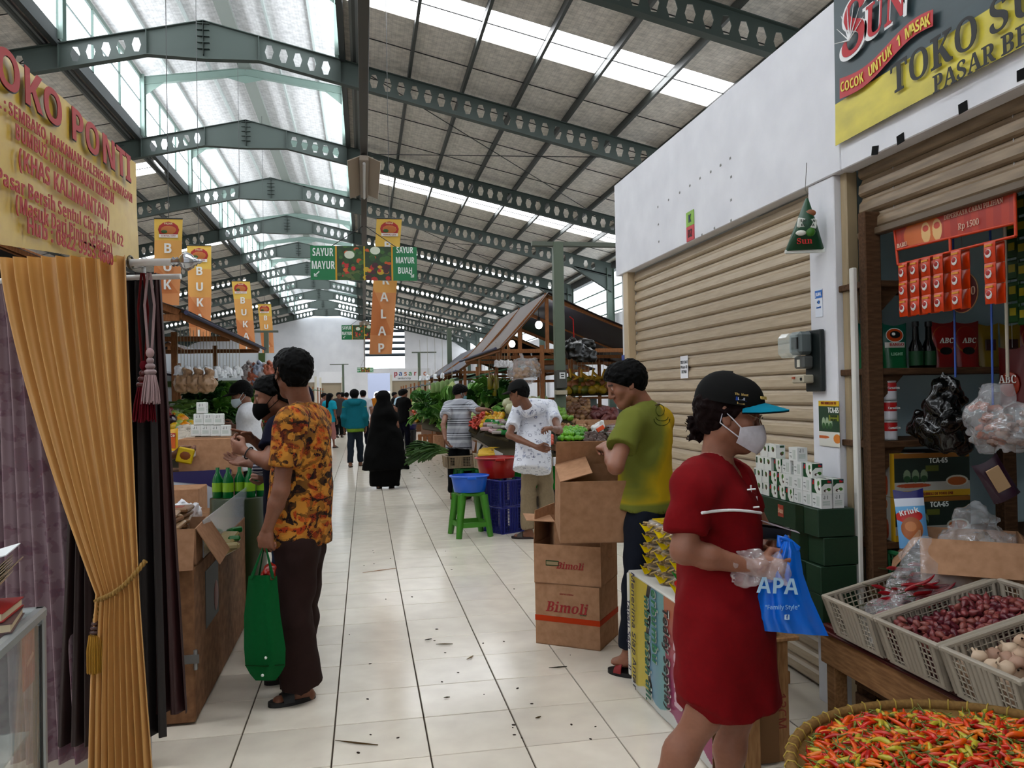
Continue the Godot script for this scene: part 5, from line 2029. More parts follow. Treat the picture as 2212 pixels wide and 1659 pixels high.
	part("register_window",geo(Color(0.10,0.11,0.11)).box(Vector3(0.0,0.085,0.099),Vector3(0.06,0.055,0.004)),V(0.2),mt)
	part("clear_cover",geo().box(Vector3(-0.035,0.075,0.10),Vector3(0.11,0.115,0.09),Basis(),0.02),film("meter_cover",Color(0.8,0.86,0.85),0.25),mt)
	part("terminal_cover",geo(Color(0.30,0.31,0.30)).box(Vector3(-0.005,-0.005,0.05),Vector3(0.085,0.06,0.055),Basis(),0.008),V(0.4),mt)
	part("seal_tag",geo(Color(0.80,0.78,0.72)).box(Vector3(-0.0,-0.01,0.08),Vector3(0.022,0.035,0.004)),V(0.6),mt)
	part("breaker",geo(Color(0.66,0.63,0.55)).box(Vector3(-0.015,-0.085,0.05),Vector3(0.10,0.04,0.06),Basis(),0.006),V(0.45),mt)
	part("breaker_lever",geo(Color(0.62,0.30,0.20)).box(Vector3(-0.04,-0.078,0.083),Vector3(0.016,0.012,0.012)),V(0.45),mt)
	part("knob",geo(Color(0.04,0.04,0.04)).box(Vector3(0.022,-0.085,0.082),Vector3(0.012,0.014,0.008),Basis(),0.003),V(0.5),mt)
	# poster on the pillar
	var pi_:=bands(128,200,[[0.12,Color(0.80,0.64,0.06)],[0.56,Color(0.05,0.20,0.10)],[0.32,Color(0.80,0.79,0.75)]])
	for k in 3:
		blob(pi_,30+k*22,98,11,26,Color(0.55,0.62,0.50))
		blob(pi_,30+k*22,110,9,14,Color(0.12,0.30,0.12))
	blob(pi_,24,160,40,7,Color(0.72,0.33,0.10))
	blob(pi_,112,164,22,20,Color(0.78,0.45,0.12))
	pi_.fill_rect(Rect2i(64,62,60,26),Color(0.45,0.48,0.05))
	var po:=thing("poster","green and yellow product poster taped round the white pillar","poster",at_x(1791,915,WX+0.005),BR)
	var pw:=0.165
	part("sheet",geo().box(Vector3.ZERO,Vector3(pw,0.21,0.002)),pictured("pillar_poster",pi_,0.5),po)
	words("PAT DIBELI DI TO",0.012,Color(0.45,0.05,0.03),po,Vector3(0,0.094,0.002),Basis(),0.9)
	words("TCA-65",0.024,Color(0.85,0.86,0.84),po,Vector3(0.038,0.062,0.002),Basis(),0.8)
	words("SANTAN\nKELAPA",0.010,Color(0.06,0.16,0.06),po,Vector3(0.04,0.026,0.002),Basis(),1.0)

	# pyramid shaped pack hung from a nail
	var tip:=at_x(1757,430,WX - 0.03)
	var py:=thing("pyramid_pack","giant green and white pyramid shaped pack hanging on a wire by the pillar","display pack",Vector3(tip.x - 0.05,tip.y - 0.24,tip.z),turn(-0.35))
	var g:=geo(Color(0.04,0.23,0.12))
	var net2:=PackedVector3Array()
	for j in 9:
		var v:=j/8.0
		for i in 16:
			var an:=TAU*i/16.0
			var wx:=lerpf(0.088,0.006,v)
			var wz:=lerpf(0.012,0.05,sin(v*PI)*0.9)
			var sq:=pow(absf(cos(an)),0.6)*signf(cos(an))
			net2.append(Vector3(sq*wx+0.014*v,0.0+v*0.24,sin(an)*wz))
	g.grid(net2,16,9,true)
	part("pack",g,V(0.35),py)
	part("white_band",geo(Color(0.82,0.83,0.80)).box(Vector3(0.006,0.118,0.037),Vector3(0.085,0.045,0.012),Basis(Vector3(0,0,1),-0.12),0.005),V(0.35),py)
	part("bottom_seal",geo(Color(0.82,0.83,0.80)).box(Vector3(0,-0.004,0),Vector3(0.178,0.02,0.012),Basis(),0.003),V(0.35),py)
	part("dish",geo(Color(0.50,0.30,0.18)).ball(Vector3(0.022,0.165,0.033),Vector3(0.026,0.017,0.008),12,7),V(0.4),py)
	part("coconut",geo(Color(0.20,0.42,0.10)).ball(Vector3(0.02,0.078,0.037),Vector3(0.022,0.022,0.01),12,7),V(0.4),py)
	part("coconut_flesh",geo(Color(0.84,0.84,0.80)).ball(Vector3(-0.022,0.074,0.04),Vector3(0.024,0.013,0.008),12,7),V(0.4),py)
	words("SANTAN\nKELAPA",0.012,Color(0.05,0.16,0.08),py,Vector3(0.008,0.118,0.044),Basis(Vector3(0,0,1),-0.05))
	words("Sun",0.026,Color(0.75,0.10,0.10),py,Vector3(-0.008,0.036,0.04),Basis(),1.0,true,true)
	g=geo(Color(0.25,0.22,0.2))
	g.tube([Vector3(0.014,0.238,0),Vector3(0.02,0.262,0.004),Vector3(0.008,0.28,0.0),Vector3(0.014,0.36,0.0),Vector3(0.012,0.40,0.025)],0.0014,5)
	part("wire",g,V(0.5),py)

	shop_goods()

func shop_goods() -> void:
	var plank:=wood("shelf_wood",Color(0.24,0.165,0.11),Color(0.36,0.26,0.18),Vector3(1.5,9,9))
	var bare:=wood("table_wood",Color(0.42,0.29,0.18),Color(0.58,0.43,0.29),Vector3(9,9,1.2))
	# market table that carries the crates
	var tb:=thing("display_table","low wooden display table with dark red front strip in the open shop","table",P(2.5,0,1.6))
	part("table_top",geo().box(Vector3(0,0.462,0),Vector3(1.14,0.03,3.1),Basis(),0.004),bare,tb)
	part("front_strip",geo(Color(0.26,0.055,0.06)).box(Vector3(-0.585,0.465,0),Vector3(0.03,0.04,3.1),Basis(),0.006).box(Vector3(-0.595,0.455,0),Vector3(0.03,0.014,3.1),Basis(),0.004),V(0.4),tb)
	part("front_board",geo().box(Vector3(-0.57,0.375,0),Vector3(0.028,0.135,3.1),Basis(),0.004),bare,tb)
	for q in [[-0.54,1.5],[-0.54,0.0],[-0.54,-1.5],[0.53,1.5],[0.53,-1.5]]:
		part("leg",geo().box(Vector3(q[0],0.225,q[1]),Vector3(0.06,0.45,0.06),Basis(),0.004),bare,tb)
	# slatted crate under the table
	for k in 2:
		var cr:=thing("wooden_crate","dark slatted wooden crate %s under the display table" % ["nearer the planks,","further right,"][k],"crate",P(2.22,0,2.78 - 0.62*k))
		for j in 3:
			part("slat",geo().box(Vector3(-0.2,0.06+0.105*j,0),Vector3(0.014,0.075,0.55),Basis(),0.003),plank,cr)
			part("slat",geo().box(Vector3(0.0,0.06+0.105*j,0.27),Vector3(0.4,0.075,0.014),Basis(),0.003),plank,cr)
		for s in [[-0.18,-0.26],[-0.18,0.25],[0.19,0.25],[0.19,-0.26]]:
			part("corner_post",geo().box(Vector3(s[0],0.15,s[1]),Vector3(0.035,0.3,0.035),Basis(),0.003),plank,cr)
		part("base",geo().box(Vector3(0,0.012,0),Vector3(0.4,0.02,0.54)),plank,cr)
	solo("cabbage_bag",bag_mesh([[Vector3(0,0.1,0),0.09],[Vector3(0.02,0.12,0.16),0.085],[Vector3(0.01,0.06,0.08),0.06]],0.012,0.02),film("pale_bag",Color(0.75,0.80,0.74),0.55,0.2),"pale plastic bag on the floor under the display table","bag","",P(2.05,0.0,1.95))

	# stand of raw planks in front of the table
	var st:=thing("plank_stand","stand of raw upright planks behind the woman's legs, red pencil marks","stand",P(1.58,0,2.95),turn(0.05))
	var raw:=wood("raw_wood",Color(0.50,0.36,0.23),Color(0.66,0.50,0.34),Vector3(9,1.3,9))
	for q in [[0.03,0.075,0.0],[-0.12,0.06,0.05],[-0.2,0.05,-0.15],[0.05,0.06,-0.3]]:
		part("plank",geo().box(Vector3(q[0],0.245,q[2]),Vector3(q[1],0.49,0.022),Basis(),0.003),raw,st)
	for y in [0.06,0.32]:
		part("cross_plank",geo().box(Vector3(-0.06,y,-0.02),Vector3(0.30,0.05,0.02),Basis(),0.003),raw,st)
	part("top_board",geo().box(Vector3(-0.06,0.498,-0.12),Vector3(0.30,0.016,0.36),Basis(),0.003),raw,st)
	words("13CM",0.04,Color(0.50,0.16,0.10),st,Vector3(0.03,0.20,0.0125),Basis(Vector3(0,0,1),-PI/2),1.0,false)

	# flat winnowing basket heaped with bird's-eye chilies
	var bc:=P(1.30,0.0,1.35)
	var rimh:=0.672
	var bas_r:=0.42
	var ct:=at(2182,1695,1.613)
	bc.x=ct.x
	bc.z=ct.z
	var bk:=thing("winnowing_basket","round flat bamboo basket with yellow bound rim, heaped with small chilies","basket",Vector3(bc.x,rimh - 0.1,bc.z))
	var bam:=wood("bamboo",Color(0.36,0.26,0.13),Color(0.52,0.40,0.22),Vector3(14,14,14))
	var g:=geo()
	var pr:=[]
	for k in 9:
		var u:=k/8.0
		pr.append(Vector2(0.01+(bas_r - 0.012)*u,0.1*pow(u,3.0)))
	g.lathe(pr,48)
	part("woven_tray",g,bam,bk)
	g=geo()
	var ring:=[]
	for i in 65:
		ring.append(Vector3(cos(TAU*i/64.0)*bas_r,0.1,sin(TAU*i/64.0)*bas_r))
	g.tube(ring,0.013,8,false)
	part("rim",g,bam,bk)
	var bind:=geo(Color(0.60,0.50,0.18))
	for i in 60:
		var an:=TAU*i/60.0
		var c0:=Vector3(cos(an)*bas_r,0.1,sin(an)*bas_r)
		var ox:=Vector3(cos(an+0.25),0,sin(an+0.25))
		var lp:=[]
		for k in 7:
			var q:=TAU*k/6.0
			lp.append(c0+ox*cos(q)*0.0145+Vector3.UP*sin(q)*0.0145)
		bind.tube(lp,0.0022,4,false)
	part("binding",bind,V(0.6),bk)
	# what it stands on
	var bs:=thing("basket_stand","upturned plastic drum under the chili basket","drum",Vector3(bc.x,0,bc.z))
	part("drum",geo(Color(0.20,0.25,0.22)).lathe([Vector2(0.02,0),Vector2(0.21,0),Vector2(0.2,0.3),Vector2(0.17,rimh - 0.102),Vector2(0.02,rimh - 0.102)],24),V(0.5),bs)
	part("foot_ring",geo(Color(0.20,0.25,0.22)).lathe([Vector2(0.205,0.0),Vector2(0.225,0.0),Vector2(0.225,0.03),Vector2(0.205,0.03)],24),V(0.5),bs)
	# chilies: three shapes, each in its ripeness
	var tones:=[Color(0.72,0.13,0.03),Color(0.78,0.22,0.03),Color(0.80,0.30,0.04),Color(0.62,0.06,0.03),Color(0.80,0.42,0.07),Color(0.66,0.60,0.16)]
	var pods:=[]
	var stems:=[]
	for k in 12:
		var tone: Color=tones[k % 6]
		var ln:=0.038+0.004*(k % 4)
		var cv:=0.006*((k % 3) - 1)
		var r:=0.0052+0.0006*(k % 3)
		g=geo(tone)
		var pts:=[]
		var rr:=[]
		for i in 7:
			var u:=i/6.0
			pts.append(Vector3(cv*sin(u*PI),0,(u - 0.5)*ln))
			rr.append(r*[0.55,0.95,1.0,0.92,0.75,0.48,0.12][i])
		g.tube(pts,rr,7)
		pods.append(g.mesh())
	g=geo(Color(0.36,0.40,0.12))
	g.tube([Vector3(0,0,-0.016),Vector3(0,0.001,-0.022),Vector3(0.001,0.004,-0.03),Vector3(0.002,0.008,-0.040)],[0.0046,0.0028,0.0012,0.001],6)
	var stem:=g.mesh()
	var spots:=[]
	for k in 2600:
		var an:=rng.randf()*TAU
		var rad:=sqrt(rng.randf())*(bas_r - 0.028)
		var u:=rad/bas_r
		var hh:=rimh - 0.012+0.05*(1.0 - u*u)+0.006*sin(an*5.0+rad*30.0)
		hh-=rng.randf()*0.022 if k>1100 else rng.randf()*0.006
		spots.append(Transform3D(turn(rng.randf()*TAU,rng.randf_range(-0.35,0.35),rng.randf()*TAU).scaled(Vector3.ONE*rng.randf_range(0.85,1.2)),Vector3(bc.x+cos(an)*rad,hh,bc.z+sin(an)*rad)))
	var close:=[]
	var inv:=Transform3D(lens,EYE).affine_inverse()
	for k in spots.size():
		var q: Vector3=inv*spots[k].origin
		var px:=1106 - q.x/q.z*FOC
		var py:=829.5+q.y/q.z*FOC
		var inside:=px<2190 and py<1645
		close.append([(q.length() if inside and k<1100 else 99.0+k),k])
	close.sort_custom(func(x,y): return x[0]<y[0])
	var rest:=[]
	var made:=0
	for c in close:
		var k: int=c[1]
		if made<290 and c[0]<90.0:
			made+=1
			var o:=piece("chili",pods[k % 12],V(0.3),self,spots[k])
			var names:=["deep orange","orange","bright orange","red","amber","yellow green"]
			tag(o,names[k % 6]+" bird's-eye chili lying in the round bamboo basket","chili","%s chilies in the bamboo basket" % names[k % 6])
			piece("stem",stem,V(0.5),o,Transform3D(Basis(),Vector3(0,0,0.0)))
		else:
			rest.append(k)
	for k in 12:
		var own:=rest.filter(func(i): return i % 12==k)
		var mm:=MultiMesh.new()
		mm.transform_format=MultiMesh.TRANSFORM_3D
		mm.mesh=pods[k]
		mm.instance_count=own.size()
		for i in own.size():
			mm.set_instance_transform(i,Transform3D(Basis(),-bk.position)*spots[own[i]])
		var mi:=MultiMeshInstance3D.new()
		mi.name="chilies_beneath"
		mi.multimesh=mm
		mi.material_override=V(0.3)
		mi.set_meta("kind","stuff")
		bk.add_child(mi,true)
	var mm2:=MultiMesh.new()
	mm2.transform_format=MultiMesh.TRANSFORM_3D
	mm2.mesh=stem
	mm2.instance_count=rest.size()
	for i in rest.size():
		mm2.set_instance_transform(i,Transform3D(Basis(),-bk.position)*spots[rest[i]])
	var mi2:=MultiMeshInstance3D.new()
	mi2.name="stems_beneath"
	mi2.multimesh=mm2
	mi2.material_override=V(0.5)
	mi2.set_meta("kind","stuff")
	bk.add_child(mi2,true)

	# three plastic crates tilted towards the aisle
	var tilt:=Basis(Vector3(0,0,1),0.22)
	var milk:=Color(0.62,0.58,0.52)
	var cx:=2.11
	var crates:=[]
	var cl:=["leftmost of three whitish crates on the table, holding a bag of long red chilies","middle of three whitish crates on the table, full of shallots","rightmost of three whitish crates on the table, full of garlic bulbs"]
	for k in 3:
		var c:=lattice_crate("plastic_crate",cl[k],0.52,0.17,0.315,P(cx,0.537,2.80 - 0.335*k),tilt,milk,"whitish produce crates on the display table")
		crates.append(c.transform)
	# shallots
	var sh:=[]
	for k in 4:
		g=geo([Color(0.40,0.12,0.15),Color(0.48,0.20,0.20),Color(0.34,0.09,0.14),Color(0.52,0.26,0.24)][k])
		g.lathe([Vector2(0.001,-0.017),Vector2(0.007,-0.0145),Vector2(0.0125,-0.006),Vector2(0.0125,0.003),Vector2(0.008,0.012),Vector2(0.003,0.019),Vector2(0.001,0.026)],9,Vector3.ZERO,Basis(),0.05)
		sh.append(g.mesh())
	for layer in 2:
		for i in 16:
			for j in 9:
				if rng.randf()<0.08:
					continue
				var p:=Vector3(-0.235+i*0.0295+rng.randf_range(-0.006,0.006),0.10+0.02*layer+0.012*sin(i*0.7+j)+rng.randf_range(0,0.012),-0.13+j*0.0305+rng.randf_range(-0.006,0.006))
				var o:=piece("shallot",sh[rng.randi() % 4],V(0.35),self,crates[1]*Transform3D(turn(rng.randf()*TAU,rng.randf_range(0.6,2.4),0),p))
				tag(o,"small red shallot in the middle whitish crate on the table","shallot","shallots in the middle crate")
	g=geo(Color(0.30,0.09,0.11))
	g.box(Vector3(0,0.05,0),Vector3(0.48,0.09,0.285),Basis(),0.01)
	var bed:=solo("shallot_bed",g,V(0.6),"dense lower layer of shallots filling the middle crate","shallots","",crates[1].origin,crates[1].basis)
	bed.set_meta("kind","stuff")
	# garlic
	var ga:=[]
	for k in 3:
		g=geo([Color(0.72,0.60,0.50),Color(0.76,0.66,0.56),Color(0.66,0.52,0.44)][k])
		var net:=PackedVector3Array()
		var prof:=[Vector2(0.006,-0.019),Vector2(0.019,-0.017),Vector2(0.0255,-0.006),Vector2(0.024,0.006),Vector2(0.014,0.016),Vector2(0.005,0.022),Vector2(0.0035,0.034)]
		for q in prof:
			for i in 20:
				var an:=TAU*i/20.0
				var r: float=q.x*(1.0+0.09*absf(sin(an*3.5)) - 0.04)
				net.append(Vector3(cos(an)*r,q.y,-sin(an)*r))
		g.grid(net,20,7,true)
		ga.append(g.mesh())
	for layer in 2:
		for i in 9:
			for j in 6:
				var p:=Vector3(-0.22+i*0.054+0.02*layer+rng.randf_range(-0.006,0.006),0.095+0.034*layer+rng.randf_range(0,0.012),-0.125+j*0.05+rng.randf_range(-0.006,0.006))
				if layer==1 and (absf(p.x)>0.2 or absf(p.z)>0.11):
					continue
				var o:=piece("garlic_bulb",ga[rng.randi() % 3],V(0.55),self,crates[2]*Transform3D(turn(rng.randf()*TAU,rng.randf_range(-0.9,0.9),rng.randf_range(-0.8,0.8)),p))
				tag(o,"white garlic bulb in the right-hand whitish crate on the table","garlic","garlic bulbs in the right-hand crate")
	g=geo(Color(0.62,0.50,0.40))
	g.box(Vector3(0,0.05,0),Vector3(0.48,0.09,0.285),Basis(),0.01)
	bed=solo("garlic_bed",g,V(0.6),"dense lower layer of garlic filling the right-hand crate","garlic","",crates[2].origin,crates[2].basis)
	bed.set_meta("kind","stuff")
	# long red chilies in a clear bag
	g=geo(Color(0.50,0.03,0.06))
	var pts:=[]
	for i in 9:
		pts.append(Vector3(0.006*sin(i*0.8),0.004*cos(i*0.6),(i - 4)*0.017))
	g.tube(pts,[0.003,0.0075,0.0085,0.0085,0.008,0.007,0.006,0.004,0.001],7)
	g.ink(Color(0.20,0.22,0.08))
	g.tube([Vector3(0,0,-0.066),Vector3(0.004,0.002,-0.085),Vector3(0.012,0.003,-0.10)],[0.003,0.0018,0.0015],5)
	var lc:=g.mesh()
	for k in 110:
		var u:=rng.randf()
		var p:=Vector3(-0.10+0.2*rng.randf()+0.05*u,0.06+0.13*u*rng.randf()+0.03*rng.randf(),rng.randf_range(-0.09,0.10))
		var o:=piece("long_chili",lc,V(0.3),self,crates[0]*Transform3D(turn(PI/2+rng.randf_range(-0.7,0.7),rng.randf_range(-0.4,0.4)),p))
		tag(o,"long dark red chili in the clear bag in the leftmost whitish crate","chili","long red chilies in the clear bag")
	var clear:=film("clear_plastic",Color(0.97,0.97,0.98),0.16,0.1)
	g=bag_mesh([[Vector3(0,0.10,0),0.10],[Vector3(-0.11,0.08,0.02),0.075],[Vector3(0.12,0.10,0.0),0.10],[Vector3(0.09,0.20,-0.02),0.085],[Vector3(0.14,0.27,-0.04),0.05],[Vector3(0.2,0.12,0.03),0.07]],0.011,0.035,Color.WHITE,9.0)
	solo("plastic_bag",g,clear,"large clear plastic bag of long red chilies in the leftmost whitish crate","bag","",crates[0].origin+Vector3(-0.01,0,0),crates[0].basis)
	g=bag_mesh([[Vector3(-0.2,0.06,0.05),0.045],[Vector3(-0.18,0.05,-0.02),0.04],[Vector3(-0.21,0.05,0.1),0.035]],0.008,0.03)
	solo("plastic_bag",g,clear,"small crumpled clear bag at the front of the leftmost whitish crate","bag","",crates[0].origin,crates[0].basis)

	# green cartons topped with little cartons of coconut milk
	var sx:=1.90
	var gi:=bands(64,64,[[1.0,Color(0.035,0.17,0.085)]])
	var gn:=FastNoiseLite.new()
	gn.frequency=0.1
	for y in 64:
		for x in 64:
			gi.set_pixel(x,y,gi.get_pixel(x,y)*(1.0+0.12*gn.get_noise_2d(x,y)))
	var gm:=pictured("green_carton",gi,0.55)
	for k in 4:
		var y:=0.48+0.122*k
		var t:=thing("green_carton","dark green carton, number %s from the top under the coconut milk" % ["four","three","two","one"][k],"carton",P(sx+0.09 - 0.01*(k % 2),y,3.40),turn(0.02*(k % 3 - 1)),"dark green cartons beside the pillar")
		part("body",geo().box(Vector3(0,0.06,0),Vector3(0.17,0.119,0.60),Basis(),0.003),gm,t)
		part("tape",geo(Color(0.03,0.13,0.07)).box(Vector3(-0.086,0.06,0.15),Vector3(0.002,0.118,0.07)),V(0.3),t)
		if k==3:
			part("emblem",geo(Color(0.60,0.24,0.18)).box(Vector3(-0.086,0.07,-0.02),Vector3(0.002,0.055,0.05)),V(0.4),t)
			words("Sun",0.022,Color(0.75,0.6,0.5),t,Vector3(-0.0875,0.07,-0.02),BR,0.8,true,true)
	var fr:=bands(64,84,[[0.30,Color(0.03,0.26,0.14)],[0.70,Color(0.82,0.83,0.81)]])
	for y in 30:
		fr.fill_rect(Rect2i(0,20+y,int(maxf(0.0,26 - y*1.1)),1),Color(0.03,0.26,0.14))
	fr.fill_rect(Rect2i(38,6,20,14),Color(0.72,0.10,0.12))
	fr.fill_rect(Rect2i(48,4,12,6),Color(0.14,0.16,0.45))
	blob(fr,44,58,13,10,Color(0.20,0.42,0.12))
	blob(fr,24,64,10,8,Color(0.22,0.12,0.08))
	blob(fr,32,66,8,6,Color(0.90,0.90,0.88))
	var sd_:=bands(64,84,[[1.0,Color(0.80,0.81,0.80)]])
	for k in 5:
		sd_.fill_rect(Rect2i(8,40+k*6,44,2),Color(0.45,0.55,0.48))
	stroke(sd_,20,8,1.57,20,3,Color(0.2,0.25,0.22))
	stroke(sd_,36,8,1.57,20,3,Color(0.2,0.25,0.22))
	stroke(sd_,12,20,0.9,10,2,Color(0.2,0.25,0.22))
	var wh:=bands(64,84,[[0.22,Color(0.80,0.81,0.80)],[0.78,Color(0.83,0.84,0.82)]])
	wh.fill_rect(Rect2i(28,4,30,14),Color(0.05,0.24,0.13))
	blob(wh,40,56,12,12,Color(0.28,0.18,0.12))
	blob(wh,46,50,8,8,Color(0.25,0.42,0.14))
	var faces:=[pictured("milk_front",fr,0.4),pictured("milk_side",sd_,0.4),pictured("milk_white",wh,0.4)]
	var bm:=geo().box(Vector3.ZERO,Vector3(0.05,0.0615,0.0715),Basis(),0.0).mesh()
	var rows:=[[0,1,2,3,4,5,6,7],[0,1,2,3,4,5,6,7],[0.3,1.3,2.6,3.7,5.0,6.1],[0.9,1.9,4.5]]
	for r in rows.size():
		for c in rows[r]:
			for back in 2:
				if r>1 and back==1:
					continue
				var f:=2 if c<2 else (0 if (int(c)+r) % 8<5 else 1)
				var o:=piece("milk_carton",bm,faces[f],self,Transform3D(turn(rng.randf_range(-0.06,0.06)),P(sx+0.032+0.056*back,0.48+0.122*4+0.031+0.0622*r,3.66 - 0.0745*c)))
				tag(o,"tiny %s coconut milk carton in %s row of the stack" % [["green and white","white, back-turned","whitish"][f],["the bottom","the second","the third","the top"][r]],"milk carton","%s coconut milk cartons, %s row" % [["green and white","back-turned","whitish"][f],["bottom","second","third","top"][r]])

	# green plastic basket with bags, in front of the shelf post
	lattice_crate("plastic_basket","green plastic basket of packets between the milk cartons and the shelf",0.26,0.16,0.3,P(2.36,0.62,2.99),turn(0.1),Color(0.10,0.34,0.20),"",8)
	solo("riser",geo().box(Vector3(0,0.07,0),Vector3(0.3,0.14,0.34),Basis(),0.004),carton_paper(),"low carton under the green plastic basket","carton","",P(2.36,0.478,2.99),turn(0.1))
	for k in 3:
		solo("sugar_bag",bag_mesh([[Vector3(0,0.05,0),0.05],[Vector3(0.02,0.1,0.0),0.04]],0.01,0.02),film("pale_bag",Color(0.75,0.80,0.74),0.55,0.2),"pale sugar bag in the green plastic basket","bag","pale bags in the green plastic basket",P(2.30+0.06*k,0.69,3.02 - 0.05*k))
	var ci:=bands(96,192,[[0.16,Color(0.10,0.10,0.36)],[0.14,Color(0.78,0.80,0.85)],[0.14,Color(0.36,0.62,0.80)],[0.56,Color(0.36,0.58,0.76)]])
	blob(ci,40,88,42,20,Color(0.72,0.12,0.10))
	blob(ci,44,128,34,38,Color(0.60,0.34,0.16))
	blob(ci,40,120,18,16,Color(0.72,0.45,0.24))
	var cp:=thing("snack_packet","blue and red packet of fried chicken flour propped against the shelf post","packet",P(2.27,0.80,3.0),turn(-0.4,-0.12,0.06))
	part("bag",pouch_mesh(0.12,0.25,0.025,Color.WHITE).uv_planar(Vector3.RIGHT,Vector3.DOWN,Vector3(-0.06,0.25,0),Vector2(0.12,0.25)),pictured("chip_packet",ci,0.3),cp)
	words("Kriuk",0.022,Color(0.9,0.9,0.88),cp,Vector3(-0.012,0.155,0.022),Basis(Vector3(0,0,1),0.2))

	# shelving against the side wall
	var sf:=thing("shelf_unit","brown wooden shelf unit against the pale side wall of the open shop","shelf",P(2.100,0,3.2))
	part("post",geo().box(Vector3(0.06,1.12,0.1),Vector3(0.075,2.24,0.05),Basis(),0.004),plank,sf)
	part("post",geo().box(Vector3(0.80,0.8,0.0),Vector3(0.07,1.3,0.06),Basis(),0.004),plank,sf)
	for y in [0.80,1.235,1.55,1.93]:
		part("shelf_board",geo().box(Vector3(0.8 if y<1.9 else 0.25,y,-0.03),Vector3(1.55 if y<1.9 else 0.45,0.028,0.30),Basis(),0.003),plank,sf)
		part("bracket",geo().prism(PackedVector2Array([Vector2(0,0),Vector2(0.13,0),Vector2(0.1,-0.03),Vector2(0,-0.13)]),0.06,0.09,Transform3D(Basis(),Vector3(0.09,y - 0.014,0.0))),plank,sf)
	part("rail",geo(Color(0.78,0.77,0.74)).box(Vector3(-0.015,1.0,0.09),Vector3(0.022,2.0,0.03),Basis(),0.004),V(0.6),sf)
	# on the 1.55 m shelf: pouches and bottles
	var ban:=bands(96,150,[[0.5,Color(0.03,0.30,0.24)],[0.5,Color(0.03,0.34,0.18)]])
	blob(ban,48,40,34,24,Color(0.85,0.86,0.84))
	blob(ban,48,40,31,21,Color(0.72,0.25,0.06))
	blob(ban,50,38,20,12,Color(0.08,0.09,0.10))
	blob(ban,44,36,7,5,Color(0.85,0.86,0.84))
	ban.fill_rect(Rect2i(10,64,76,18),Color(0.80,0.80,0.76))
	for k in 2:
		var t:=thing("sauce_pouch","teal green sauce pouch, %s of the pair on the upper shelf" % ["left","right"][k],"pouch",P(2.185+0.112*k,1.564,3.14),turn(-0.15),"teal sauce pouches on the upper shelf")
		part("bag",pouch_mesh(0.112,0.20,0.022,Color.WHITE).uv_planar(Vector3.RIGHT,Vector3.DOWN,Vector3(-0.056,0.2,0),Vector2(0.112,0.2)),pictured("bango",ban,0.25),t)
		words("BANGO",0.013,Color(0.62,0.08,0.12),t,Vector3(0,0.104,0.023))
		words("LIGHT",0.013,Color(0.55,0.75,0.62),t,Vector3(0,0.062,0.024))
	for k in 2:
		var t:=thing("sauce_bottle","dark sauce bottle with green label, %s of two on the upper shelf" % ["left","right"][k],"bottle",P(2.420+0.065*k,1.564,3.16))
		part("glass",geo(Color(0.03,0.02,0.02)).lathe([Vector2(0.001,0),Vector2(0.029,0),Vector2(0.03,0.09),Vector2(0.014,0.13),Vector2(0.012,0.19),Vector2(0.001,0.19)],14),V(0.12),t)
		part("label",geo(Color(0.06,0.28,0.14)).lathe([Vector2(0.0305,0.012),Vector2(0.0308,0.075),Vector2(0.0305,0.076)],14),V(0.5),t)
		part("cap",geo(Color(0.05,0.05,0.05)).lathe([Vector2(0.013,0.185),Vector2(0.015,0.186),Vector2(0.015,0.208),Vector2(0.001,0.209)],12),V(0.4),t)
	var abc:=bands(96,150,[[1.0,Color(0.48,0.04,0.04)]])
	blob(abc,46,60,40,44,Color(0.62,0.32,0.10))
	blob(abc,47,58,38,41,Color(0.52,0.05,0.04))
	blob(abc,50,96,22,12,Color(0.06,0.05,0.04))
	var am:=pictured("abc",abc,0.25)
	for k in 6:
		var yl:=k==2 or k==3 or k==5
		var t:=thing("sauce_pouch","%s, %s of the row right of the bottles" % ["yellow and brown sauce sachet pack" if yl else "dark red sauce pouch",["first","second","third","fourth","fifth","sixth"][k]],"pouch",P(2.550+0.115*k,1.564,3.15),turn(-0.1),"")
		if yl:
			part("bag",pouch_mesh(0.10,0.2,0.02,Color(0.50,0.40,0.04)),V(0.35),t)
			part("label",geo(Color(0.22,0.08,0.05)).box(Vector3(0.0,0.1,0.0175),Vector3(0.05,0.05,0.006),Basis(),0.002),V(0.35),t)
		else:
			part("bag",pouch_mesh(0.125,0.21,0.024,Color.WHITE).uv_planar(Vector3.RIGHT,Vector3.DOWN,Vector3(-0.0625,0.21,0),Vector2(0.125,0.21)),am,t)
			words("ABC",0.022,Color(0.85,0.85,0.82),t,Vector3(0,0.12,0.025),Basis(),1.0,true,true,0.15)
	# cans on the lower shelf
	for k in 3:
		var t:=thing("milk_can","red and white milk can, %s of the stack of three on the lower shelf" % ["bottom","middle","top"][k],"can",P(2.260,1.2495+0.087*k,3.14),turn(-0.4+0.5*k),"stacked milk cans")
		part("can",geo(Color(0.72,0.72,0.72)).lathe([Vector2(0.001,0),Vector2(0.036,0),Vector2(0.0375,0.003),Vector2(0.036,0.007),Vector2(0.036,0.079),Vector2(0.0375,0.083),Vector2(0.036,0.086),Vector2(0.001,0.084)],20),V(0.3,0.4),t)
		part("label",geo(Color(0.68,0.05,0.07)).lathe([Vector2(0.0362,0.04),Vector2(0.0366,0.042),Vector2(0.0366,0.076),Vector2(0.0362,0.078)],20),V(0.4),t)
		part("lower_label",geo(Color(0.80,0.80,0.82)).lathe([Vector2(0.0362,0.008),Vector2(0.0366,0.01),Vector2(0.0366,0.04),Vector2(0.0362,0.041)],20),V(0.4),t)
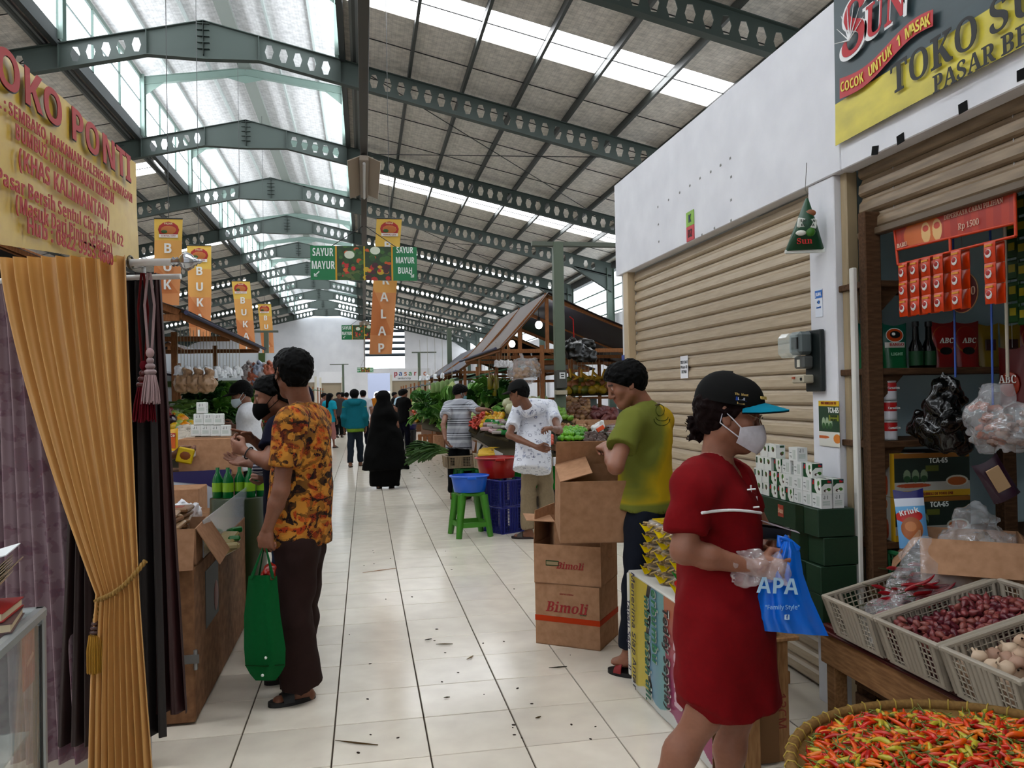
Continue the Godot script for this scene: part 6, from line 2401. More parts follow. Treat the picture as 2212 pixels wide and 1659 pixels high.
		words("Carnation",0.010,Color(0.86,0.85,0.84),t,turn(0.5 - 0.5*k)*Vector3(0,0.055,0.0375),turn(0.5 - 0.5*k),0.9,true,true)
	# printed cartons on the low board
	var ti:=bands(160,120,[[0.11,Color(0.50,0.30,0.03)],[0.55,Color(0.025,0.10,0.055)],[0.20,Color(0.62,0.61,0.58)],[0.14,Color(0.72,0.56,0.05)]])
	for k in 3:
		blob(ti,26+k*18,62,8,18,Color(0.40,0.46,0.36))
		blob(ti,26+k*18,70,7,9,Color(0.08,0.22,0.09))
	blob(ti,132,78,24,16,Color(0.70,0.68,0.62))
	blob(ti,132,79,20,12,Color(0.62,0.30,0.08))
	blob(ti,40,88,36,6,Color(0.60,0.22,0.06))
	ti.fill_rect(Rect2i(66,34,28,16),Color(0.30,0.32,0.05))
	var tmat:=pictured("tca_carton",ti,0.6)
	for k in 2:
		var t:=thing("printed_carton","dark green printed carton, %s of the two stacked under the lower shelf" % ["lower","upper"][k],"carton",P(2.420,0.815+0.19*k,3.18),turn(-0.03),"printed cartons under the shelf")
		part("body",geo().box(Vector3(0,0.094,0),Vector3(0.36,0.188,0.22),Basis(),0.0),tmat,t)
		words("TCA-65",0.022,Color(0.80,0.82,0.80),t,Vector3(0.03,0.155,0.111),Basis(),0.9)
		words("DAPAT DIBELI DI TOKO INI",0.0115,Color(0.42,0.05,0.03),t,Vector3(0,0.012,0.111),Basis(),0.95)
	# open brown carton with a bag of crackers
	var oc:=at(2095,1205,3.22)
	var cart:=open_carton("open_carton","open brown carton holding a clear bag of crackers, behind the crates",0.36,0.18,0.30,Vector3(oc.x,0.70,oc.z),turn(-0.65),[2.6,2.4,null,2.5],carton_paper())
	solo("ledge",geo().box(Vector3(0,0.11,0),Vector3(0.7,0.22,1.5),Basis(),0.004),carton_paper(),"row of closed brown cartons forming a ledge behind the crates","carton","",P(2.76,0.4795,2.3))
	solo("plastic_bag",bag_mesh([[Vector3(-0.02,0.12,0),0.11],[Vector3(0.08,0.13,0.0),0.1],[Vector3(0.02,0.24,0.0),0.07]],0.012,0.035),clear,"knotted clear bag of crackers in the open brown carton","bag","",Vector3(oc.x,0.69,oc.z))
	for k in 22:
		solo("cracker",geo(Color(0.55,0.47,0.38)).ball(Vector3.ZERO,Vector3(0.03,0.012,0.026),8,5,Basis(),0.12),V(0.8),"pale round cracker in the knotted clear bag in the brown carton","cracker","crackers in the brown carton",Vector3(oc.x - 0.05+0.17*rng.randf(),0.74+0.12*rng.randf(),oc.z+rng.randf_range(-0.07,0.07)),turn(rng.randf()*6,rng.randf(),rng.randf()))
	var pk:=thing("onion_packet","open purple packet standing right of the bag of crackers","packet",at(2175,1075,2.9),turn(-0.3,0.0,0.5))
	part("bag",pouch_mesh(0.10,0.16,0.03,Color(0.16,0.06,0.12)),V(0.3),pk)
	part("window",geo(Color(0.62,0.50,0.36)).box(Vector3(0,0.08,0.024),Vector3(0.05,0.09,0.006),Basis(),0.002),V(0.4),pk)
	# small knotted bags of garlic cloves
	for k in 3:
		var o:=at_h(2135+52*k,1222 - 8*k,0.757)
		for q in 16:
			var e:=solo("garlic_clove",geo(Color(0.68,0.58,0.46)).ball(Vector3.ZERO,Vector3(0.013,0.011,0.016),8,6),V(0.5),"peeled garlic clove in the knotted bags behind the crates","garlic","cloves in the small knotted bags",o+Vector3(rng.randf_range(-0.04,0.04),rng.randf_range(-0.03,0.03),rng.randf_range(-0.03,0.03)),turn(rng.randf()*6,rng.randf()*3))
		solo("knotted_bag",bag_mesh([[o,0.055],[o+Vector3(0.0,0.06,0),0.02],[o+Vector3(0.005,0.085,0),0.026]],0.008,0.02),clear,"%s of three small knotted bags of garlic cloves behind the crates" % ["left","middle","right"][k],"bag","knotted bags of garlic cloves")

	hanging_goods()

func hanging_goods() -> void:
	# plastic rack with a printed header and strips of sachets
	var x:=2.2
	var rk:=thing("sachet_rack","orange plastic hanging rack with printed price header over the shop counter","rack",at_x(1937,560,x),BR)
	var inv:=rk.transform.affine_inverse()
	var put:=func(px: float,py: float) -> Vector3: return inv*at_x(px,py,x)
	var a: Vector3=put.call(1932,492)
	var b: Vector3=put.call(2192,408)
	var c: Vector3=put.call(2192,482)
	var d: Vector3=put.call(1938,540)
	var hi:=bands(256,64,[[1.0,Color(0.60,0.12,0.04)]])
	for k in 9:
		hi.fill_rect(Rect2i(k*29,0,14,64),Color(0.66,0.17,0.05))
	blob(hi,66,34,46,40,Color(0.74,0.36,0.10))
	for k in 2:
		blob(hi,74+k*26,36,11,26,Color(0.82,0.66,0.42))
		blob(hi,74+k*26,26,7,8,Color(0.70,0.20,0.08))
	part("header",sheet_quad([a,b,c,d],0.004,6,3),pictured("rack_header",hi,0.35),rk)
	var hc:=(a+b+c+d)/4
	words("DIPERKAYA CABAI PILIHAN",0.017,Color(0.86,0.72,0.62),rk,hc+Vector3(0.12,0.028,0.003),Basis(),0.9,false,true)
	words("Rp 1500",0.022,Color(0.86,0.72,0.62),rk,hc+Vector3(0.10,-0.022,0.003),Basis(),0.9,false,true)
	words("BARU",0.017,Color(0.86,0.72,0.62),rk,hc+Vector3(-0.27,-0.03,0.003),Basis(),0.9,true,true)
	var g:=geo(Color(0.74,0.20,0.03))
	var e: Vector3=put.call(1940,572)
	var f: Vector3=put.call(2196,512)
	f.y=e.y
	for q in [[a,b],[d,c],[a,e],[b,Vector3(b.x,f.y,0)],[(d+c)/2,Vector3((d.x+c.x)/2,e.y,0)],[e,Vector3(b.x,e.y,0)]]:
		g.tube([q[0],q[1]],0.006,6)
	part("frame",g,V(0.35),rk)
	g=geo(Color(0.6,0.6,0.6))
	for q in [a,b]:
		g.tube([q,Vector3(q.x,2.99 - rk.position.y,q.z)],0.002,5)
	part("cord",g,V(0.5),rk)
	var cols:=[[1958,0],[1983,0],[2008,0],[2035,0],[2074,1],[2148,2]]
	var sac:=geo(Color(0.74,0.20,0.03))
	var net:=PackedVector3Array()
	for s in [1.0,-1.0]:
		net=PackedVector3Array()
		for j in 5:
			for i in 5:
				var u:=i/4.0 - 0.5
				var v:=j/4.0
				net.append(Vector3(u*0.052*s,0.072*(v - 0.5),s*0.009*sin(PI*v)*(1.0 - 3.2*u*u)))
		sac.grid(net,5,5)
	var sm:=sac.mesh()
	var emb:=geo(Color(0.82,0.80,0.78))
	emb.ball(Vector3(0,-0.004,0.0085),Vector3(0.016,0.016,0.003),10,5)
	emb.ink(Color(0.60,0.10,0.08))
	emb.ball(Vector3(0,0.0,0.0105),Vector3(0.011,0.010,0.0025),10,5)
	emb.ink(Color(0.80,0.52,0.08))
	emb.box(Vector3(0,0.024,0.006),Vector3(0.034,0.007,0.003))
	var em:=emb.mesh()
	var nm:=["first","second","third","fourth","fifth","sixth"]
	for k in cols.size():
		var p:=at_x(cols[k][0],600,x - 0.004)
		p.y=rk.transform.origin.y+e.y
		for back in 2:
			var t:=thing("sachet_strip","strip of orange sachets, %s from the left on the rack, %s side" % [nm[k],["aisle","inner"][back]],"sachets",p+Vector3(0.016*(2*back - 1),0,0.006*back),BR,"sachet strips on the orange rack")
			for r in 3:
				var o:=piece("sachet",sm,V(0.3),t,Transform3D(Basis(),Vector3(0,-0.040 - 0.073*r,0)))
				if back==0:
					piece("emblem",em,V(0.35),o,Transform3D())
	# round red price card behind the sachets
	var pc:=thing("price_card","round dark red price card behind the orange sachets","price card",at_x(2080,632,x+0.06),BR)
	part("card",geo(Color(0.32,0.03,0.03)).lathe([Vector2(0.001,0.002),Vector2(0.075,0.002),Vector2(0.075,-0.002),Vector2(0.001,-0.002)],28,Vector3.ZERO,Basis(Vector3(1,0,0),PI/2)),V(0.5),pc)
	part("edge",geo(Color(0.6,0.45,0.3)).lathe([Vector2(0.075,0.002),Vector2(0.078,0.002),Vector2(0.078,-0.002),Vector2(0.075,-0.002)],28,Vector3.ZERO,Basis(Vector3(1,0,0),PI/2)),V(0.5),pc)
	part("string",geo(Color(0.5,0.5,0.5)).tube([Vector3(0,0.07,0),Vector3(0,2.97 - pc.position.y,0)],0.0012,4),V(0.5),pc)
	words("Rp 500",0.03,Color(0.80,0.66,0.56),pc,Vector3(0,0.0,0.004),Basis(),1.0,true,true)
	# cords
	for q in [[2060,430,815,Color(0.16,0.28,0.58),0.004,"blue cord hanging down to the bunch of black bags","cord"],[2141,400,880,Color(0.16,0.28,0.58),0.004,"blue cord hanging right of the bunch of black bags","cord"],[2173,515,815,Color(0.62,0.58,0.52),0.006,"white pole hanging from the right end of the orange rack","pole"]]:
		var t0:=at_x(q[0],q[1],2.28)
		var t1:=at_x(q[0]+4,q[2],2.28)
		solo(q[6],geo(q[3]).tube([Vector3(t1.x,2.975,t0.z),t1.lerp(Vector3(t1.x,2.975,t0.z),0.5),t1],q[4],6),V(0.6),q[5],q[6])
	# green sachet strips at the far right
	for k in 3:
		var t:=thing("sachet_strip","strip of green sachets hanging at the right edge, %s from the left" % ["first","second","third"][k],"sachets",at_x(2185+22*k,420,2.5),BR,"green sachet strips")
		for r in 6:
			var o:=part("sachet",geo(Color(0.05,0.24,0.08)).box(Vector3(0,-0.04 - 0.085*r,0),Vector3(0.06,0.075,0.012),Basis(),0.005),V(0.3),t)
			part("emblem",geo(Color(0.55,0.50,0.08)).box(Vector3(0,-0.035 - 0.085*r,0.007),Vector3(0.03,0.03,0.003)),V(0.3),o)
		part("string",geo(Color(0.5,0.5,0.5)).tube([Vector3(0,0,0),Vector3(0,2.97 - t.position.y,0)],0.0012,4),V(0.5),t)
	# bunch of black bags and a bag of prawn crackers
	var o:=at_x(2040,900,2.28)
	g=bag_mesh([[o+Vector3(0,0.05,0),0.07],[o+Vector3(-0.03,-0.03,0.08),0.06,o+Vector3(0,-0.07,-0.12),0.05],[o+Vector3(0,0.12,0.02),0.035],[o+Vector3(0,-0.09,0.05),0.06],[o+Vector3(0.02,-0.05,-0.2),0.025,o+Vector3(0,-0.03,-0.1),0.05]],0.009,0.04,Color(0.025,0.025,0.028),10.0)
	solo("black_bags",g,V(0.18),"bunch of crumpled black plastic bags hanging on a blue cord","bag")
	o=at_x(2150,905,2.26)
	var clear:=film("clear_plastic",Color(0.97,0.97,0.98),0.16,0.1)
	solo("cracker_bag",bag_mesh([[o,0.095],[o+Vector3(0,-0.03,0.1),0.085],[o+Vector3(0,0.09,0.0),0.05],[o+Vector3(0,-0.07,-0.04),0.05]],0.011,0.03),clear,"clear bag of pink and tan crackers hanging beside the black bags","bag")
	for k in 44:
		var pp:=o+Vector3(rng.randf_range(-0.05,0.05),rng.randf_range(-0.09,0.055),rng.randf_range(-0.07,0.15))
		var pink:=pp.z - o.z<0.03
		solo("prawn_cracker",geo(Color(0.56,0.28,0.17) if pink else Color(0.44,0.32,0.26)).tube([Vector3(-0.02,0,0),Vector3(-0.008,0.008,0.003),Vector3(0.008,0.008,-0.003),Vector3(0.02,0,0)],[0.008,0.012,0.012,0.007],7),V(0.6),"%s cracker in the clear bag hanging beside the black bags" % ["pink" if pink else "tan"],"cracker","%s crackers in the hanging bag" % ["pink" if pink else "tan"],pp,turn(rng.randf()*6,rng.randf()*3))
	# red packet pinned at the right edge
	var rp:=thing("red_packet","dark red sauce packet hanging below the white pole","packet",at_x(2190,880,2.5),BR)
	part("bag",pouch_mesh(0.14,0.24,0.02,Color(0.30,0.03,0.02)),V(0.3),rp)
	part("disc",geo(Color(0.50,0.12,0.04)).ball(Vector3(0,0.09,0.016),Vector3(0.05,0.05,0.008),14,7),V(0.3),rp)
	words("ABC",0.03,Color(0.8,0.8,0.78),rp,Vector3(0,0.11,0.026),Basis(),1.0,true,true)
	part("string",geo(Color(0.5,0.5,0.5)).tube([Vector3(0,0.235,0),Vector3(0,2.97 - rp.position.y,0)],0.0012,4),V(0.5),rp)
	# lamp inside the shop
	var lp:=thing("shop_lamp","small bright lamp glowing deep inside the open shop","lamp",at_x(2192,470,3.4))
	var glow:=M("lamp_glow",Color(1,0.98,0.94),0.5)
	glow.emission_enabled=true
	glow.emission=Color(1,0.97,0.92)
	glow.emission_energy_multiplier=6.0
	part("bulb",geo().ball(Vector3(0,0,0),Vector3(0.035,0.055,0.035),12,8),glow,lp)
	part("socket",geo(Color(0.8,0.8,0.8)).lathe([Vector2(0.018,0.05),Vector2(0.018,0.09),Vector2(0.003,0.095),Vector2(0.003,2.975 - lp.position.y)],10),V(0.5),lp)
	var l:=OmniLight3D.new()
	l.name="lamp_light"
	l.light_energy=0.3
	l.light_size=0.03
	l.light_color=Color(1,0.97,0.92)
	l.omni_range=20.0
	l.omni_attenuation=2.0
	l.shadow_enabled=true
	lp.add_child(l)

# a hanging cloth: top and bottom lines of points joined by folds
func drape(a0: Vector3,a1: Vector3,rows: Array,folds: float,depth: float,out: Vector3,nu:=90) -> Geo:
	# rows: [share of height, left share, right share, fold scale, sag]
	var g:=geo()
	var net:=PackedVector3Array()
	for r in rows:
		for i in nu:
			var u:=float(i)/(nu - 1)
			var p: Vector3=a0.lerp(a1,lerpf(r[1],r[2],u))
			p.y-=r[0]
			var w:=folds*TAU*u
			p+=out*(depth*r[3]*(sin(w)+0.35*sin(w*1.9+1.0+r[0]*0.7))+r[4])
			net.append(p)
	return g.slab(net,nu,rows.size(),0.003)

func rope(pts: Array,r: float,twist: float) -> Geo:
	var g:=geo()
	for s in 2:
		var q:=[]
		for i in pts.size():
			var d: Vector3=(pts[mini(i+1,pts.size() - 1)] - pts[maxi(0,i - 1)]).normalized()
			q.append(pts[i]+along(d)*Vector3(cos(i*twist+PI*s),0,sin(i*twist+PI*s))*r*0.6)
		g.tube(q,r*0.7,6)
	return g

func tassel(called: String,label: String,top: Vector3,bead: float,ln: float,k: Color,cord: float) -> void:
	var t:=thing(called,label,"tassel",top)
	var m:=V(0.7)
	for s in [-1.0,1.0]:
		part("cord",geo(k.darkened(0.1)).tube([Vector3(s*0.004,0.0,0),Vector3(s*0.018,-cord*0.4,0),Vector3(s*0.006,-cord,0)],0.005,6),m,t)
	part("knot",geo(k).ball(Vector3(0,-cord,0),Vector3(0.016,0.02,0.016),10,7),m,t)
	for q in 3:
		part("bead",geo(k.darkened(0.15)).ball(Vector3(0,-cord - 0.03 - 0.022*q,0),Vector3(bead*(0.6+0.2*q),0.014,bead*(0.6+0.2*q)),12,7),V(0.35),t)
	var g:=geo(k)
	for i in 60:
		var a:=i*2.4
		var r:=bead*1.1*sqrt((i+1)/60.0)
		var y:=-cord - 0.085
		g.tube([Vector3(cos(a)*r*0.7,y,sin(a)*r*0.7),Vector3(cos(a)*r*1.15,y - ln*0.5,sin(a)*r*1.15),Vector3(cos(a+0.1)*r*1.35,y - ln*rng.randf_range(0.92,1.05),sin(a+0.1)*r*1.35)],0.0034,4)
	part("fringe",g,m,t)

func curtains() -> void:
	var f:=3.12
	var ra:=at(-90,574,f)
	var rb:=at(372,579,f)
	rb.y=ra.y
	var dir:=(rb - ra).normalized()
	var out:=dir.cross(Vector3.UP)
	if out.z<0:
		out=-out
	var sh:=func(px: float) -> float: return (at(px,575,f) - ra).length()/(rb - ra).length()
	var rod:=thing("curtain_rod","white curtain rod with silver ribbed finial above the gold curtain","curtain rod",ra)
	part("rod",geo(Color(0.80,0.80,0.80)).tube([Vector3.ZERO,rb - ra],0.0145,14),V(0.35),rod)
	part("lower_rod",geo(Color(0.80,0.80,0.80)).tube([Vector3(0,-0.052,0) - out*0.08,rb - ra+dir*-0.0+Vector3(0,-0.045,0) - out*0.08],0.011,12),V(0.35),rod)
	var g:=geo(Color(0.72,0.73,0.75))
	var b:=along(dir)
	var pr:=[]
	for q in [[0.0145,0.0],[0.02,0.005],[0.014,0.012],[0.019,0.02],[0.013,0.028],[0.024,0.036],[0.035,0.05],[0.036,0.062],[0.026,0.08],[0.014,0.088],[0.017,0.094],[0.008,0.1],[0.010,0.107],[0.002,0.118]]:
		pr.append(Vector2(q[0],q[1]))
	var net:=PackedVector3Array()
	for q in pr:
		for i in 40:
			var a:=TAU*i/40.0
			var r: float=q.x*(1.0+(0.03*cos(a*10.0) if q.x>0.022 else 0.0))
			net.append(rb - ra+b*Vector3(cos(a)*r,q.y,-sin(a)*r))
	g.grid(net,40,pr.size(),true)
	part("finial",g,V(0.2,0.85),rod)
	for s in [0.05,0.80]:
		part("bracket",geo(Color(0.75,0.75,0.75)).tube([(rb - ra)*s,(rb - ra)*s - out*0.12,(rb - ra)*s - out*0.12+Vector3(0,-ra.y,0)],0.009,8),V(0.35),rod)
	var base:=Vector3(0,0.025,0)
	var h:=ra.y
	# gold satin drawn to one side by a cord
	var gold:=M("gold_satin",Color(0.75,0.56,0.32),0.36)
	gold.rim_enabled=true
	gold.rim=0.3
	var rows:=[]
	var yt:=at(250,1290,f).y
	for k in 26:
		var v:=k/25.0
		var y:=v*(h+0.01)
		var tie:=(h - yt)/h
		var l: float
		var r: float
		var fs:=1.0
		if v<tie:
			var w:=v/tie
			l=lerpf(sh.call(18),sh.call(216),pow(w,1.35))
			r=lerpf(sh.call(283),sh.call(304),w)
			fs=lerpf(1.0,0.55,w)
		else:
			var w:=(v - tie)/(1.0 - tie)
			l=lerpf(sh.call(216),sh.call(192),sqrt(w))
			r=lerpf(sh.call(304),sh.call(328),w)
			fs=lerpf(0.55,1.0,w)
		rows.append([y - 0.02,l,r,fs,0.05])
	var gc:=thing("curtain","gold satin curtain gathered by a twisted gold cord","curtain",ra)
	wear("cloth",drape(ra,rb,rows,9.0,0.018,out,130),gold,gc)
	g=geo(Color(0.3,0.26,0.2))
	for k in 2:
		var c0: Vector3=ra.lerp(rb,sh.call(243+40*k))+out*0.004
		var ring:=[]
		for i in 17:
			ring.append(c0+out*cos(TAU*i/16.0)*0.024+Vector3.UP*sin(TAU*i/16.0)*0.024)
		g.tube(ring,0.005,6)
	wear("eyelet",g,V(0.3,0.7),gc)
	var pts:=[]
	for i in 60:
		var u:=i/59.0
		pts.append(at(lerpf(314,206,u),lerpf(1212,1298,u)+16*sin(PI*u),f - 0.06 - 0.035*sin(PI*u)))
	var tb:=thing("tieback","twisted gold cord with yellow tassel tied round the gold curtain","cord",pts[59])
	wear("cord",rope(pts,0.0085,0.9),M("gold_cord",Color(0.52,0.38,0.12),0.6),tb)
	pts=[]
	for i in 24:
		pts.append(at(207+2*sin(i*0.3),1296+3*i,f - 0.06))
	wear("hanging_cord",rope(pts,0.007,0.9),M("gold_cord",Color.WHITE),tb)
	g=geo(Color(0.22,0.11,0.06))
	var q0:=at(206,1340,f - 0.06)
	for k in 3:
		g.ball(q0 - Vector3(0,0.012+0.016*k,0),Vector3(0.016+0.003*k,0.011,0.016+0.003*k),12,7)
	wear("bead",g,V(0.4),tb)
	g=geo(Color(0.62,0.44,0.06))
	for i in 90:
		var a:=i*2.4
		var r:=0.028*sqrt((i+1)/90.0)
		var t0:=q0 - Vector3(0,0.055,0)
		g.tube([t0+Vector3(cos(a)*r*0.8,0,sin(a)*r*0.8),t0+Vector3(cos(a)*r*1.1,-0.06,sin(a)*r*1.1),t0+Vector3(cos(a)*r*1.1,-rng.randf_range(0.135,0.15),sin(a)*r*1.1)],0.0027,4)
	wear("tassel",g,V(0.65),tb)
	# flowered lavender sheer to the left, behind
	var li:=Image.create(256,256,false,Image.FORMAT_RGB8)
	var n1:=FastNoiseLite.new()
	n1.frequency=0.02
	var n2:=FastNoiseLite.new()
	n2.seed=5
	n2.noise_type=FastNoiseLite.TYPE_CELLULAR
	n2.frequency=0.09
	for y in 256:
		for x in 256:
			var k:=Color(0.57,0.49,0.51)
			if n1.get_noise_2d(x,y)>0.16:
				k=k.lerp(Color(0.40,0.27,0.33) if n2.get_noise_2d(x,y)>-0.72 else Color(0.46,0.25,0.30),0.6)
			li.set_pixel(x,y,k)
	rows=[]
	for k in 12:
		var v:=k/11.0
		rows.append([0.05+v*(h - 0.09),0.0,lerpf(sh.call(48),sh.call(158),pow(v,0.55)),0.7+0.5*v,-0.10])
	var lv:=thing("curtain","lavender flowered sheer curtain left of the gold one","curtain",ra)
	wear("cloth",drape(ra,rb,rows,7.0,0.024,out,110),cloth("lavender",li,1.6,0.7),lv)
	# dark wine curtains behind
	for k in 3:
		rows=[]
		var xa: float=[92,236,296][k]
		var xb: float=[182,326,362][k]
		for j in 8:
			var v:=j/7.0
			rows.append([0.025+v*(h - [0.14,0.16,0.24][k]),sh.call(lerpf(xa+[60,4,10][k],xa,v)),sh.call(lerpf(xb - [10,20,50][k],xb,v)),0.8+0.4*v,-0.07 - 0.025*k])
		var dk:=thing("curtain",["dark brown curtain showing between the lavender and gold ones","black and wine curtain just right of the gold one","outer wine red curtain beside the plywood stall"][k],"curtain",ra)
		wear("cloth",drape(ra,rb,rows,[3.0,2.5,2.0][k],0.02,out,50),M("wine%d" % k,[Color(0.13,0.055,0.05),Color(0.07,0.035,0.04),Color(0.175,0.05,0.055)][k],0.6),dk)
	tassel("hanging_tassel","dark red tassel hanging from the curtain rod",at(308,590,f - 0.02),0.030,0.13,Color(0.32,0.03,0.05),0.36)
	tassel("hanging_tassel","pale mauve tassel hanging from the curtain rod near the finial",at(322,590,f - 0.03),0.024,0.11,Color(0.60,0.50,0.50),0.31)

	# yellow shop banner above the curtains
	var bx:=at(295,450,3.35).x
	var c:=[at_x(-160,-40,bx),at_x(292,356,bx),at_x(298,572,bx),at_x(-160,505,bx)]
	c[1]=at_x(293,352,bx)
	var bn:=thing("banner","yellow plastic shop banner with red lettering above the curtains at the left","banner",Vector3(bx,c[1].y,c[1].z),BL)
	var ym:=mottled("banner_yellow",Color(0.72,0.58,0.18),Color(0.78,0.66,0.25),0.4,Vector3(2,2,2),0.02,40)
	wear("sheet",sheet_quad(c,0.002,50,14,0.008),ym,bn)
	var inv:=bn.transform.affine_inverse()
	var red:=Color(0.62,0.07,0.08)
	for q in [["TOKO PONTI",-75,91,275,370,0.108,Color(0.10,0.03,0.06),0.014],["TOKO PONTI",-78,88,273,368,0.105,red,0.018],["JUAL : SEMBAKO, MAKANAN KALENGAN, KAWASAN",-60,185,277,430,0.036,red,0.016],["BUMBU2 DAN MAKANAN RINGAN",20,283,236,430,0.042,red,0.016],["(KHAS KALIMANTAN)",27,340,226,467,0.055,red,0.016],["Pasar Bersih Sentul City Blok K D2",-22,376,256,522,0.042,red,0.016],["(Masuk Dari Pintu Selatan)",20,438,232,541,0.046,red,0.016],["Hub : 0822 9953 4600",45,486,234,561,0.046,red,0.016]]:
		var e: Vector3=inv*at_x(q[3],q[4],bx)
		var l: Vector3=inv*at_x(q[1],q[2],bx)
		var mi:=words(q[0],q[5],q[6],bn,Vector3((e.x+l.x)/2,(e.y+l.y)/2,q[7]),Basis(Vector3(0,0,1),atan2(e.y - l.y,e.x - l.x)))
		mi.basis.x*=(e - l).length()/mi.mesh.get_aabb().size.x
	# glass counter and books
	var s:=at(86,1312,2.5)
	var gcase:=thing("glass_case","silver framed glass display case at the bottom left corner","display case",Vector3(s.x,0,s.z),turn(0.10))
	var al:=V(0.3,0.3)
	var w:=1.1
	var d:=0.42
	var hh:=s.y
	g=geo(Color(0.60,0.62,0.62))
	for z in [0.0,w]:
		g.box(Vector3(-d/2,hh - 0.018,z),Vector3(d,0.036,0.036),Basis(),0.008)
	for x in [0.0,-d]:
		g.box(Vector3(x,hh - 0.018,w/2),Vector3(0.036,0.036,w+0.03),Basis(),0.008)
		g.box(Vector3(x,0.03,w/2),Vector3(0.036,0.06,w+0.03),Basis(),0.005)
		for z in [0.0,w]:
			g.box(Vector3(x,hh/2,z),Vector3(0.03,hh,0.03),Basis(),0.005)
	part("frame",g,al,gcase)
	part("gasket",geo(Color(0.03,0.03,0.035)).box(Vector3(-0.002,hh/2 - 0.02,0.024),Vector3(0.022,hh - 0.06,0.02)),V(0.6),gcase)
	var pane:=film("case_glass",Color(0.86,0.93,0.92),0.14,0.03)
	part("glass",geo().box(Vector3(0.004,hh/2,w/2),Vector3(0.005,hh - 0.08,w - 0.04)),pane,gcase)
	part("glass",geo().box(Vector3(-d/2,hh - 0.01,w/2),Vector3(d - 0.04,0.006,w - 0.03)),pane,gcase)
	part("back_panel",geo(Color(0.55,0.53,0.50)).box(Vector3(-d,hh/2,w/2),Vector3(0.01,hh - 0.06,w - 0.03)),V(0.6),gcase)
	part("shelf",geo(Color(0.55,0.58,0.58)).box(Vector3(-d/2,hh*0.55,w/2),Vector3(d - 0.05,0.008,w - 0.05)),V(0.2),gcase)
	var cd:=part("sale_card",geo(Color(0.62,0.05,0.05)).box(Vector3(-0.006,hh - 0.13,0.10),Vector3(0.004,0.16,0.11)),V(0.5),gcase)
	words("PROMO",0.014,Color(0.85,0.6,0.5),cd,Vector3(-0.001,hh - 0.13,0.10)+Vector3(0.0,0,0),Basis(Vector3(0,0,-1),Vector3.UP,Vector3(1,0,0))*Basis(Vector3(0,0,1),0.25),0.9,true,true)
	for k in 4:
		solo("parcel",geo([Color(0.5,0.5,0.5),Color(0.6,0.52,0.4),Color(0.3,0.4,0.35),Color(0.55,0.5,0.5)][k]).box(Vector3(0,0.05,0),Vector3(0.16,0.1,0.14),Basis(),0.01),V(0.6),"small %s parcel inside the glass display case" % ["grey","tan","green","pale"][k],"parcel","",gcase.transform*Vector3(-0.2,0.062,0.14+0.2*k),gcase.basis)
	var paper:=Color(0.78,0.72,0.60)
	var bk:=[]
	for q in [[0.030,0.22,0.16,Color(0.36,0.27,0.26),"striped brown book at the bottom of the pile on the glass case",0.03],[0.030,0.19,0.14,Color(0.58,0.05,0.06),"red covered book in the middle of the pile on the glass case",-0.1]]:
		var y: float=hh+0.002
		for e in bk:
			y+=e[0]
		var t:=thing("book",q[4],"book",gcase.transform*Vector3(-0.085,0,0.2)+Vector3(0,y,0),turn(0.2+q[5]))
		for e in [0.002,q[0] - 0.004]:
			part("cover",geo(q[3]).box(Vector3(0,e+0.001,0),Vector3(q[2],0.003,q[1])),V(0.5),t)
		part("pages",geo(paper).box(Vector3(-0.002,q[0]/2 - 0.001,0),Vector3(q[2] - 0.006,q[0] - 0.007,q[1] - 0.008)),V(0.9),t)
		bk.append(q)
	# an open book leaning on the pile
	var ob:=thing("open_book","red and cream open book lying face up on the pile, leaves fanned","book",gcase.transform*Vector3(-0.10,hh+0.064,0.2),turn(0.2))
	part("cover",geo(Color(0.50,0.42,0.32)).box(Vector3(0.03,0.06,0.0),Vector3(0.16,0.003,0.22),Basis(Vector3(0,0,1),0.72)),V(0.5),ob)
	part("red_page",geo(Color(0.58,0.05,0.06)).box(Vector3(-0.04,0.075,0.0),Vector3(0.12,0.004,0.17),Basis(Vector3(0,0,1),0.35)),V(0.5),ob)
	for k in 7:
		part("leaf",geo(paper).slab(PackedVector3Array([Vector3(-0.03,0.002,-0.1),Vector3(-0.03,0.002,0.1),Vector3(0.02,0.02+0.009*k,-0.1),Vector3(0.02,0.02+0.009*k,0.1),Vector3(0.065,0.075+0.008*k,-0.1),Vector3(0.065,0.075+0.008*k,0.1)]),2,3,0.0015),V(0.9),ob)
	part("white_page",geo(Color(0.85,0.86,0.86)).box(Vector3(0.01,0.135,-0.01),Vector3(0.15,0.003,0.2),Basis(Vector3(0,0,1),0.25)),V(0.9),ob)

func produce_print() -> Image:
	var im:=Image.create(160,120,false,Image.FORMAT_RGB8)
	im.fill(Color(0.10,0.20,0.06))
	var r:=RandomNumberGenerator.new()
	r.seed=12
	for k in 90:
		var right:=r.randf()<0.5
		var x:=r.randf_range(0,78)+(81 if right else 0)
		var y:=r.randf()*120
		var cs:=[Color(0.12,0.28,0.08),Color(0.20,0.36,0.10),Color(0.72,0.28,0.06)]
		if y>60:
			cs=[Color(0.66,0.12,0.08),Color(0.75,0.42,0.06),Color(0.24,0.06,0.10),Color(0.72,0.58,0.10)] if right else [Color(0.70,0.10,0.12),Color(0.30,0.36,0.16),Color(0.76,0.36,0.08),Color(0.16,0.30,0.08)]
		var s:=r.randf_range(5,11)
		blob(im,x,y,s,s*r.randf_range(0.7,1.1),cs[r.randi() % cs.size()])
	for q in [[36,30],[112,14]]:
		blob(im,q[0],q[1],15,14,Color(0.80,0.82,0.74))
	im.fill_rect(Rect2i(78,0,4,120),Color(0.75,0.62,0.05))
	return im

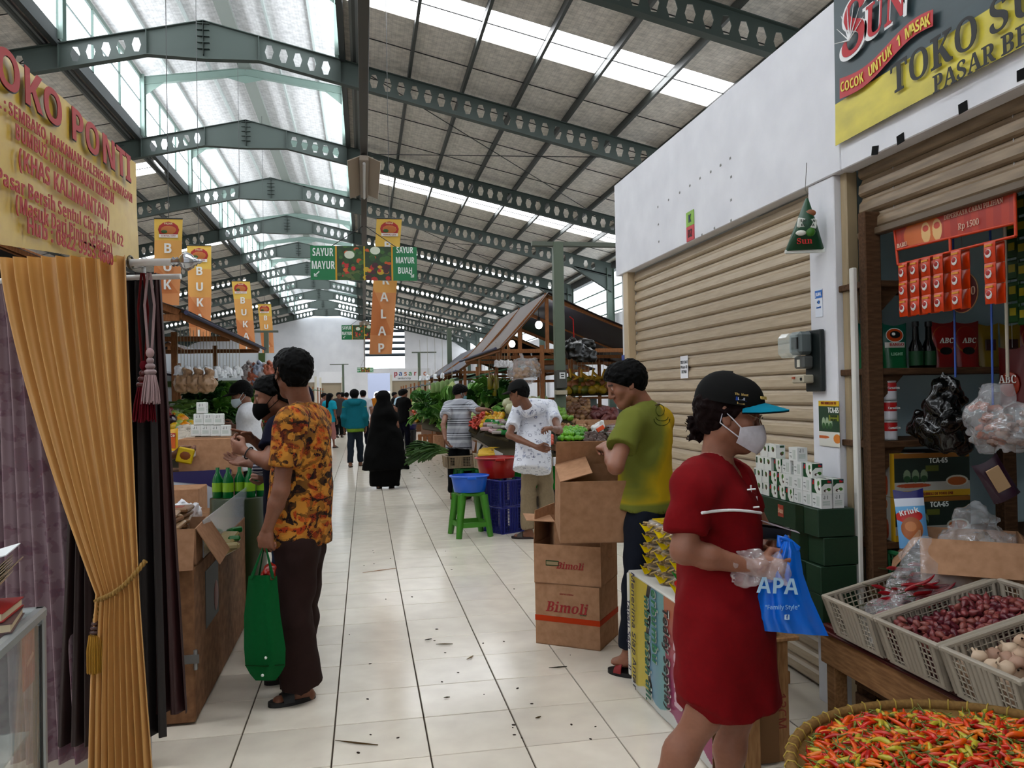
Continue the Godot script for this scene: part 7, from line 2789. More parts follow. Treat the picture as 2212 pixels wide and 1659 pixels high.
func overhead() -> void:
	var steel:=V(0.5)
	# lamp rail that runs above the aisle
	var rl:=thing("lamp_rail","dark steel rail running along the roof above the aisle","rail",P(0,3.9,30))
	var d0:=2.2
	var ax:=ray(785,0).x/ray(785,0).y*2.41
	part("rail",geo(Color(0.17,0.16,0.14)).box(Vector3(ax,0.0,-6),Vector3(0.075,0.06,80),Basis(),0.004),steel,rl)
	for k in 11:
		var d:=5.2+BAY*k
		part("hanger",geo(Color(0.2,0.2,0.2)).tube([Vector3(ax,0.03,30 - d),Vector3(ax,roof_h(ax) - 0.7 - 3.9,30 - d)],0.012,6),steel,rl)
	for k in 2:
		var e:=at_d(788,325 if k==0 else 600,[8.6,26.0][k])
		var t:=thing("tube_lamp","unlit %s fluorescent lamp housing hung under the lamp rail" % ["nearer","farther"][k],"lamp",Vector3(ax,3.80,e.z))
		part("housing",geo(Color(0.52,0.47,0.42)).box(Vector3(0,0,0),Vector3(0.09,0.05,1.5),Basis(),0.006),steel,t)
		for s in [-1.0,1.0]:
			part("reflector",geo(Color(0.60,0.54,0.48)).box(Vector3(s*0.10,-0.01,0),Vector3(0.13,0.008,1.5),Basis(Vector3(0,0,1),-s*0.4)),steel,t)
			part("bracket",geo(Color(0.4,0.4,0.4)).box(Vector3(0,0.05,s*0.6),Vector3(0.05,0.07,0.04)),steel,t)
		part("tube",geo(Color(0.8,0.8,0.8)).tube([Vector3(0,-0.04,-0.7),Vector3(0,-0.04,0.7)],0.014,10),V(0.3),t)
	# hanging direction signs
	var pm:=pictured("produce_print",produce_print(),0.4)
	var sg:=[[787,569,11.2,226,"large green direction sign with vegetable photographs hanging over the aisle"],[787,718,23.8,96,"smaller green direction sign hanging further down the aisle"],[789,799,52.0,34,"tiny green direction sign far down the aisle"]]
	for q in sg:
		var o:=at(q[0],q[1],q[2])
		var w: float=q[3]*q[2]/FOC
		var h:=w*0.325
		var t:=thing("direction_sign",q[4],"sign",o)
		var g:=Color(0.02,0.43,0.24)
		for s in [-1,1]:
			part("green_panel",geo(g).box(Vector3(s*w*0.385,0,0),Vector3(w*0.23,h,0.02)),V(0.45),t)
			part("yellow_strip",geo(Color(0.75,0.55,0.03)).box(Vector3(s*w*0.263,0,0.001),Vector3(w*0.016,h,0.02)),V(0.45),t)
			part("cord",geo(Color(0.15,0.15,0.15)).tube([Vector3(s*w*0.3,h/2,0),Vector3(ax - o.x+s*0.02,3.87 - o.y,0)],0.006,5),V(0.6),t)
			var a:=Vector3(s*w*0.385 - (w*0.06 if s<0 else -w*0.06),-h*0.33,0.012)
			var ar:=geo(Color(0.88,0.90,0.88))
			ar.tube([a+Vector3(-s*w*0.025,w*0.025,0),a+Vector3(s*w*0.012,-w*0.012,0)],w*0.006,4)
			ar.tube([a+Vector3(s*w*0.02,w*0.006,0),a+Vector3(s*w*0.02,-w*0.02,0),a+Vector3(-s*w*0.006,-w*0.02,0)],w*0.006,4)
			part("arrow",ar,V(0.5),t)
		part("photograph",geo().box(Vector3(0,0,0),Vector3(w*0.51,h,0.022)),pm,t)
		words("SAYUR\nMAYUR",h*0.23,Color(0.88,0.90,0.88),t,Vector3(-w*0.385,h*0.12,0.012),Basis(),0.6)
		words("SAYUR\nMAYUR\nBUAH",h*0.185,Color(0.88,0.90,0.88),t,Vector3(w*0.385,h*0.10,0.012),Basis(),0.62)
	# tall printed flags
	for q in [[364,472,361,660,58,12.4,"BUKAL","orange flag banner nearest the curtain rod, above the left stalls"],[430,530,433,735,50,15.5,"BUKALAP","second orange flag banner from the left"],[520,607,536,762,38,20.0,"BUKALAPAK","third orange flag banner from the left"],[571,656,580,765,28,26.0,"BUKALAPAK","slim fourth orange flag banner beside the man's hair"],[841,472,822,765,54,14.0,"BUKALAPAK","long orange flag banner hanging behind the direction sign"]]:
		var a:=at(q[0],q[1],q[5])
		var b:=at(q[2],q[3],q[5])
		var w: float=q[4]*q[5]/FOC
		var t:=thing("flag_banner",q[7],"banner",a)
		var im:=bands(64,256,[[0.25,Color(0.84,0.69,0.33)],[0.30,Color(0.83,0.61,0.34)],[0.45,Color(0.80,0.54,0.35)]])
		for y in 90:
			im.fill_rect(Rect2i(0,130+y,int(y*0.7),1),Color(0.76,0.47,0.29))
		var dn:=b - a
		var net:=PackedVector3Array()
		for j in 12:
			for i in 7:
				var u:=i/6.0 - 0.5
				var v:=j/11.0
				net.append(dn*v+Vector3(u*w*(1.0 - 0.12*v),0,0.035*sin(u*5.0+v*6.0)*v*w*3.0))
		part("cloth",geo().slab(net,7,12,0.003),cloth_uv("flag",im),t)
		var ln:=dn.length()
		part("emblem",geo(Color(0.60,0.10,0.07)).ball(dn*0.0+Vector3(0,-w*0.42,0.004),Vector3(w*0.37,w*0.3,0.012),20,7),V(0.6),t)
		part("emblem_picture",geo(Color(0.66,0.36,0.12)).ball(Vector3(0,-w*0.44,0.012),Vector3(w*0.28,w*0.17,0.01),16,7).ink(Color(0.16,0.30,0.08)).ball(Vector3(-w*0.14,-w*0.5,0.018),Vector3(w*0.12,w*0.07,0.008),10,6),V(0.6),t)
		part("ribbon",geo(Color(0.85,0.82,0.78)).box(Vector3(0,-w*0.66,0.018),Vector3(w*0.66,w*0.12,0.008)),V(0.6),t)
		words("PASAR",w*0.07,Color(0.85,0.75,0.6),t,Vector3(0,-w*0.2,0.02))
		words("SENTUL CITY",w*0.06,Color(0.55,0.12,0.08),t,Vector3(0,-w*0.66,0.024))
		var m: int=str(q[6]).length()
		for k in m:
			var v: float=w*1.12+k*w*0.68
			if v<ln - w*0.2:
				words(q[6][k],w*0.36,Color(0.86,0.85,0.82),t,dn*(v/ln)+Vector3(0,0,0.035*w*3.0*v/ln*0.6+0.016))
		part("cord",geo(Color(0.2,0.2,0.2)).tube([Vector3(0,0,0),Vector3(0,(10.75 - 0.16*absf(a.x - RIDGE.x) if absf(a.x - RIDGE.x)<2.75 else roof_h(a.x)) - a.y,0)],0.006,5).tube([Vector3(-w/2,0,0),Vector3(w/2,0,0)],0.012,6),V(0.6),t)
	# T-shaped service posts on both sides of the aisle
	var pn:=0
	for q in [[1204,523,10.5],[970,708,23.8],[905,760,39.0],[575,714,23.6],[741,786,52.0]]:
		var top:=at(q[0],q[1],q[2])
		var t:=thing("service_post","grey green T-shaped steel post, %s" % ["beside the near right-hand vegetable stall","second on the right of the aisle","third on the right of the aisle","behind the left stalls' canopies","far down on the left"][pn],"post",Vector3(top.x,0,top.z))
		part("post",geo(Color(0.30,0.34,0.27)).box(Vector3(0,top.y/2,0),Vector3(0.135,top.y,0.1),Basis(),0.004),steel,t)
		part("crossbar",geo(Color(0.30,0.32,0.27)).box(Vector3(0.25 if pn<3 else -0.25,top.y - 0.03,0),Vector3(1.2,0.06,0.08),Basis(),0.004),steel,t)
		if pn==0:
			var m:=thing("electricity_meter","grey electricity meter with white dial on the green post","meter",at(1211,828,10.40),Basis())
			part("body",geo(Color(0.22,0.22,0.20)).box(Vector3(0,0.05,0),Vector3(0.15,0.24,0.12),Basis(),0.012),V(0.4),m)
			part("dial",geo(Color(0.80,0.81,0.80)).box(Vector3(0.01,0.1,0.061),Vector3(0.075,0.08,0.004)),V(0.3),m)
			part("counter",geo(Color(0.08,0.08,0.08)).box(Vector3(0.01,0.115,0.064),Vector3(0.045,0.014,0.003)).box(Vector3(0.012,0.085,0.064),Vector3(0.04,0.012,0.003)),V(0.3),m)
			part("breaker",geo(Color(0.62,0.58,0.50)).box(Vector3(0,-0.12,0),Vector3(0.15,0.06,0.12),Basis(),0.006),V(0.4),m)
			solo("post_notice",geo(Color(0.82,0.82,0.82)).box(Vector3.ZERO,Vector3(0.08,0.055,0.003)),V(0.8),"small white notice stuck on the green post above the meter","notice","",at(1208,770,10.44))
		pn+=1
	# kiosks in front of the far wall
	for q in [[600,684,805,850,62.0,"white fronted kiosk left of the far doorway, nearer one"],[690,742,808,822,66.0,"white fronted kiosk left of the far doorway, farther one"],[842,930,798,822,60.0,"white fronted kiosk right of the far doorway with coloured lettering"]]:
		var a:=at_d(q[0],q[2],q[4])
		var b:=at_d(q[1],q[2]+20,q[4])
		var w:=b.x - a.x
		var t:=thing("kiosk",q[5],"kiosk",Vector3((a.x+b.x)/2,0,a.z))
		part("fascia",geo(Color(0.78,0.78,0.79)).box(Vector3(0,3.0,0),Vector3(w,0.9,0.12)),V(0.6),t)
		part("shutter",geo(Color(0.55,0.50,0.42)).box(Vector3(0,1.28,-0.1),Vector3(w - 0.3,2.55,0.06)),V(0.5),t)
		for s in [-1,1]:
			part("post",geo(Color(0.74,0.72,0.66)).box(Vector3(s*(w/2 - 0.08),1.5,0),Vector3(0.16,3.0,0.16)),V(0.6),t)
		if q[0]==842:
			for k in 7:
				words("pasar.com"[k],0.36,[Color(0.55,0.05,0.12),Color(0.15,0.3,0.5),Color(0.6,0.3,0.1),Color(0.2,0.45,0.25)][k % 4],t,Vector3(-w*0.36+k*0.36,3.08,0.07))
			words("sentul city",0.14,Color(0.2,0.2,0.2),t,Vector3(-w*0.15,2.72,0.07))

func cloth_uv(key: String,im: Image) -> StandardMaterial3D:
	if mats.has(key):
		return mats[key]
	return pictured(key,im,0.8)

func right_front() -> void:
	# low stand wrapped in a reused banner, lettering on its side
	var d0:=2.90
	var d1:=3.86
	var x:=1.30
	var st:=thing("banner_stand","low stand wrapped in a yellow, blue and pink printed banner with sideways lettering","stand",P(x,0,(d0+d1)/2))
	var im:=Image.create(256,128,false,Image.FORMAT_RGB8)
	for px in 256:
		for py in 128:
			var u:=px/255.0
			var k:=Color(0.72,0.64,0.16)
			var e:=0.24+0.035*absf(fmod(py/18.0,2.0) - 1.0)
			if u>e:
				k=Color(0.10,0.11,0.12)
			if u>e+0.045:
				k=Color(0.36,0.50,0.62).lerp(Color(0.34,0.56,0.50),(u - 0.28)*3.5)
			if u>0.50:
				k=Color(0.62,0.36,0.20).lerp(Color(0.52,0.12,0.32),clampf(py/90.0,0,1))
			if py>118+4*sin(u*20):
				k=Color(0.72,0.72,0.70)
			im.set_pixel(px,py,k)
	var w:=d1 - d0
	var h:=0.575
	part("core",geo(Color(0.45,0.33,0.22)).box(Vector3(0.15,h/2,0),Vector3(0.28,h - 0.02,w - 0.04)),V(0.8),st)
	part("wrap",sheet_quad([Vector3(0,h,-w/2),Vector3(0,h,w/2),Vector3(0,0.01,w/2),Vector3(0,0.01,-w/2)],0.003,30,12,0.004),pictured("stand_banner",im,0.4),st)
	part("top_cover",geo(Color(0.78,0.77,0.74)).box(Vector3(0.15,h,0),Vector3(0.31,0.012,w),Basis(),0.004),V(0.6),st)
	part("edge_cloth",geo(Color(0.82,0.81,0.78)).box(Vector3(0.03,h*0.54,-w/2 - 0.004),Vector3(0.08,h*0.9,0.02),Basis(),0.008),V(0.8),st)
	var dn:=BR*Basis(Vector3(0,0,1),-PI/2)
	for q in [["Menerima Siap Antar",-0.40,0.046,Color(0.10,0.09,0.25),0.30,0.95],["Tapau Saja.....!!",-0.475,0.040,Color(0.12,0.10,0.25),0.26,0.95],["mbu Basah dll.",-0.21,0.062,Color(0.12,0.36,0.28),0.27,0.82],["erbumbu",-0.115,0.062,Color(0.10,0.42,0.26),0.40,0.9],["Teddy Septia)",0.03,0.062,Color(0.06,0.05,0.05),0.30,0.8],["Lada",0.17,0.10,Color(0.75,0.62,0.66),0.28,1.0]]:
		if q[2]>0.06:
			words(q[0],q[2],Color(0.84,0.84,0.80),st,Vector3(-0.007,q[4] - 0.003,q[1]),dn*Basis.from_scale(Vector3(1,1.16,1)),q[5])
		words(q[0],q[2],q[3],st,Vector3(-0.0095,q[4],q[1]),dn,q[5],q[2]>0.06)
	# packets of noodles piled on it
	var nm:=V(0.25)
	for r in 5:
		for c in 3:
			var t:=thing("noodle_packet","yellow noodle packet, %s layer, %s of its row, on the banner stand" % [["bottom","second","third","fourth","top"][r],["far end","middle","near end"][c]],"packet",P(x+0.16+0.012*(r % 2),h+0.006+0.052*r,d1 - 0.13 - 0.19*c),turn(rng.randf_range(-0.06,0.06)),"noodle packets on the banner stand")
			var g:=geo(Color(0.66,0.56,0.40))
			for k in 14:
				var pts:=[]
				for i in 12:
					pts.append(Vector3(-0.11+0.02*i,0.026+0.018*sin(k*1.9+i*0.3),-0.06+0.009*k+0.006*sin(i*2.1+k)))
				g.tube(pts,0.0055,4)
			part("noodles",g,V(0.7),t)
			part("wrapper",bag_mesh([[Vector3(-0.08,0.026,0),0.034,Vector3(0.08,0.026,0)],[Vector3(-0.06,0.026,0.045),0.026,Vector3(0.06,0.026,0.045)],[Vector3(-0.06,0.026,-0.045),0.026,Vector3(0.06,0.026,-0.045)]],0.012,0.012),film("clear_plastic",Color.WHITE,0.16),t)
			for s in [-1.0,1.0]:
				part("end_seal",geo(Color(0.78,0.66,0.04) if c<2 or r % 2==0 else Color(0.10,0.45,0.12)).slab(PackedVector3Array([Vector3(s*0.10,0.012,-0.05),Vector3(s*0.10,0.040,0.05),Vector3(s*0.115,0.03,-0.05),Vector3(s*0.115,0.02,0.045),Vector3(s*0.135,0.045,-0.03),Vector3(s*0.13,0.012,0.03)]),2,3,0.003),nm,t)
			if r==4 or c==2:
				part("printed_panel",geo(Color(0.80,0.66,0.05)).box(Vector3(0.02,0.053 if r==4 else 0.03,0.0 if r==4 else 0.062),Vector3(0.16,0.012,0.12) if r==4 else Vector3(0.16,0.045,0.02),Basis(),0.005).ink(Color(0.62,0.10,0.05)).box(Vector3(0.03,0.059 if r==4 else 0.03,0.01 if r==4 else 0.072),Vector3(0.09,0.003,0.05) if r==4 else Vector3(0.08,0.018,0.003)),nm,t)
	solo("red_bag",bag_mesh([[Vector3(0,0.07,0),0.06],[Vector3(0.0,0.0,0.03),0.05],[Vector3(0.03,0.12,0),0.05]],0.012,0.03,Color(0.62,0.03,0.03)),V(0.25),"red plastic bag at the near end of the noodle packets","bag","",P(x+0.05,h+0.03,3.2))

	# cartons on the floor behind the stand
	var pap:=carton_paper()
	var b0:=at_h(1262,1409,0.0)
	var bas:=turn(-0.62)
	var c1:=open_carton("carton","lower brown oil carton with red lettering and an orange band, open",0.40,0.36,0.34,Vector3(b0.x+0.03,0,b0.z - 0.25),bas,[null,null,null,null],pap)
	part("band",geo(Color(0.66,0.20,0.08)).box(Vector3(0,0.155,0),Vector3(0.404,0.032,0.344)),V(0.7),c1)
	var red:=Color(0.55,0.07,0.07)
	for k in 2:
		var fb:=Basis() if k==0 else turn(-PI/2)
		var o:=Vector3(0,0,0.1725) if k==0 else Vector3(-0.2025,0,0)
		words("Bimoli",0.056,red,c1,o+Vector3(0,0.225,0),fb,1.0,true,true,0.25)
		words("spesial",0.009,Color(0.15,0.3,0.15),c1,o+fb*Vector3(0.10,0.195,0),fb,1.0,false,true,0.25)
		words("MINYAK GORENG",0.008,red,c1,o+Vector3(0,0.305,0),fb,1.0,false)
	var c2:=open_carton("carton","upper brown oil carton with red lettering stacked on the banded one",0.41,0.23,0.35,c1.position+Vector3(0,0.362,0),bas*turn(0.04),[null,-0.08,0.1,-0.05],pap)
	for k in 2:
		var fb:=Basis() if k==0 else turn(-PI/2)
		var o:=Vector3(0.02,0.11,0.1775) if k==0 else Vector3(-0.2075,0.11,0.06)
		words("Bimoli",0.036,red,c2,o,fb,1.0,true,true,0.25)
		part("green_label",geo(Color(0.10,0.22,0.12)).box(o+fb*Vector3(-0.11,0.012,0),Vector3(0.08,0.03,0.002),fb).ink(Color(0.55,0.48,0.36)).box(o+fb*Vector3(-0.11,0.012,0.001),Vector3(0.072,0.020,0.002),fb),V(0.7),c2)
	var c3:=open_carton("carton","brown carton with splayed flaps standing inside the oil cartons",0.34,0.22,0.28,c1.position+Vector3(0.03,0.505,-0.02),bas*turn(0.5),[0.9,0.5,null,1.5],pap,"",false)
	var hold:=at(1268,1150,4.32)
	open_carton("carton","large brown carton held up and opened by the man in green and yellow",0.36,0.34,0.30,Vector3(hold.x+0.02,hold.y,hold.z),turn(-0.15,0.22,0.0),[null,null,-0.25,-1.3],pap)

	# the woman's blue carrier bag and wallet, the man's green bag
	var g:=geo(Color(0.04,0.42,0.86))
	var rows:=[[1170,1690,1715,0.02],[1192,1676,1728,0.035],[1240,1650,1735,0.05],[1290,1636,1752,0.06],[1335,1632,1772,0.055],[1362,1640,1790,0.02]]
	for s in [1.0,-1.0]:
		var net:=PackedVector3Array()
		for q in rows:
			for i in 13:
				var u:=i/12.0
				var p:=at(lerpf(q[1],q[2],u),q[0]+12.0*u*(1.0 if q[0]>1350 else 0.0),2.40)
				p+=ray(1700,1260).normalized()*-s*q[3]*sin(PI*u)*(1.0+0.4*sin(u*21.0+q[0]*0.7)+0.2*sin(u*47.0))
				net.append(p)
		g.grid(net,13,6)
	var bag:=thing("carrier_bag","bright blue plastic carrier bag with white printed letters held by the woman","bag",at(1710,1270,2.4))
	wear("bag",g,V(0.3),bag)
	for s in [-1,1]:
		wear("handle",geo(Color(0.04,0.38,0.8)).tube([at(1684,1180,2.40),at(1690+8*s,1160,2.42+0.02*s),at(1705,1168,2.42+0.02*s),at(1722,1186,2.40)],[0.01,0.008,0.008,0.012],6),V(0.3),bag)
	var face:=Basis(lens.x,lens.y,lens.z).rotated(Vector3.UP,0.0)
	words("APA",0.046,Color(0.62,0.76,0.86),bag,at(1680,1266,2.325) - bag.position,face*Basis(Vector3(0,0,1),-0.05),1.0)
	words("\"Family Style\"",0.012,Color(0.55,0.72,0.86),bag,at(1690,1312,2.325) - bag.position,face,1.0,false)
	wear("emblem",geo(Color(0.75,0.83,0.9)).box(at(1700,1333,2.33),Vector3(0.014,0.014,0.003),face),V(0.4),bag)
	words("f",0.011,Color(0.05,0.3,0.65),bag,at(1700,1333,2.327) - bag.position,face)
	var wl:=thing("wallet","black folded wallet with a white receipt in the woman's hand","wallet",at(1662,1150,2.5),turn(-0.3,0,-0.12))
	part("wallet",geo(Color(0.02,0.02,0.025)).box(Vector3.ZERO,Vector3(0.13,0.045,0.022),Basis(),0.009),V(0.35),wl)
	part("receipt",geo(Color(0.62,0.57,0.60)).slab(PackedVector3Array([Vector3(-0.05,0.04,0),Vector3(-0.05,0.04,0.02),Vector3(0.0,0.028,-0.01),Vector3(0.0,0.028,0.03),Vector3(0.085,0.012,-0.01),Vector3(0.085,0.012,0.03)]),2,3,0.001),V(0.8),wl)
	part("clasp",geo(Color(0.5,0.5,0.5)).ball(Vector3(0.055,-0.005,0.012),Vector3(0.007,0.007,0.005),8,6),V(0.2,0.8),wl)
	g=geo(Color(0.01,0.27,0.12))
	var gr:=[[1244,537,598,0.05],[1330,527,606,0.07],[1400,527,617,0.075],[1438,530,616,0.06],[1456,540,606,0.03],[1470,552,595,0.008]]
	for s in [1.0,-1.0]:
		var net:=PackedVector3Array()
		for q in gr:
			for i in 11:
				var u:=i/10.0
				net.append(at(lerpf(q[1],q[2],u),q[0],3.62)+ray(575,1350).normalized()*-s*q[3]*sin(PI*u)*(1.0+0.2*sin(u*12.0)))
		g.grid(net,11,6)
	var gb:=thing("shopping_bag","green cloth shopping bag hanging from the batik man's hand","bag",at(572,1360,3.62))
	wear("bag",g,plain_cloth("green_cloth",Color(0.02,0.33,0.15)),gb)
	for s in [-1.0,1.0]:
		var hp:=[at(550+8*s,1252,3.62+0.05*s),at(572,1172,3.66),at(590,1250,3.62+0.05*s)]
		wear("handle",geo(Color(0.01,0.27,0.12)).tube(hp,0.009,6,true,0.4),V(0.8),gb)
	for q in [[574,1421],[567,1459]]:
		wear("snap",geo(Color(0.8,0.82,0.8)).ball(at(q[0],q[1],3.55),Vector3(0.007,0.007,0.005),10,6),V(0.4),gb)
	wear("seam",geo(Color(0.005,0.2,0.08)).tube([at(530,1437,3.60),at(572,1439,3.552),at(614,1436,3.60)],0.003,5),V(0.8),gb)
	solo("red_packet",bag_mesh([[Vector3.ZERO,0.03],[Vector3(0.01,0.04,0),0.028]],0.008,0.02,Color(0.5,0.05,0.03)),V(0.3),"red packet sticking out of the green shopping bag","packet","",at(577,1252,3.62))
	# litter on the tiles
	var lit:=[[820,1232,0.30,0.34,Color(0.62,0.48,0.36),"long shred of tan packing tape on the floor tiles"],[770,1604,0.2,-0.45,Color(0.30,0.22,0.12),"dry brown stalk on the floor tiles near the camera"],[1205,1441,0.10,0.0,Color(0.16,0.14,0.10),"short dark stick beside the oil cartons on the floor"],[960,1391,0.10,-0.2,Color(0.35,0.30,0.2),"thin stalk in the middle of the aisle floor"],[925,1381,0.045,0.3,Color(0.12,0.10,0.07),"small black leaf scrap in the middle of the aisle floor"],[965,1506,0.03,0.0,Color(0.25,0.2,0.12),"brown crumb on a tile right of the batik man"],[1162,1549,0.03,0.4,Color(0.28,0.22,0.12),"olive crumb on a tile left of the banner stand"],[1015,1420,0.07,0.9,Color(0.5,0.42,0.3),"frayed fibre on the tile left of the oil cartons"]]
	for q in lit:
		var o:=at_h(q[0],q[1],0.004)
		solo("litter",geo(q[4]).tube([Vector3(-q[2]/2,0,0),Vector3(0,0.002,0.006),Vector3(q[2]/2,0,0)],[0.002,0.006,0.003],6,true,0.5),V(0.8),q[5],"litter","",o,turn(q[3]))
	for k in 40:
		solo("speck",geo(Color(0.16,0.13,0.09)).ball(Vector3.ZERO,Vector3(0.008,0.002,0.005)*rng.randf_range(0.6,1.4),6,4),V(0.9),"tiny dark speck of dirt on the aisle tiles","litter","specks of dirt on the tiles",at_h(rng.randf_range(740,1300),rng.randf_range(1180,1640),0.001),turn(rng.randf()*6))
	for k in 26:
		solo("leaf_scrap",geo(Color(0.14,0.20,0.06)).ball(Vector3.ZERO,Vector3(0.03,0.003,0.012)*rng.randf_range(0.5,1.3),7,4),V(0.8),"small green leaf scrap on the floor left of the vegetable crates","litter","leaf scraps by the vegetable crates",at_h(rng.randf_range(878,965),rng.randf_range(990,1035),0.002),turn(rng.randf()*6))

var bed: Node3D

# small goods strewn over a four-cornered patch; corners [x, y, depth] run round it
func heap(called: String,label: String,cat: String,shapes: Array,m: Material,c: Array,nu: int,nv: int,jit:=0.3,spin:=0.4,lay:=Basis(),layers:=1) -> void:
	var p:=J3(c)
	if bed:
		wear("display_board",sheet_quad([p[0],p[1],p[2],p[3]].map(func(q): return q - Vector3(0,0.045,0)),0.02),M("board_dark",Color(0.20,0.17,0.10),0.8),bed)
	for l in layers:
		for j in nv - l:
			for i in nu - l:
				var u:=clampf((i+0.5+0.5*l+rng.randf_range(-jit,jit))/nu,0,1)
				var v:=clampf((j+0.5+0.5*l+rng.randf_range(-jit,jit))/nv,0,1)
				var q: Vector3=(p[0] as Vector3).lerp(p[1],u).lerp((p[3] as Vector3).lerp(p[2],u),v)
				q.y+=0.035*l+0.012*rng.randf()
				var o:=piece(called,shapes[rng.randi() % shapes.size()],m,self,Transform3D(turn(rng.randf_range(-spin,spin),rng.randf_range(-spin,spin)*0.5)*lay*Basis.from_scale(Vector3.ONE*rng.randf_range(0.88,1.12)),q))
				tag(o,label,cat,label.replace(called.replace("_"," "),called.replace("_"," ")+"s"))

func fruit(k: Color,r: Vector3,lump:=0.03) -> Mesh:
	return geo(k).ball(Vector3.ZERO,r,10,7,Basis(),lump).ink(k.darkened(0.4)).ball(Vector3(0,r.y*0.97,0),Vector3(r.x,r.y,r.z)*0.12,6,4).mesh()

func root(k: Color,ln: float,r: float,tip:=0.25) -> Mesh:
	return geo(k).tube([Vector3(0,0,-ln/2),Vector3(0,0.004,-ln*0.4),Vector3(0.004,0.006,0),Vector3(0,0,ln*0.4),Vector3(0,0,ln/2)],[r*0.5,r,r*0.9,r*(0.4+tip),r*tip],8).mesh()

# a bundle of leaves on pale stalks
func greens(leaf: Color,stalk: Color,ln: float,n: int,wd: float,seed_: int) -> Mesh:
	var r:=RandomNumberGenerator.new()
	r.seed=seed_
	var g:=geo()
	for k in n:
		var a:=r.randf_range(-0.6,0.6)
		var d:=Vector3(sin(a),r.randf_range(-0.1,0.5),cos(a)).normalized()
		var s:=Vector3(d.z,0,-d.x)
		var l:=ln*r.randf_range(0.8,1.1)
		g.ink(stalk)
		g.tube([Vector3.ZERO,d*l*0.5],[0.007,0.004],4,false)
		g.ink(leaf.lerp(stalk,r.randf()*0.25))
		var net:=PackedVector3Array()
		for j in 5:
			for i in 3:
				net.append(d*l*(0.35+0.16*j)+s*(i - 1)*wd*sin(PI*(0.12+0.2*j))+Vector3.UP*(0.02*absf(i - 1) - 0.012*j*j*0.5+r.randf_range(-0.008,0.008)))
		g.slab(net,3,5,0.0015)
	return g.mesh()

func plank_between(t: Node3D,a: Vector3,b: Vector3,w: float,m: Material,called:="beam") -> void:
	part(called,geo().box((a+b)/2 - t.position,Vector3(w,(b - a).length(),w*0.7),along(b - a),0.003),m,t)

# a pitched tarpaulin on a timber frame. ridge and eaves as [left x, right x, heights], from D d0 back to d1
func canopy(label: String,xl: float,xr: float,xm: float,he: float,hr: float,d0: float,d1: float,k: Color,posts: Array,her:=-1.0) -> void:
	var wd: Material=mats["stall_wood"]
	var t:=thing("canopy",label,"canopy",P((xl+xr)/2,0,(d0+d1)/2))
	if her<0:
		her=he
	var g:=geo(k)
	for s in 2:
		var net:=PackedVector3Array()
		for j in 9:
			if s==1:
				g.ink(Color(0.085,0.10,0.15))
			for i in 7:
				var u:=i/6.0
				var x:=lerpf(xm,xl if s==0 else xr,u*1.06)
				var h:=lerpf(hr,he if s==0 else her,u*1.06) - 0.06*sin(PI*u)*(0.6+0.4*sin(j*2.2))
				net.append(P(x,h,lerpf(d0 - 0.12,d1+0.1,j/8.0)) - t.position)
		g.slab(net,7,9,0.004)
	part("tarpaulin",g,V(0.55),t)
	for d in [d0,(d0+d1)/2,d1]:
		plank_between(t,P(xl,he - 0.04,d),P(xm,hr - 0.04,d),0.055,wd,"rafter")
		plank_between(t,P(xm,hr - 0.04,d),P(xr,her - 0.04,d),0.055,wd,"rafter")
		plank_between(t,P(xl,he - 0.08,d),P(xr,he - 0.08,d),0.055,wd,"tie_beam")
		plank_between(t,P(xm,he - 0.1,d),P(xm,hr,d),0.05,wd,"king_post")
		plank_between(t,P(xl*0.6+xm*0.4,he - 0.08,d),P(xl*0.6+xm*0.4,he+(hr - he)*0.36,d),0.05,wd,"strut")
		for x in posts:
			plank_between(t,P(x,0,d),P(x,he,d),0.06,wd,"post")
	for q in [xl - 0.1,xr+0.08]:
		part("edge_hem",geo(Color(0.09,0.09,0.24)).tube([P(q,(he if q<xm else her) - 0.05,d0 - 0.14) - t.position,P(q,(he if q<xm else her) - 0.05,d1+0.1) - t.position],0.02,6,true,1.0),V(0.6),t)
	for q in [[xl,he],[xr,her],[xm,hr]]:
		plank_between(t,P(q[0],q[1] - 0.06,d0),P(q[0],q[1] - 0.06,d1),0.05,wd,"purlin")

func hung(called: String,label: String,cat: String,x: float,y: float,f: float,mesh: Mesh,m: Material,up: float,bas:=Basis(),group:="") -> void:
	var t:=thing(called,label,cat,at(x,y,f),Basis(),group)
	piece("bundle",mesh,m,t,Transform3D(bas,Vector3.ZERO))
	part("string",geo(Color(0.6,0.58,0.5)).tube([Vector3(0,0.02,0),Vector3(0.003,up*0.5,0),Vector3(0,up,0)],0.003,4),V(0.8),t)

func bulb(x: float,y: float,f: float,label: String) -> void:
	var t:=thing("bulb",label,"lamp",at(x,y,f))
	var m:=M("lamp_glow",Color.WHITE)
	part("globe",geo().ball(Vector3.ZERO,Vector3(0.055,0.06,0.055),14,9),m,t)
	part("socket",geo(Color(0.1,0.1,0.1)).lathe([Vector2(0.022,0.05),Vector2(0.022,0.11),Vector2(0.004,0.12),Vector2(0.004,0.45)],10),V(0.5),t)
	var l:=OmniLight3D.new()
	l.name="bulb_light"
	l.light_energy=0.22
	l.light_size=0.05
	l.omni_range=25.0
	l.omni_attenuation=2.0
	l.shadow_enabled=true
	t.add_child(l)

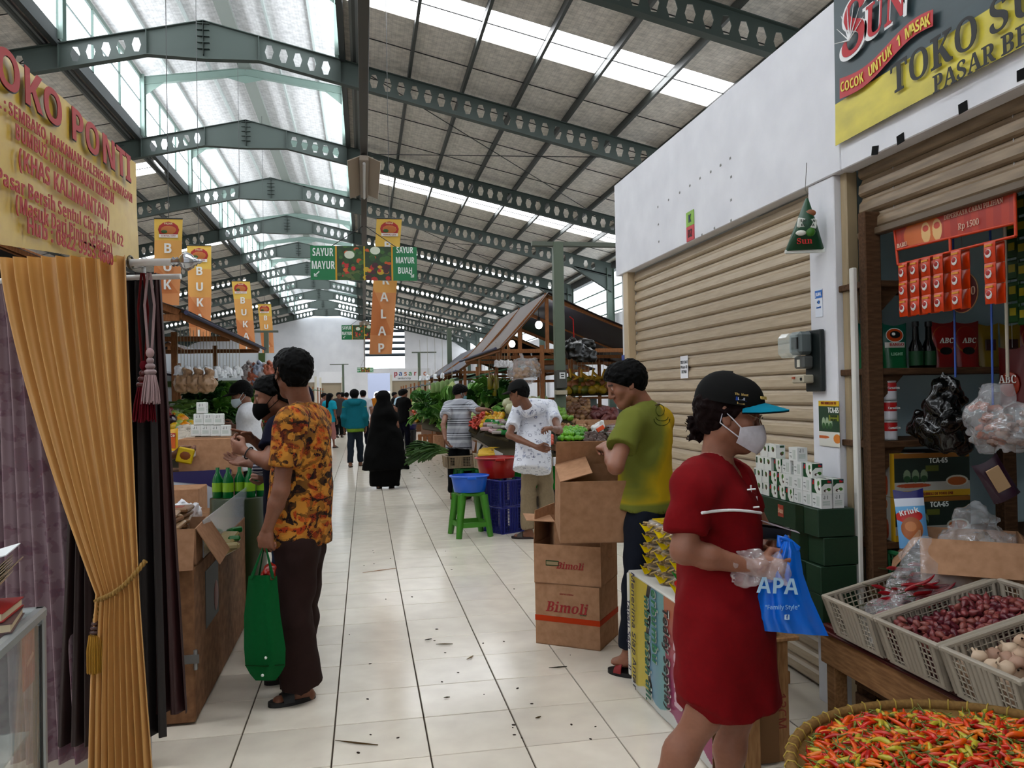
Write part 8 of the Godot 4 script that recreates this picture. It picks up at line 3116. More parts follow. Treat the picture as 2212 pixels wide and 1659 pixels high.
func stool(label: String,o: Vector3,h: float,k: Color,yaw: float) -> void:
	var t:=thing("stool",label,"stool",o,turn(yaw))
	part("seat",geo(k).box(Vector3(0,h - 0.02,0),Vector3(0.27,0.04,0.27),Basis(),0.015),V(0.4),t)
	for s in [[-1,-1],[1,-1],[1,1],[-1,1]]:
		part("leg",geo(k).tube([Vector3(s[0]*0.17,0,s[1]*0.17),Vector3(s[0]*0.115,h - 0.03,s[1]*0.115)],[0.03,0.045],4),V(0.4),t)
	for q in [[0,1,0.3,0.02],[0,-1,0.3,0.02],[1,0,0.02,0.3],[-1,0,0.02,0.3]]:
		part("rung",geo(k).box(Vector3(q[0]*0.15,h*0.28,q[1]*0.15),Vector3(q[2],0.05,q[3])),V(0.4),t)

func tub(called: String,label: String,o: Vector3,r: float,h: float,k: Color,sx:=1.0) -> void:
	var t:=thing(called,label,called,o)
	var b:=Basis.from_scale(Vector3(sx,1,1))
	part("bowl",geo(k).lathe([Vector2(0.001,0),Vector2(r*0.82,0),Vector2(r*0.97,h),Vector2(r*0.95,h),Vector2(r*0.8,0.01),Vector2(0.001,0.01)],36,Vector3.ZERO,b),V(0.35),t)
	part("rim",geo(k).lathe([Vector2(r*0.96,h - 0.02),Vector2(r*1.05,h - 0.014),Vector2(r*1.06,h),Vector2(r*0.95,h+0.003)],36,Vector3.ZERO,b),V(0.35),t)
	for s in [0.0,PI]:
		part("handle",geo(k).box(turn(s)*Vector3(0,h - 0.02,r*1.05),Vector3(r*0.5,0.03,0.03),turn(s),0.008),V(0.35),t)

func stalls() -> void:
	var wd:=wood("stall_wood",Color(0.46,0.29,0.17),Color(0.60,0.40,0.26))
	var veg:=V(0.5)
	var waxy:=V(0.3)
	var pap:=carton_paper()
	var clear:=film("clear_plastic",Color.WHITE,0.16)
	var milky:=film("milky_bag",Color(0.93,0.94,0.96),0.72,0.2)
	# ---- right-hand vegetable stall
	var t:=thing("vegetable_stall","timber vegetable stall table with white front boards on the right of the aisle","stall",P(2.9,0,12.2))
	for q in [[P(1.62,0.74,8.95),P(1.80,0.86,15.6),P(4.6,1.25,15.6),P(4.6,0.86,8.95)]]:
		part("display_board",sheet_quad([q[0] - t.position,q[1] - t.position,q[2] - t.position,q[3] - t.position],0.03),M("board_dark",Color(0.20,0.17,0.10),0.8),t)
	for k in 3:
		part("front_board",geo(Color(0.82,0.82,0.83)).box(P(1.85+0.52*k,0.69,8.9) - t.position,Vector3(0.51,0.1,0.03),Basis(),0.003),V(0.6),t)
	for k in 8:
		part("leg",geo().box(P(1.75+0.9*(k % 2)*2.5,0.36,9.1+0.95*k) - t.position,Vector3(0.07,0.72,0.07)),wd,t)
		part("news_sheet",geo([Color(0.62,0.61,0.60),Color(0.55,0.5,0.5)][k % 2]).slab(PackedVector3Array([P(1.62,0.76,9.4+0.8*k) - t.position,P(1.64,0.76,10.2+0.8*k) - t.position,P(1.60,0.62+0.08*(k % 3),9.45+0.8*k) - t.position,P(1.62,0.6,10.1+0.8*k) - t.position]),2,2,0.002),V(0.8),t)
	part("green_cloth",geo(Color(0.02,0.36,0.10)).box(P(2.35,0.5,8.98) - t.position,Vector3(1.4,0.28,0.02)),V(0.7),t)
	part("skirt",geo(Color(0.70,0.66,0.62)).box(P(1.88,0.36,12.6) - t.position,Vector3(0.02,0.7,5.6)),V(0.8),t)
	bed=t
	heap("carrot","orange red carrot in the row by the striped man's hand","carrot",[root(Color(0.70,0.20,0.05),0.16,0.02),root(Color(0.66,0.16,0.05),0.14,0.022)],veg,[[1038,886,12.0],[1056,890,11.8],[1028,930,10.8],[1012,922,10.9]],4,9,0.3,0.5)
	heap("lemon","yellow citrus fruit beside the carrots","citrus",[fruit(Color(0.78,0.55,0.04),Vector3(0.042,0.04,0.042)),fruit(Color(0.76,0.62,0.10),Vector3(0.04,0.04,0.04))],waxy,[[1050,892,11.4],[1092,893,11.4],[1086,908,11.0],[1036,926,10.6]],5,4,0.25)
	heap("cucumber","pale green cucumber left of the carrots","cucumber",[root(Color(0.48,0.56,0.26),0.22,0.026,0.6),root(Color(0.56,0.62,0.36),0.2,0.026,0.6)],veg,[[1008,884,12.4],[1034,886,12.2],[1022,905,11.8],[1003,904,11.9]],2,7,0.2,0.3,turn(1.2))
	heap("wrapped_tray","plastic wrapped tray of mixed vegetables at the table's front edge","tray",[geo(Color(0.55,0.52,0.50)).box(Vector3.ZERO,Vector3(0.16,0.045,0.12),Basis(),0.015).ink(Color(0.30,0.42,0.12)).ball(Vector3(0.02,0.025,0),Vector3(0.05,0.02,0.04),8,5).mesh(),geo(Color(0.62,0.50,0.50)).box(Vector3.ZERO,Vector3(0.15,0.05,0.12),Basis(),0.015).mesh(),geo(Color(0.08,0.40,0.16)).box(Vector3.ZERO,Vector3(0.13,0.06,0.11),Basis(),0.02).mesh()],V(0.2),[[1052,908,10.8],[1100,910,10.7],[1098,944,10.0],[1046,930,10.3]],4,3,0.2,0.5)
	heap("lime","small bright green lime in the brown carton tray","lime",[fruit(Color(0.22,0.48,0.06),Vector3(0.03,0.029,0.03)),fruit(Color(0.34,0.58,0.08),Vector3(0.03,0.028,0.04))],waxy,[[1222,928,9.7],[1266,930,9.7],[1262,948,9.3],[1204,950,9.3]],8,5,0.3,3.0,Basis(),2)
	var ct:=at(1233,962,9.25)
	open_carton("carton_tray","low brown carton tray full of limes on the white fronted table",0.36,0.07,0.3,Vector3(ct.x,0.80,ct.z - 0.14),Basis(),[null,null,null,null],pap)
	heap("tomato","pink tomato beside the doodle shirt","tomato",[fruit(Color(0.70,0.26,0.18),Vector3(0.033,0.028,0.033))],waxy,[[1178,940,9.5],[1194,940,9.5],[1192,958,9.2],[1176,958,9.2]],3,4,0.2)
	heap("ginger_root","knobbly tan ginger root behind the limes","ginger",[geo(Color(0.50,0.34,0.20)).ball(Vector3.ZERO,Vector3(0.05,0.025,0.03),9,6,Basis(),0.3).ball(Vector3(0.04,0.01,0.02),Vector3(0.03,0.02,0.02),8,5,Basis(),0.3).mesh(),geo(Color(0.62,0.48,0.34)).ball(Vector3.ZERO,Vector3(0.06,0.025,0.026),9,6,Basis(),0.3).mesh()],veg,[[1200,908,10.2],[1282,908,10.2],[1276,930,9.8],[1200,930,9.7]],9,4,0.4,3.0)
	heap("potato","round brown potato in the tall heap right of the green post","potato",[fruit(Color(0.46,0.32,0.17),Vector3(0.05,0.045,0.05),0.1),fruit(Color(0.36,0.22,0.13),Vector3(0.048,0.043,0.048),0.1)],veg,[[1222,862,11.0],[1272,866,11.0],[1280,906,10.4],[1222,905,10.4]],6,5,0.3,3.0,Basis(),2)
	heap("red_potato","dull red sweet potato in the carton right of the brown potatoes","sweet potato",[root(Color(0.32,0.13,0.12),0.12,0.042,0.5),root(Color(0.38,0.18,0.16),0.11,0.045,0.5)],veg,[[1276,884,10.8],[1330,888,10.8],[1344,908,10.3],[1280,908,10.3]],6,3,0.3,3.0,Basis(),2)
	var sp:=at(1300,915,10.2)
	open_carton("carton_tray","long brown carton tray under the sweet potatoes",0.75,0.09,0.35,sp - Vector3(0,0.04,0.0),turn(-0.05),[null,null,null,null],pap)
	heap("chayote","light green chayote at the foot of the green post","chayote",[fruit(Color(0.36,0.52,0.14),Vector3(0.04,0.035,0.055),0.1)],waxy,[[1186,874,10.5],[1204,880,10.5],[1240,908,9.9],[1190,905,10.0]],4,4,0.3,3.0)
	heap("taro","dark brown taro corm at the right front of the table","taro",[fruit(Color(0.24,0.15,0.10),Vector3(0.04,0.035,0.045),0.15)],veg,[[1264,936,9.5],[1308,938,9.5],[1304,958,9.2],[1262,958,9.2]],5,3,0.3,3.0)
	heap("cabbage","round cabbage behind the man in the doodle shirt","cabbage",[fruit(Color(0.52,0.60,0.40),Vector3(0.10,0.085,0.10),0.06),fruit(Color(0.26,0.08,0.26),Vector3(0.085,0.08,0.085),0.05),fruit(Color(0.64,0.64,0.50),Vector3(0.09,0.08,0.09),0.12)],veg,[[1092,862,11.6],[1186,862,11.6],[1186,884,11.0],[1092,900,10.8]],4,2,0.2,3.0)
	heap("spice_bowl","white bowl of brown tamarind near the yellow shirt","bowl",[geo(Color(0.8,0.8,0.8)).lathe([Vector2(0.05,-0.03),Vector2(0.09,0.02),Vector2(0.085,0.02)],16).ink(Color(0.34,0.14,0.07)).ball(Vector3(0,0.01,0),Vector3(0.085,0.035,0.085),12,6,Basis(),0.1).mesh()],veg,[[1312,920,9.7],[1336,922,9.7],[1336,940,9.4],[1312,940,9.4]],1,2)
	solo("printed_bag",bag_mesh([[Vector3.ZERO,0.07],[Vector3(0.05,0.05,0),0.05]],0.014,0.03,Color(0.80,0.80,0.79)),V(0.3),"white carrier bag with orange panel lying on the table by the roots","bag","",at(1290,928,9.55))
	solo("orange_panel",geo(Color(0.78,0.26,0.05)).box(Vector3.ZERO,Vector3(0.10,0.05,0.02),Basis(Vector3(0,0,1),0.5),0.008),V(0.35),"orange printed packet lying on the white carrier bag","packet","",at(1297,926,9.42))
	var leafm:=V(0.6)
	var lf:=[greens(Color(0.16,0.36,0.08),Color(0.42,0.55,0.22),0.34,22,0.045,1),greens(Color(0.27,0.48,0.12),Color(0.66,0.72,0.46),0.36,20,0.04,2),greens(Color(0.10,0.26,0.07),Color(0.30,0.44,0.16),0.32,24,0.035,3)]
	var up:=turn(0.4,-0.5)
	heap("leafy_bunch","bunch of leafy greens heaped behind the carrots and lemons","greens",lf,leafm,[[1004,850,13.6],[1090,858,12.8],[1094,888,11.8],[1010,886,12.6]],7,4,0.35,1.6,up)
	heap("leafy_bunch","bunch of greens on the stall left of the striped shirt","greens",lf,leafm,[[905,868,17.0],[960,862,16.0],[962,928,13.2],[912,920,14.2]],6,7,0.35,1.6,up)
	heap("gourd","pale green gourd on the heap left of the striped shirt","gourd",[root(Color(0.50,0.58,0.32),0.24,0.045,0.7),root(Color(0.62,0.62,0.46),0.26,0.03,0.5)],veg,[[890,860,19.0],[955,846,17.0],[950,876,15.6],[898,885,16.5]],6,4,0.35,1.5)
	heap("red_chili","red chili in the bright heap behind the striped man's face","chili",[root(Color(0.62,0.05,0.04),0.09,0.014,0.1)],waxy,[[1002,842,14.2],[1022,842,14.0],[1022,862,13.4],[1002,864,13.5]],6,7,0.4,3.0)
	heap("fruit","small mixed fruit in the trays by the black T-shirt","fruit",[fruit(Color(0.66,0.48,0.08),Vector3(0.05,0.05,0.05)),fruit(Color(0.64,0.22,0.06),Vector3(0.05,0.045,0.05)),fruit(Color(0.62,0.60,0.56),Vector3(0.055,0.05,0.055)),fruit(Color(0.30,0.44,0.10),Vector3(0.05,0.05,0.05))],waxy,[[892,880,17.5],[938,872,16.8],[930,912,15.0],[898,910,15.6]],7,6,0.35,3.0)
	canopy("grey tarpaulin canopy with blue lining over the near right-hand vegetable stall",1.85,4.6,2.5,2.14,2.86,10.75,14.6,Color(0.34,0.30,0.28),[2.42,4.4],2.02)
	canopy("blue edged canopy over the next vegetable stall on the right",1.9,4.6,2.9,2.0,2.7,16.0,24.0,Color(0.16,0.16,0.22),[2.0,4.4])
	bulb(1164,702,11.6,"bright round bulb under the front of the grey canopy")
	bulb(1106,743,13.2,"bright round bulb deeper under the grey canopy, left one")
	# things hung along the stall
	var wl:=root(Color(0.40,0.50,0.26),0.2,0.05,0.8)
	for k in 5:
		hung("gourd","pale gourd hanging left of the striped man's head, %s from the left" % ["first","second","third","fourth","fifth"][k],"gourd",936+10*k,838 - 2*k,15.4 - 0.2*k,wl,veg,0.35,Basis(Vector3(1,0,0),PI/2))
	for q in [[977,818,14.4,1,"fresh green herb bunch hanging above the striped man"],[1035,820,13.4,2,"dark green leafy bunch hanging left of the oil bottles"],[1048,835,13.2,2,"second dark leafy bunch hanging beside the oil bottles"],[905,832,18.0,0,"green bunch hanging at the far end of the right-hand stalls"],[926,835,17.0,2,"long dark bean bundle hanging near the far end"]]:
		var g:=geo()
		for k in 5:
			var o:=Transform3D(turn(k*1.25,1.3),Vector3(0,-0.05,0))
			g.xf=o
			var src: Array=(lf[q[3]] as ArrayMesh).surface_get_arrays(0)
			var s0:=g.v.size()
			for i in src[0].size():
				g.v.append(o*(src[0][i] as Vector3))
				g.n.append(o.basis*(src[1][i] as Vector3))
				g.c.append(src[Mesh.ARRAY_COLOR][i])
				g.t.append(Vector2.ZERO)
			for i in src[Mesh.ARRAY_INDEX]:
				g.ix.append(i+s0)
		hung("herb_bunch",q[4],"herbs",q[0],q[1],q[2],g.mesh(),leafm,0.4)
	for q in [[1128,800,10.9,0.17,"large clear bag of tan crackers hanging over the doodle shirt man"],[1148,792,11.0,0.12,"smaller clear bag of tan crackers beside the large one"]]:
		solo("cracker_bag",bag_mesh([[Vector3.ZERO,q[3]],[Vector3(0.05,-0.06,0),q[3]*0.8],[Vector3(-0.1,-0.03,0),q[3]*0.6],[Vector3(0,0.2,0),0.03]],0.016,0.04),clear,q[4],"bag","",at(q[0],q[1],q[2]))
		for k in 12:
			solo("cracker",geo(Color(0.62,0.46,0.29)).ball(Vector3.ZERO,Vector3(0.05,0.03,0.045),8,5,Basis(),0.2),V(0.8),"tan cracker inside "+q[4].trim_prefix("large ").trim_prefix("smaller ").replace("hanging ",""),"cracker","crackers in "+q[4],at(q[0]+rng.randf_range(-14,14),q[1]+rng.randf_range(-8,16),q[2]),turn(rng.randf()*6,rng.randf()))
	var strip:=bag_mesh([[Vector3.ZERO,0.035,Vector3(0,-0.26,0),0.06]],0.014,0.02).mesh()
	for k in 6:
		hung("carrier_bags","white carrier bags hanging in a row under the grey canopy","bags",1072+6*k,782+2*(k % 2),12.0,strip,milky,0.3,turn(k),"white carrier bags under the grey canopy")
	for k in 4:
		hung("carrier_bags","white carrier bags hanging near the far end of the stall","bags",908+16*k,815 - 2*k,17.0 - 0.6*k,strip,milky,0.8,turn(k),"white carrier bags at the far end")
	for k in 7:
		var b:=thing("oil_bottle","clear bottle of yellow oil in the hanging cluster above the stall","bottle",at(1058+5*(k % 4),826+14*(k/4),12.2+0.08*(k % 3)),Basis(),"oil bottles in the hanging cluster")
		part("oil",geo(Color(0.40,0.36,0.06)).lathe([Vector2(0.001,-0.11),Vector2(0.035,-0.11),Vector2(0.036,0.05),Vector2(0.014,0.1),Vector2(0.013,0.13),Vector2(0.001,0.13)],12),V(0.15),b)
		part("cap",geo(Color(0.4,0.2,0.1)).lathe([Vector2(0.015,0.12),Vector2(0.015,0.145),Vector2(0.001,0.146)],10),V(0.5),b)
		part("string",geo(Color(0.4,0.3,0.2)).tube([Vector3(0,0.13,0),Vector3(0.0,0.5,0)],0.003,4),V(0.8),b)
	solo("black_bags",bag_mesh([[at(1240,755,10.6),0.14,at(1268,770,10.6),0.12],[at(1268,742,10.7),0.07,at(1284,748,10.7),0.05]],0.016,0.05,Color(0.05,0.05,0.055),7.0),V(0.3),"cluster of black plastic bags hanging by red string right of the green post","bag")
	solo("red_string",geo(Color(0.6,0.05,0.08)).tube([at(1240,738,10.6),at(1238,690,10.6),at(1230,684,10.6)],0.008,5),V(0.7),"red string holding the black bags under the canopy beam","string")
	var yb:=root(Color(0.68,0.52,0.06),0.17,0.022,0.4)
	for k in 12:
		hung("banana","yellow banana hanging in the fruit stall right of the green post","banana",1232+8*k,806+5*(k % 3),13.5,yb,veg,0.5,Basis(Vector3(1,0,0),1.2)*turn(k),"bananas in the fruit stall")
	var fs:=thing("fruit_stall","timber fruit stall with shelves behind the potatoes","stall",P(4.2,0,14.2))
	for k in 4:
		part("shelf_board",geo().box(Vector3(-0.4,1.05+0.32*k,0.3 - 0.12*k),Vector3(2.6,0.04,0.4)),wd,fs)
	for s in [-1.6,-0.6,0.6]:
		part("post",geo().box(Vector3(s,1.1,0.5),Vector3(0.07,2.2,0.07)),wd,fs)
	part("panel",geo(Color(0.42,0.47,0.45)).box(Vector3(-0.62,1.18,0.8),Vector3(0.8,0.36,0.03)),V(0.6),fs)
	heap("fruit_bunch","yellow green fruit on the shelves of the stall behind the potatoes","fruit",[fruit(Color(0.62,0.50,0.08),Vector3(0.09,0.07,0.08),0.15),fruit(Color(0.34,0.36,0.08),Vector3(0.09,0.06,0.08),0.2),fruit(Color(0.50,0.30,0.14),Vector3(0.08,0.06,0.08),0.2)],veg,[[1225,818,13.8],[1336,820,13.8],[1336,846,13.5],[1225,848,13.5]],11,3,0.3,3.0)
	bed=null
	# in front of the stall: crates, tubs, stools
	var gs:=Color(0.02,0.38,0.14)
	stool("dark green plastic stool under the crate of long beans",at_h(1010,1080,0),0.46,gs,0.15)
	stool("lime green plastic stool under the blue basin",at_h(1016,1156,0),0.46,Color(0.20,0.46,0.08),0.15)
	tub("basin","bright blue plastic basin on the lime green stool",at_h(1016,1156,0)+Vector3(0,0.462,0),0.19,0.17,Color(0.01,0.33,0.74),1.05)
	var bcr:=at_h(1096,1152,0)+Vector3(0,0,-0.2)
	for k in 2:
		lattice_crate("blue_crate","%s dark blue plastic crate under the red tub" % ["lower","upper"][k],0.36,0.28,0.40,bcr+Vector3(0,0.285*k,0),turn(0.5),Color(0.06,0.09,0.45),"stacked dark blue crates",8,1.0)
	tub("tub","red plastic tub standing on the blue crates",bcr+Vector3(-0.05,0.568,-0.1),0.21,0.22,Color(0.60,0.05,0.04),1.1)
	lattice_crate("vegetable_crate","weathered cream crate of long beans on the dark green stool",0.5,0.17,0.34,at_h(1010,1080,0)+Vector3(-0.06,0.464,0),turn(0.1),Color(0.55,0.48,0.38),"",8)
	lattice_crate("vegetable_crate","cream crate of sweetcorn behind the red tub",0.4,0.2,0.3,at_h(1062,1085,0)+Vector3(0,0.47,0),turn(0.2),Color(0.62,0.56,0.46),"",8)
	stool("dark green low stool carrying the crate of sweetcorn",at_h(1062,1085,0),0.466,gs,0.2)
	heap("sweetcorn","pale yellow sweetcorn cob in the cream crate behind the red tub","sweetcorn",[root(Color(0.78,0.62,0.18),0.22,0.032,0.5)],veg,[[1044,970,10.5],[1080,970,10.5],[1076,985,10.2],[1046,986,10.2]],2,4,0.2,0.4,turn(1.5))
	heap("bean_bunch","drooping bunch of long green beans in the weathered crate","beans",[greens(Color(0.16,0.30,0.08),Color(0.26,0.38,0.12),0.42,26,0.008,7)],leafm,[[935,972,10.9],[975,968,10.8],[970,980,10.6],[940,985,10.7]],4,2,0.2,0.4,turn(-1.9))
	var wc:=thing("slatted_crate","upright slatted wooden crate left of the striped man's legs","crate",at_h(924,974,0))
	for k in 4:
		part("slat",geo().box(Vector3(-0.2+0.13*k,0.22,0),Vector3(0.095,0.44,0.02),Basis(),0.004),wd,wc)
	for y in [0.03,0.4]:
		part("rail",geo().box(Vector3(0,y,-0.03),Vector3(0.5,0.05,0.03)),wd,wc)
	solo("carton",geo().box(Vector3(0,0.21,0),Vector3(0.36,0.42,0.3),Basis(),0.005),pap,"brown carton between the slatted crate and the striped man","carton","",at_h(952,975,0))
	tub("bucket","grey plastic bin left of the slatted crate",at_h(886,972,0),0.18,0.55,Color(0.16,0.17,0.18))
	tub("pail","violet blue plastic tray on the grey bin",at_h(886,972,0)+Vector3(0,0.552,0),0.2,0.14,Color(0.14,0.13,0.42))

	# ---- left-hand stall
	var lx:=-0.78
	var cab:=thing("plywood_counter","long brown plywood counter along the left of the aisle","counter",P(lx - 0.35,0,4.9))
	var ply:=wood("plywood",Color(0.42,0.29,0.2),Color(0.57,0.42,0.30),Vector3(2,2,2))
	part("body",geo().box(Vector3(0,0.36,0),Vector3(0.7,0.70,2.1),Basis(),0.006),ply,cab)
	part("poster_scrap",geo(Color(0.16,0.19,0.19)).box(Vector3(0.351,0.5,0.62),Vector3(0.003,0.28,0.34)).ink(Color(0.5,0.3,0.26)).ball(Vector3(0.353,0.46,0.52),Vector3(0.003,0.08,0.06),10,6),V(0.5),cab)
	part("hinge",geo(Color(0.55,0.55,0.55)).box(Vector3(0.335,0.30,1.056),Vector3(0.07,0.04,0.006)).tube([Vector3(0.354,0.25,1.05),Vector3(0.354,0.34,1.05)],0.009,6),V(0.3,0.7),cab)
	part("plastic_guard",geo().box(Vector3(0.345,0.80,-0.1),Vector3(0.006,0.18,1.8)),film("milky_guard",Color(0.66,0.68,0.72),0.5,0.2),cab)
	open_carton("carton","open carton of flat crackers at the near end of the plywood counter",0.42,0.17,0.40,P(lx - 0.22,0.712,4.1),turn(0.05),[2.75,2.6,null,null],pap)
	for r in 6:
		for c in 4:
			solo("cracker_pack",geo([Color(0.60,0.47,0.34),Color(0.66,0.55,0.42),Color(0.52,0.38,0.26)][(r+c) % 3]).box(Vector3.ZERO,Vector3(0.15,0.022,0.17),Basis(),0.01).ink(Color(0.62,0.14,0.08)).box(Vector3(0.01,0.0115,0.0),Vector3(0.06,0.002,0.05)),V(0.3),"clear packet of flat tan crackers stacked in the carton on the counter","packet","cracker packets on the plywood counter",P(lx - 0.33+0.17*(c % 2)+rng.randf_range(-0.01,0.01),0.81+0.026*r,4.0+0.19*(c/2)),turn(rng.randf_range(-0.15,0.15),rng.randf_range(-0.06,0.06)))
	for k in 3:
		solo("plastic_bag",bag_mesh([[Vector3(-0.12,0.05,0),0.06,Vector3(0.12,0.06,0),0.055]],0.014,0.035),milky,"rumpled milky plastic bag of packets lying on the plywood counter, %s" % ["nearest","middle one","farthest"][k],"bag","",P(lx - 0.32+0.06*k,0.76,4.5+0.28*k),turn(0.3*k))
	heap("snack_packet","small colourful snack packet on the plywood counter behind the cracker packets","packet",[geo(Color(0.62,0.55,0.36)).box(Vector3.ZERO,Vector3(0.09,0.03,0.12),Basis(),0.012).mesh(),geo(Color(0.05,0.42,0.14)).box(Vector3.ZERO,Vector3(0.07,0.03,0.06),Basis(),0.012).mesh(),geo(Color(0.62,0.18,0.14)).box(Vector3.ZERO,Vector3(0.09,0.03,0.1),Basis(),0.012).mesh()],V(0.3),[[455,1160,4.45],[520,1140,4.5],[500,1195,4.2],[470,1200,4.2]],3,3,0.3,1.0)
	var cu:=thing("cloth_counter","counter hung with a white banner with purple top behind the plywood counter","counter",at_d(415,1000,6.3)*Vector3(1,0,1))
	part("body",geo(Color(0.35,0.25,0.17)).box(Vector3(-0.2,0.47,-0.2),Vector3(0.95,0.94,0.4)),V(0.8),cu)
	part("banner",geo(Color(0.66,0.68,0.72)).box(Vector3(-0.2,0.62,0.006),Vector3(0.96,0.62,0.006)).ink(Color(0.10,0.06,0.30)).prism(PackedVector2Array([Vector2(-0.68,0.93),Vector2(0.28,0.95),Vector2(0.28,0.74),Vector2(0.1,0.84),Vector2(-0.2,0.88),Vector2(-0.68,0.89)]),0.009,0.013),V(0.5),cu)
	words("AR",0.08,Color(0.08,0.36,0.40),cu,Vector3(-0.20,0.62,0.012))
	solo("carton",geo().box(Vector3(0,0.43,0),Vector3(0.42,0.86,0.3),Basis(),0.005),pap,"tall brown carton standing before the white and purple banner","carton","",at_d(372,1100,6.0)*Vector3(1,0,1))
	solo("long_carton",geo().box(Vector3(0,-0.06,-0.02),Vector3(0.42,0.28,0.28),Basis(),0.005),pap,"brown carton under the stack of white boxes at the left stall","carton","",at(455,968,6.15))
	for r in 3:
		for c in [4,3,1][r]:
			var o:=piece("milk_box",geo().box(Vector3.ZERO,Vector3(0.075,0.085,0.07),Basis(),0.004).mesh(),mats["milk_side"],self,Transform3D(turn(0.03*c),at(425+21.0*c+6*r,930 - 24.5*r,6.12)))
			tag(o,"small white printed box in the %s row on the brown carton, left stall" % ["bottom","middle","top"][r],"box","white boxes, %s row" % ["bottom","middle","top"][r])
	var po:=thing("sauce_pouch","yellow and orange sauce pouch standing beside the white boxes","pouch",at(367,974,5.9))
	part("bag",pouch_mesh(0.12,0.17,0.03,Color(0.78,0.58,0.05)),V(0.3),po)
	part("label",geo(Color(0.70,0.30,0.08)).box(Vector3(0,0.06,0.024),Vector3(0.09,0.08,0.006),Basis(),0.003).ink(Color(0.60,0.06,0.05)).box(Vector3(0,0.115,0.02),Vector3(0.09,0.035,0.006)),V(0.3),po)
	words("SunCo",0.02,Color(0.85,0.8,0.7),po,Vector3(0,0.115,0.026))
	solo("white_tray",geo(Color(0.8,0.8,0.8)).box(Vector3.ZERO,Vector3(0.3,0.05,0.2),Basis(),0.01),V(0.5),"white tray under the yellow sauce pouch","tray","",at(375,982,5.95))
	var yp:=thing("noodle_packet","yellow instant noodle packet held out by a hand from behind the curtain","packet",at(400,984,4.36),turn(0.2,0.0,-0.25))
	part("wrapper",geo(Color(0.80,0.68,0.03)).box(Vector3(0,0,0),Vector3(0.085,0.085,0.022),Basis(),0.009),V(0.3),yp)
	part("picture",geo(Color(0.5,0.26,0.1)).ball(Vector3(0,0,0.010),Vector3(0.03,0.024,0.004),12,6),V(0.3),yp)
	var dr:=at_d(515,1095,5.6)
	solo("drum",geo(Color(0.15,0.19,0.08)).lathe([Vector2(0.001,0),Vector2(0.17,0),Vector2(0.185,0.45),Vector2(0.18,0.82),Vector2(0.001,0.82)],24),V(0.35),"olive green drum beside the white and purple banner","drum","",Vector3(dr.x,0,dr.z))
	for k in 5:
		solo("drink_bottle",geo(Color(0.02,0.34,0.14)).lathe([Vector2(0.001,0),Vector2(0.035,0),Vector2(0.036,0.12),Vector2(0.013,0.17),Vector2(0.013,0.2),Vector2(0.001,0.2)],12).ink(Color(0.45,0.62,0.12)).lathe([Vector2(0.0365,0.04),Vector2(0.037,0.1)],12),V(0.15),"green soft drink bottle in the wrapped pack on the olive drum","bottle","green bottles on the drum",Vector3(dr.x - 0.13+0.07*k,0.822,dr.z+0.03*(k % 2)),turn(k))
	# the seller's vegetables
	var vs:=thing("vegetable_stall","sloping vegetable display on the left of the aisle","stall",P(-2.9,0,9.4))
	part("display_board",sheet_quad([P(-1.75,0.80,6.6) - vs.position,P(-4.6,1.05,6.6) - vs.position,P(-5.0,1.25,13.0) - vs.position,P(-1.9,0.86,13.0) - vs.position],0.03),M("board_dark",Color.WHITE),vs)
	for k in 4:
		part("leg",geo().box(P(-2.0,0.4,6.8+1.9*k) - vs.position,Vector3(0.08,0.8,0.08)),wd,vs)
	bed=vs
	part("skirt",geo(Color(0.36,0.27,0.2)).box(P(-1.93,0.4,9.9) - vs.position,Vector3(0.02,0.78,6.0)),V(0.8),vs)
	heap("leafy_bunch","bunch of leafy greens on the left stall behind the phone","greens",lf,leafm,[[400,862,10.4],[520,862,10.4],[525,905,8.8],[440,912,8.4]],9,5,0.35,1.6,up)
	heap("cucumber","green cucumber on the left stall behind the white boxes","cucumber",[root(Color(0.20,0.32,0.08),0.2,0.03,0.6),root(Color(0.30,0.42,0.14),0.22,0.028,0.6)],veg,[[362,872,9.0],[430,868,9.0],[445,915,7.9],[385,905,8.0]],5,7,0.3,0.8,turn(1.0))
	heap("fruit","yellow or pale green round fruit at the near corner of the left stall","fruit",[fruit(Color(0.76,0.46,0.04),Vector3(0.045,0.04,0.055)),fruit(Color(0.74,0.58,0.06),Vector3(0.045,0.04,0.05)),fruit(Color(0.50,0.58,0.28),Vector3(0.045,0.045,0.045))],waxy,[[352,898,7.8],[385,896,7.8],[425,925,7.2],[372,930,7.1]],6,5,0.3,3.0)
	heap("aubergine","dark purple aubergine at the left edge of the left stall","aubergine",[root(Color(0.13,0.04,0.08),0.14,0.04,0.5),root(Color(0.40,0.05,0.06),0.10,0.03,0.5)],waxy,[[346,885,7.8],[366,885,7.8],[370,925,7.1],[346,928,7.1]],3,5,0.3,3.0)
	heap("tomato","red tomato behind the seller's back on the left stall","tomato",[fruit(Color(0.66,0.14,0.05),Vector3(0.035,0.03,0.035))],waxy,[[562,892,9.6],[578,892,9.6],[578,910,9.2],[562,908,9.2]],4,4,0.3,3.0)
	heap("garlic_pack","pale packet of peeled garlic beside the white boxes","garlic",[fruit(Color(0.70,0.66,0.60),Vector3(0.04,0.03,0.04),0.2)],veg,[[385,925,7.0],[415,925,7.0],[418,958,6.5],[385,960,6.5]],4,5,0.3,3.0)
	canopy("dark tarpaulin canopy with blue edge over the left-hand stall",-4.8,-1.5,-3.2,2.24,2.95,7.0,12.0,Color(0.10,0.10,0.115),[-2.1,-4.4],2.24)
	canopy("farther tarpaulin canopy over the next stalls on the left",-5.0,-2.1,-3.4,1.9,2.5,15.0,26.0,Color(0.20,0.24,0.22),[-2.2,-4.6])
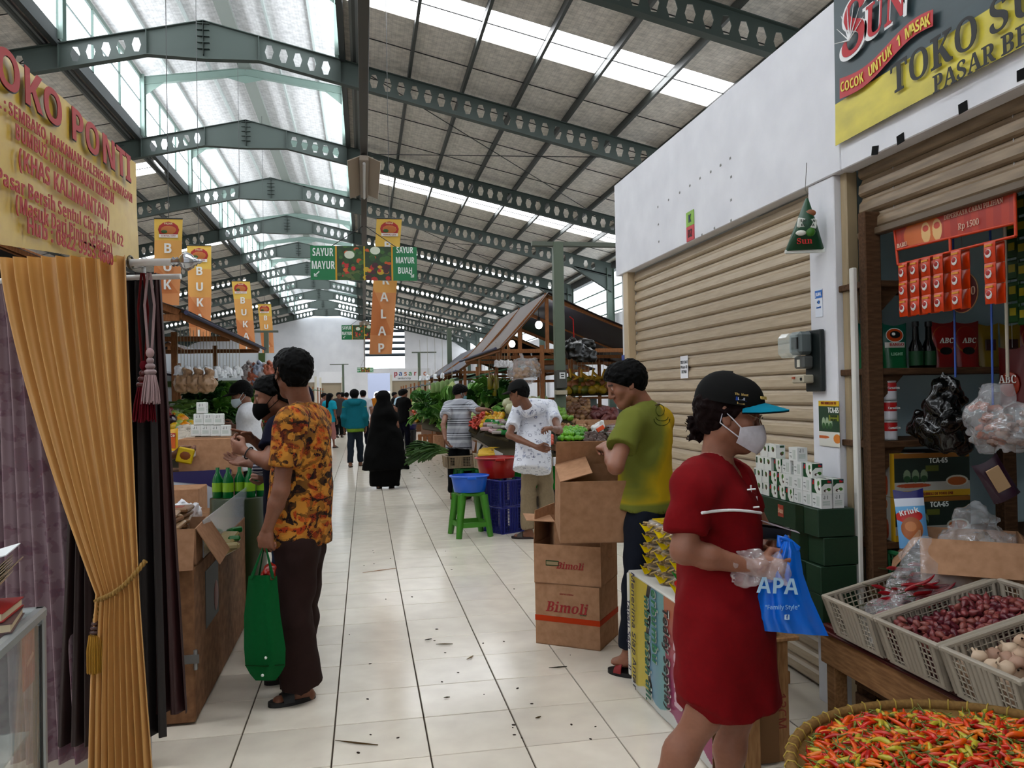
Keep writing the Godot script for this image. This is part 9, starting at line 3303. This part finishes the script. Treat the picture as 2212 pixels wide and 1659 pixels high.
	for k in 20:
		hung("carrier_bags","clear bag of produce hanging in the row above the left stall's greens","bags",384+7*k,796+4*(k % 3),7.9+0.09*k,strip,milky,0.44,turn(k),"clear bags hanging over the left stall")
	for k in 3:
		solo("cracker_bag",bag_mesh([[Vector3.ZERO,0.1],[Vector3(0.02,0.11,0),0.045]],0.014,0.03,Color(0.60,0.48,0.36)),V(0.3),"tan bag of crackers in the hanging row, %s, left stall" % ["left","middle","right"][k],"bag","",at(398+24*k,828,7.9))
	for k in 5:
		solo("snack_bags",bag_mesh([[Vector3.ZERO,0.12],[Vector3(0,-0.16,0),0.1],[Vector3(0.01,0.13,0),0.04]],0.016,0.04,[Color(0.70,0.66,0.66),Color(0.66,0.36,0.26),Color(0.62,0.66,0.74)][k % 3]),V(0.35),"printed snack bags hanging at the far end of the left stall, %s" % ["first","second","third","fourth","fifth"][k],"bag","",at(538+11*k,805+5*(k % 2),11.0))
	var back:=thing("back_panel","pale panel and open bright gap behind the left stall's hanging bags","panel",at_d(440,790,13.4)*Vector3(1,0,1))
	part("panel",geo(Color(0.80,0.82,0.84)).box(Vector3(0,1.6,0),Vector3(2.6,1.2,0.04)),V(0.6),back)
	part("rail",geo(Color(0.20,0.30,0.06)).box(Vector3(0,1.72,0.04),Vector3(2.7,0.09,0.05)),V(0.6),back)
	for s in [-0.9,0.9]:
		part("post",geo(Color(0.20,0.30,0.06)).box(Vector3(s,1.1,0.04),Vector3(0.1,2.2,0.06)),V(0.6),back)
	# rows of stalls beyond, both sides
	for q in [[1,18.0,"first"],[1,26.0,"second"],[1,35.0,"third"],[1,45.0,"fourth"],[-1,15.0,"first"],[-1,22.0,"second"],[-1,30.0,"third"],[-1,40.0,"fourth"],[-1,50.0,"fifth"]]:
		var s: int=q[0]
		var far:=thing("far_stall","%s market stall beyond the near one on the %s of the aisle" % [q[2],"right" if s>0 else "left"],"stall",P(3.1 if s>0 else -3.6,0,q[1]))
		part("table",geo(Color(0.34,0.24,0.16)).box(Vector3(0,0.42,0),Vector3(2.2,0.84,6.0)),V(0.8),far)
		var g:=geo()
		for k in 150:
			g.ink([Color(0.14,0.28,0.06),Color(0.30,0.40,0.12),Color(0.10,0.20,0.05),Color(0.62,0.56,0.42),Color(0.62,0.22,0.08),Color(0.66,0.50,0.10)][rng.randi() % 6])
			var x:=rng.randf_range(-1.05,1.05)
			g.ball(Vector3(x,0.90+0.16*(x*s+1.05),rng.randf_range(-2.9,2.9)),Vector3(0.14,0.09,0.14),7,5,turn(k),0.25)
		var pr:=part("produce",g,V(0.6),far)
		pr.set_meta("kind","stuff")
		for z in [-2.8,0.0,2.8]:
			part("post",geo().box(Vector3(-0.95*s,1.0,z),Vector3(0.07,2.0,0.07)),wd,far)
		part("roof",geo([Color(0.10,0.30,0.18),Color(0.2,0.2,0.24)][int(q[1]) % 2]).box(Vector3(0.1*s,2.05,0),Vector3(2.3,0.03,6.0),Basis(Vector3(0,0,1),0.22*s)),V(0.6),far)

func build_all() -> void:
	crowd_near()
	crowd_mid()
	shop_front()
	curtains()
	overhead()
	right_front()
	stalls()
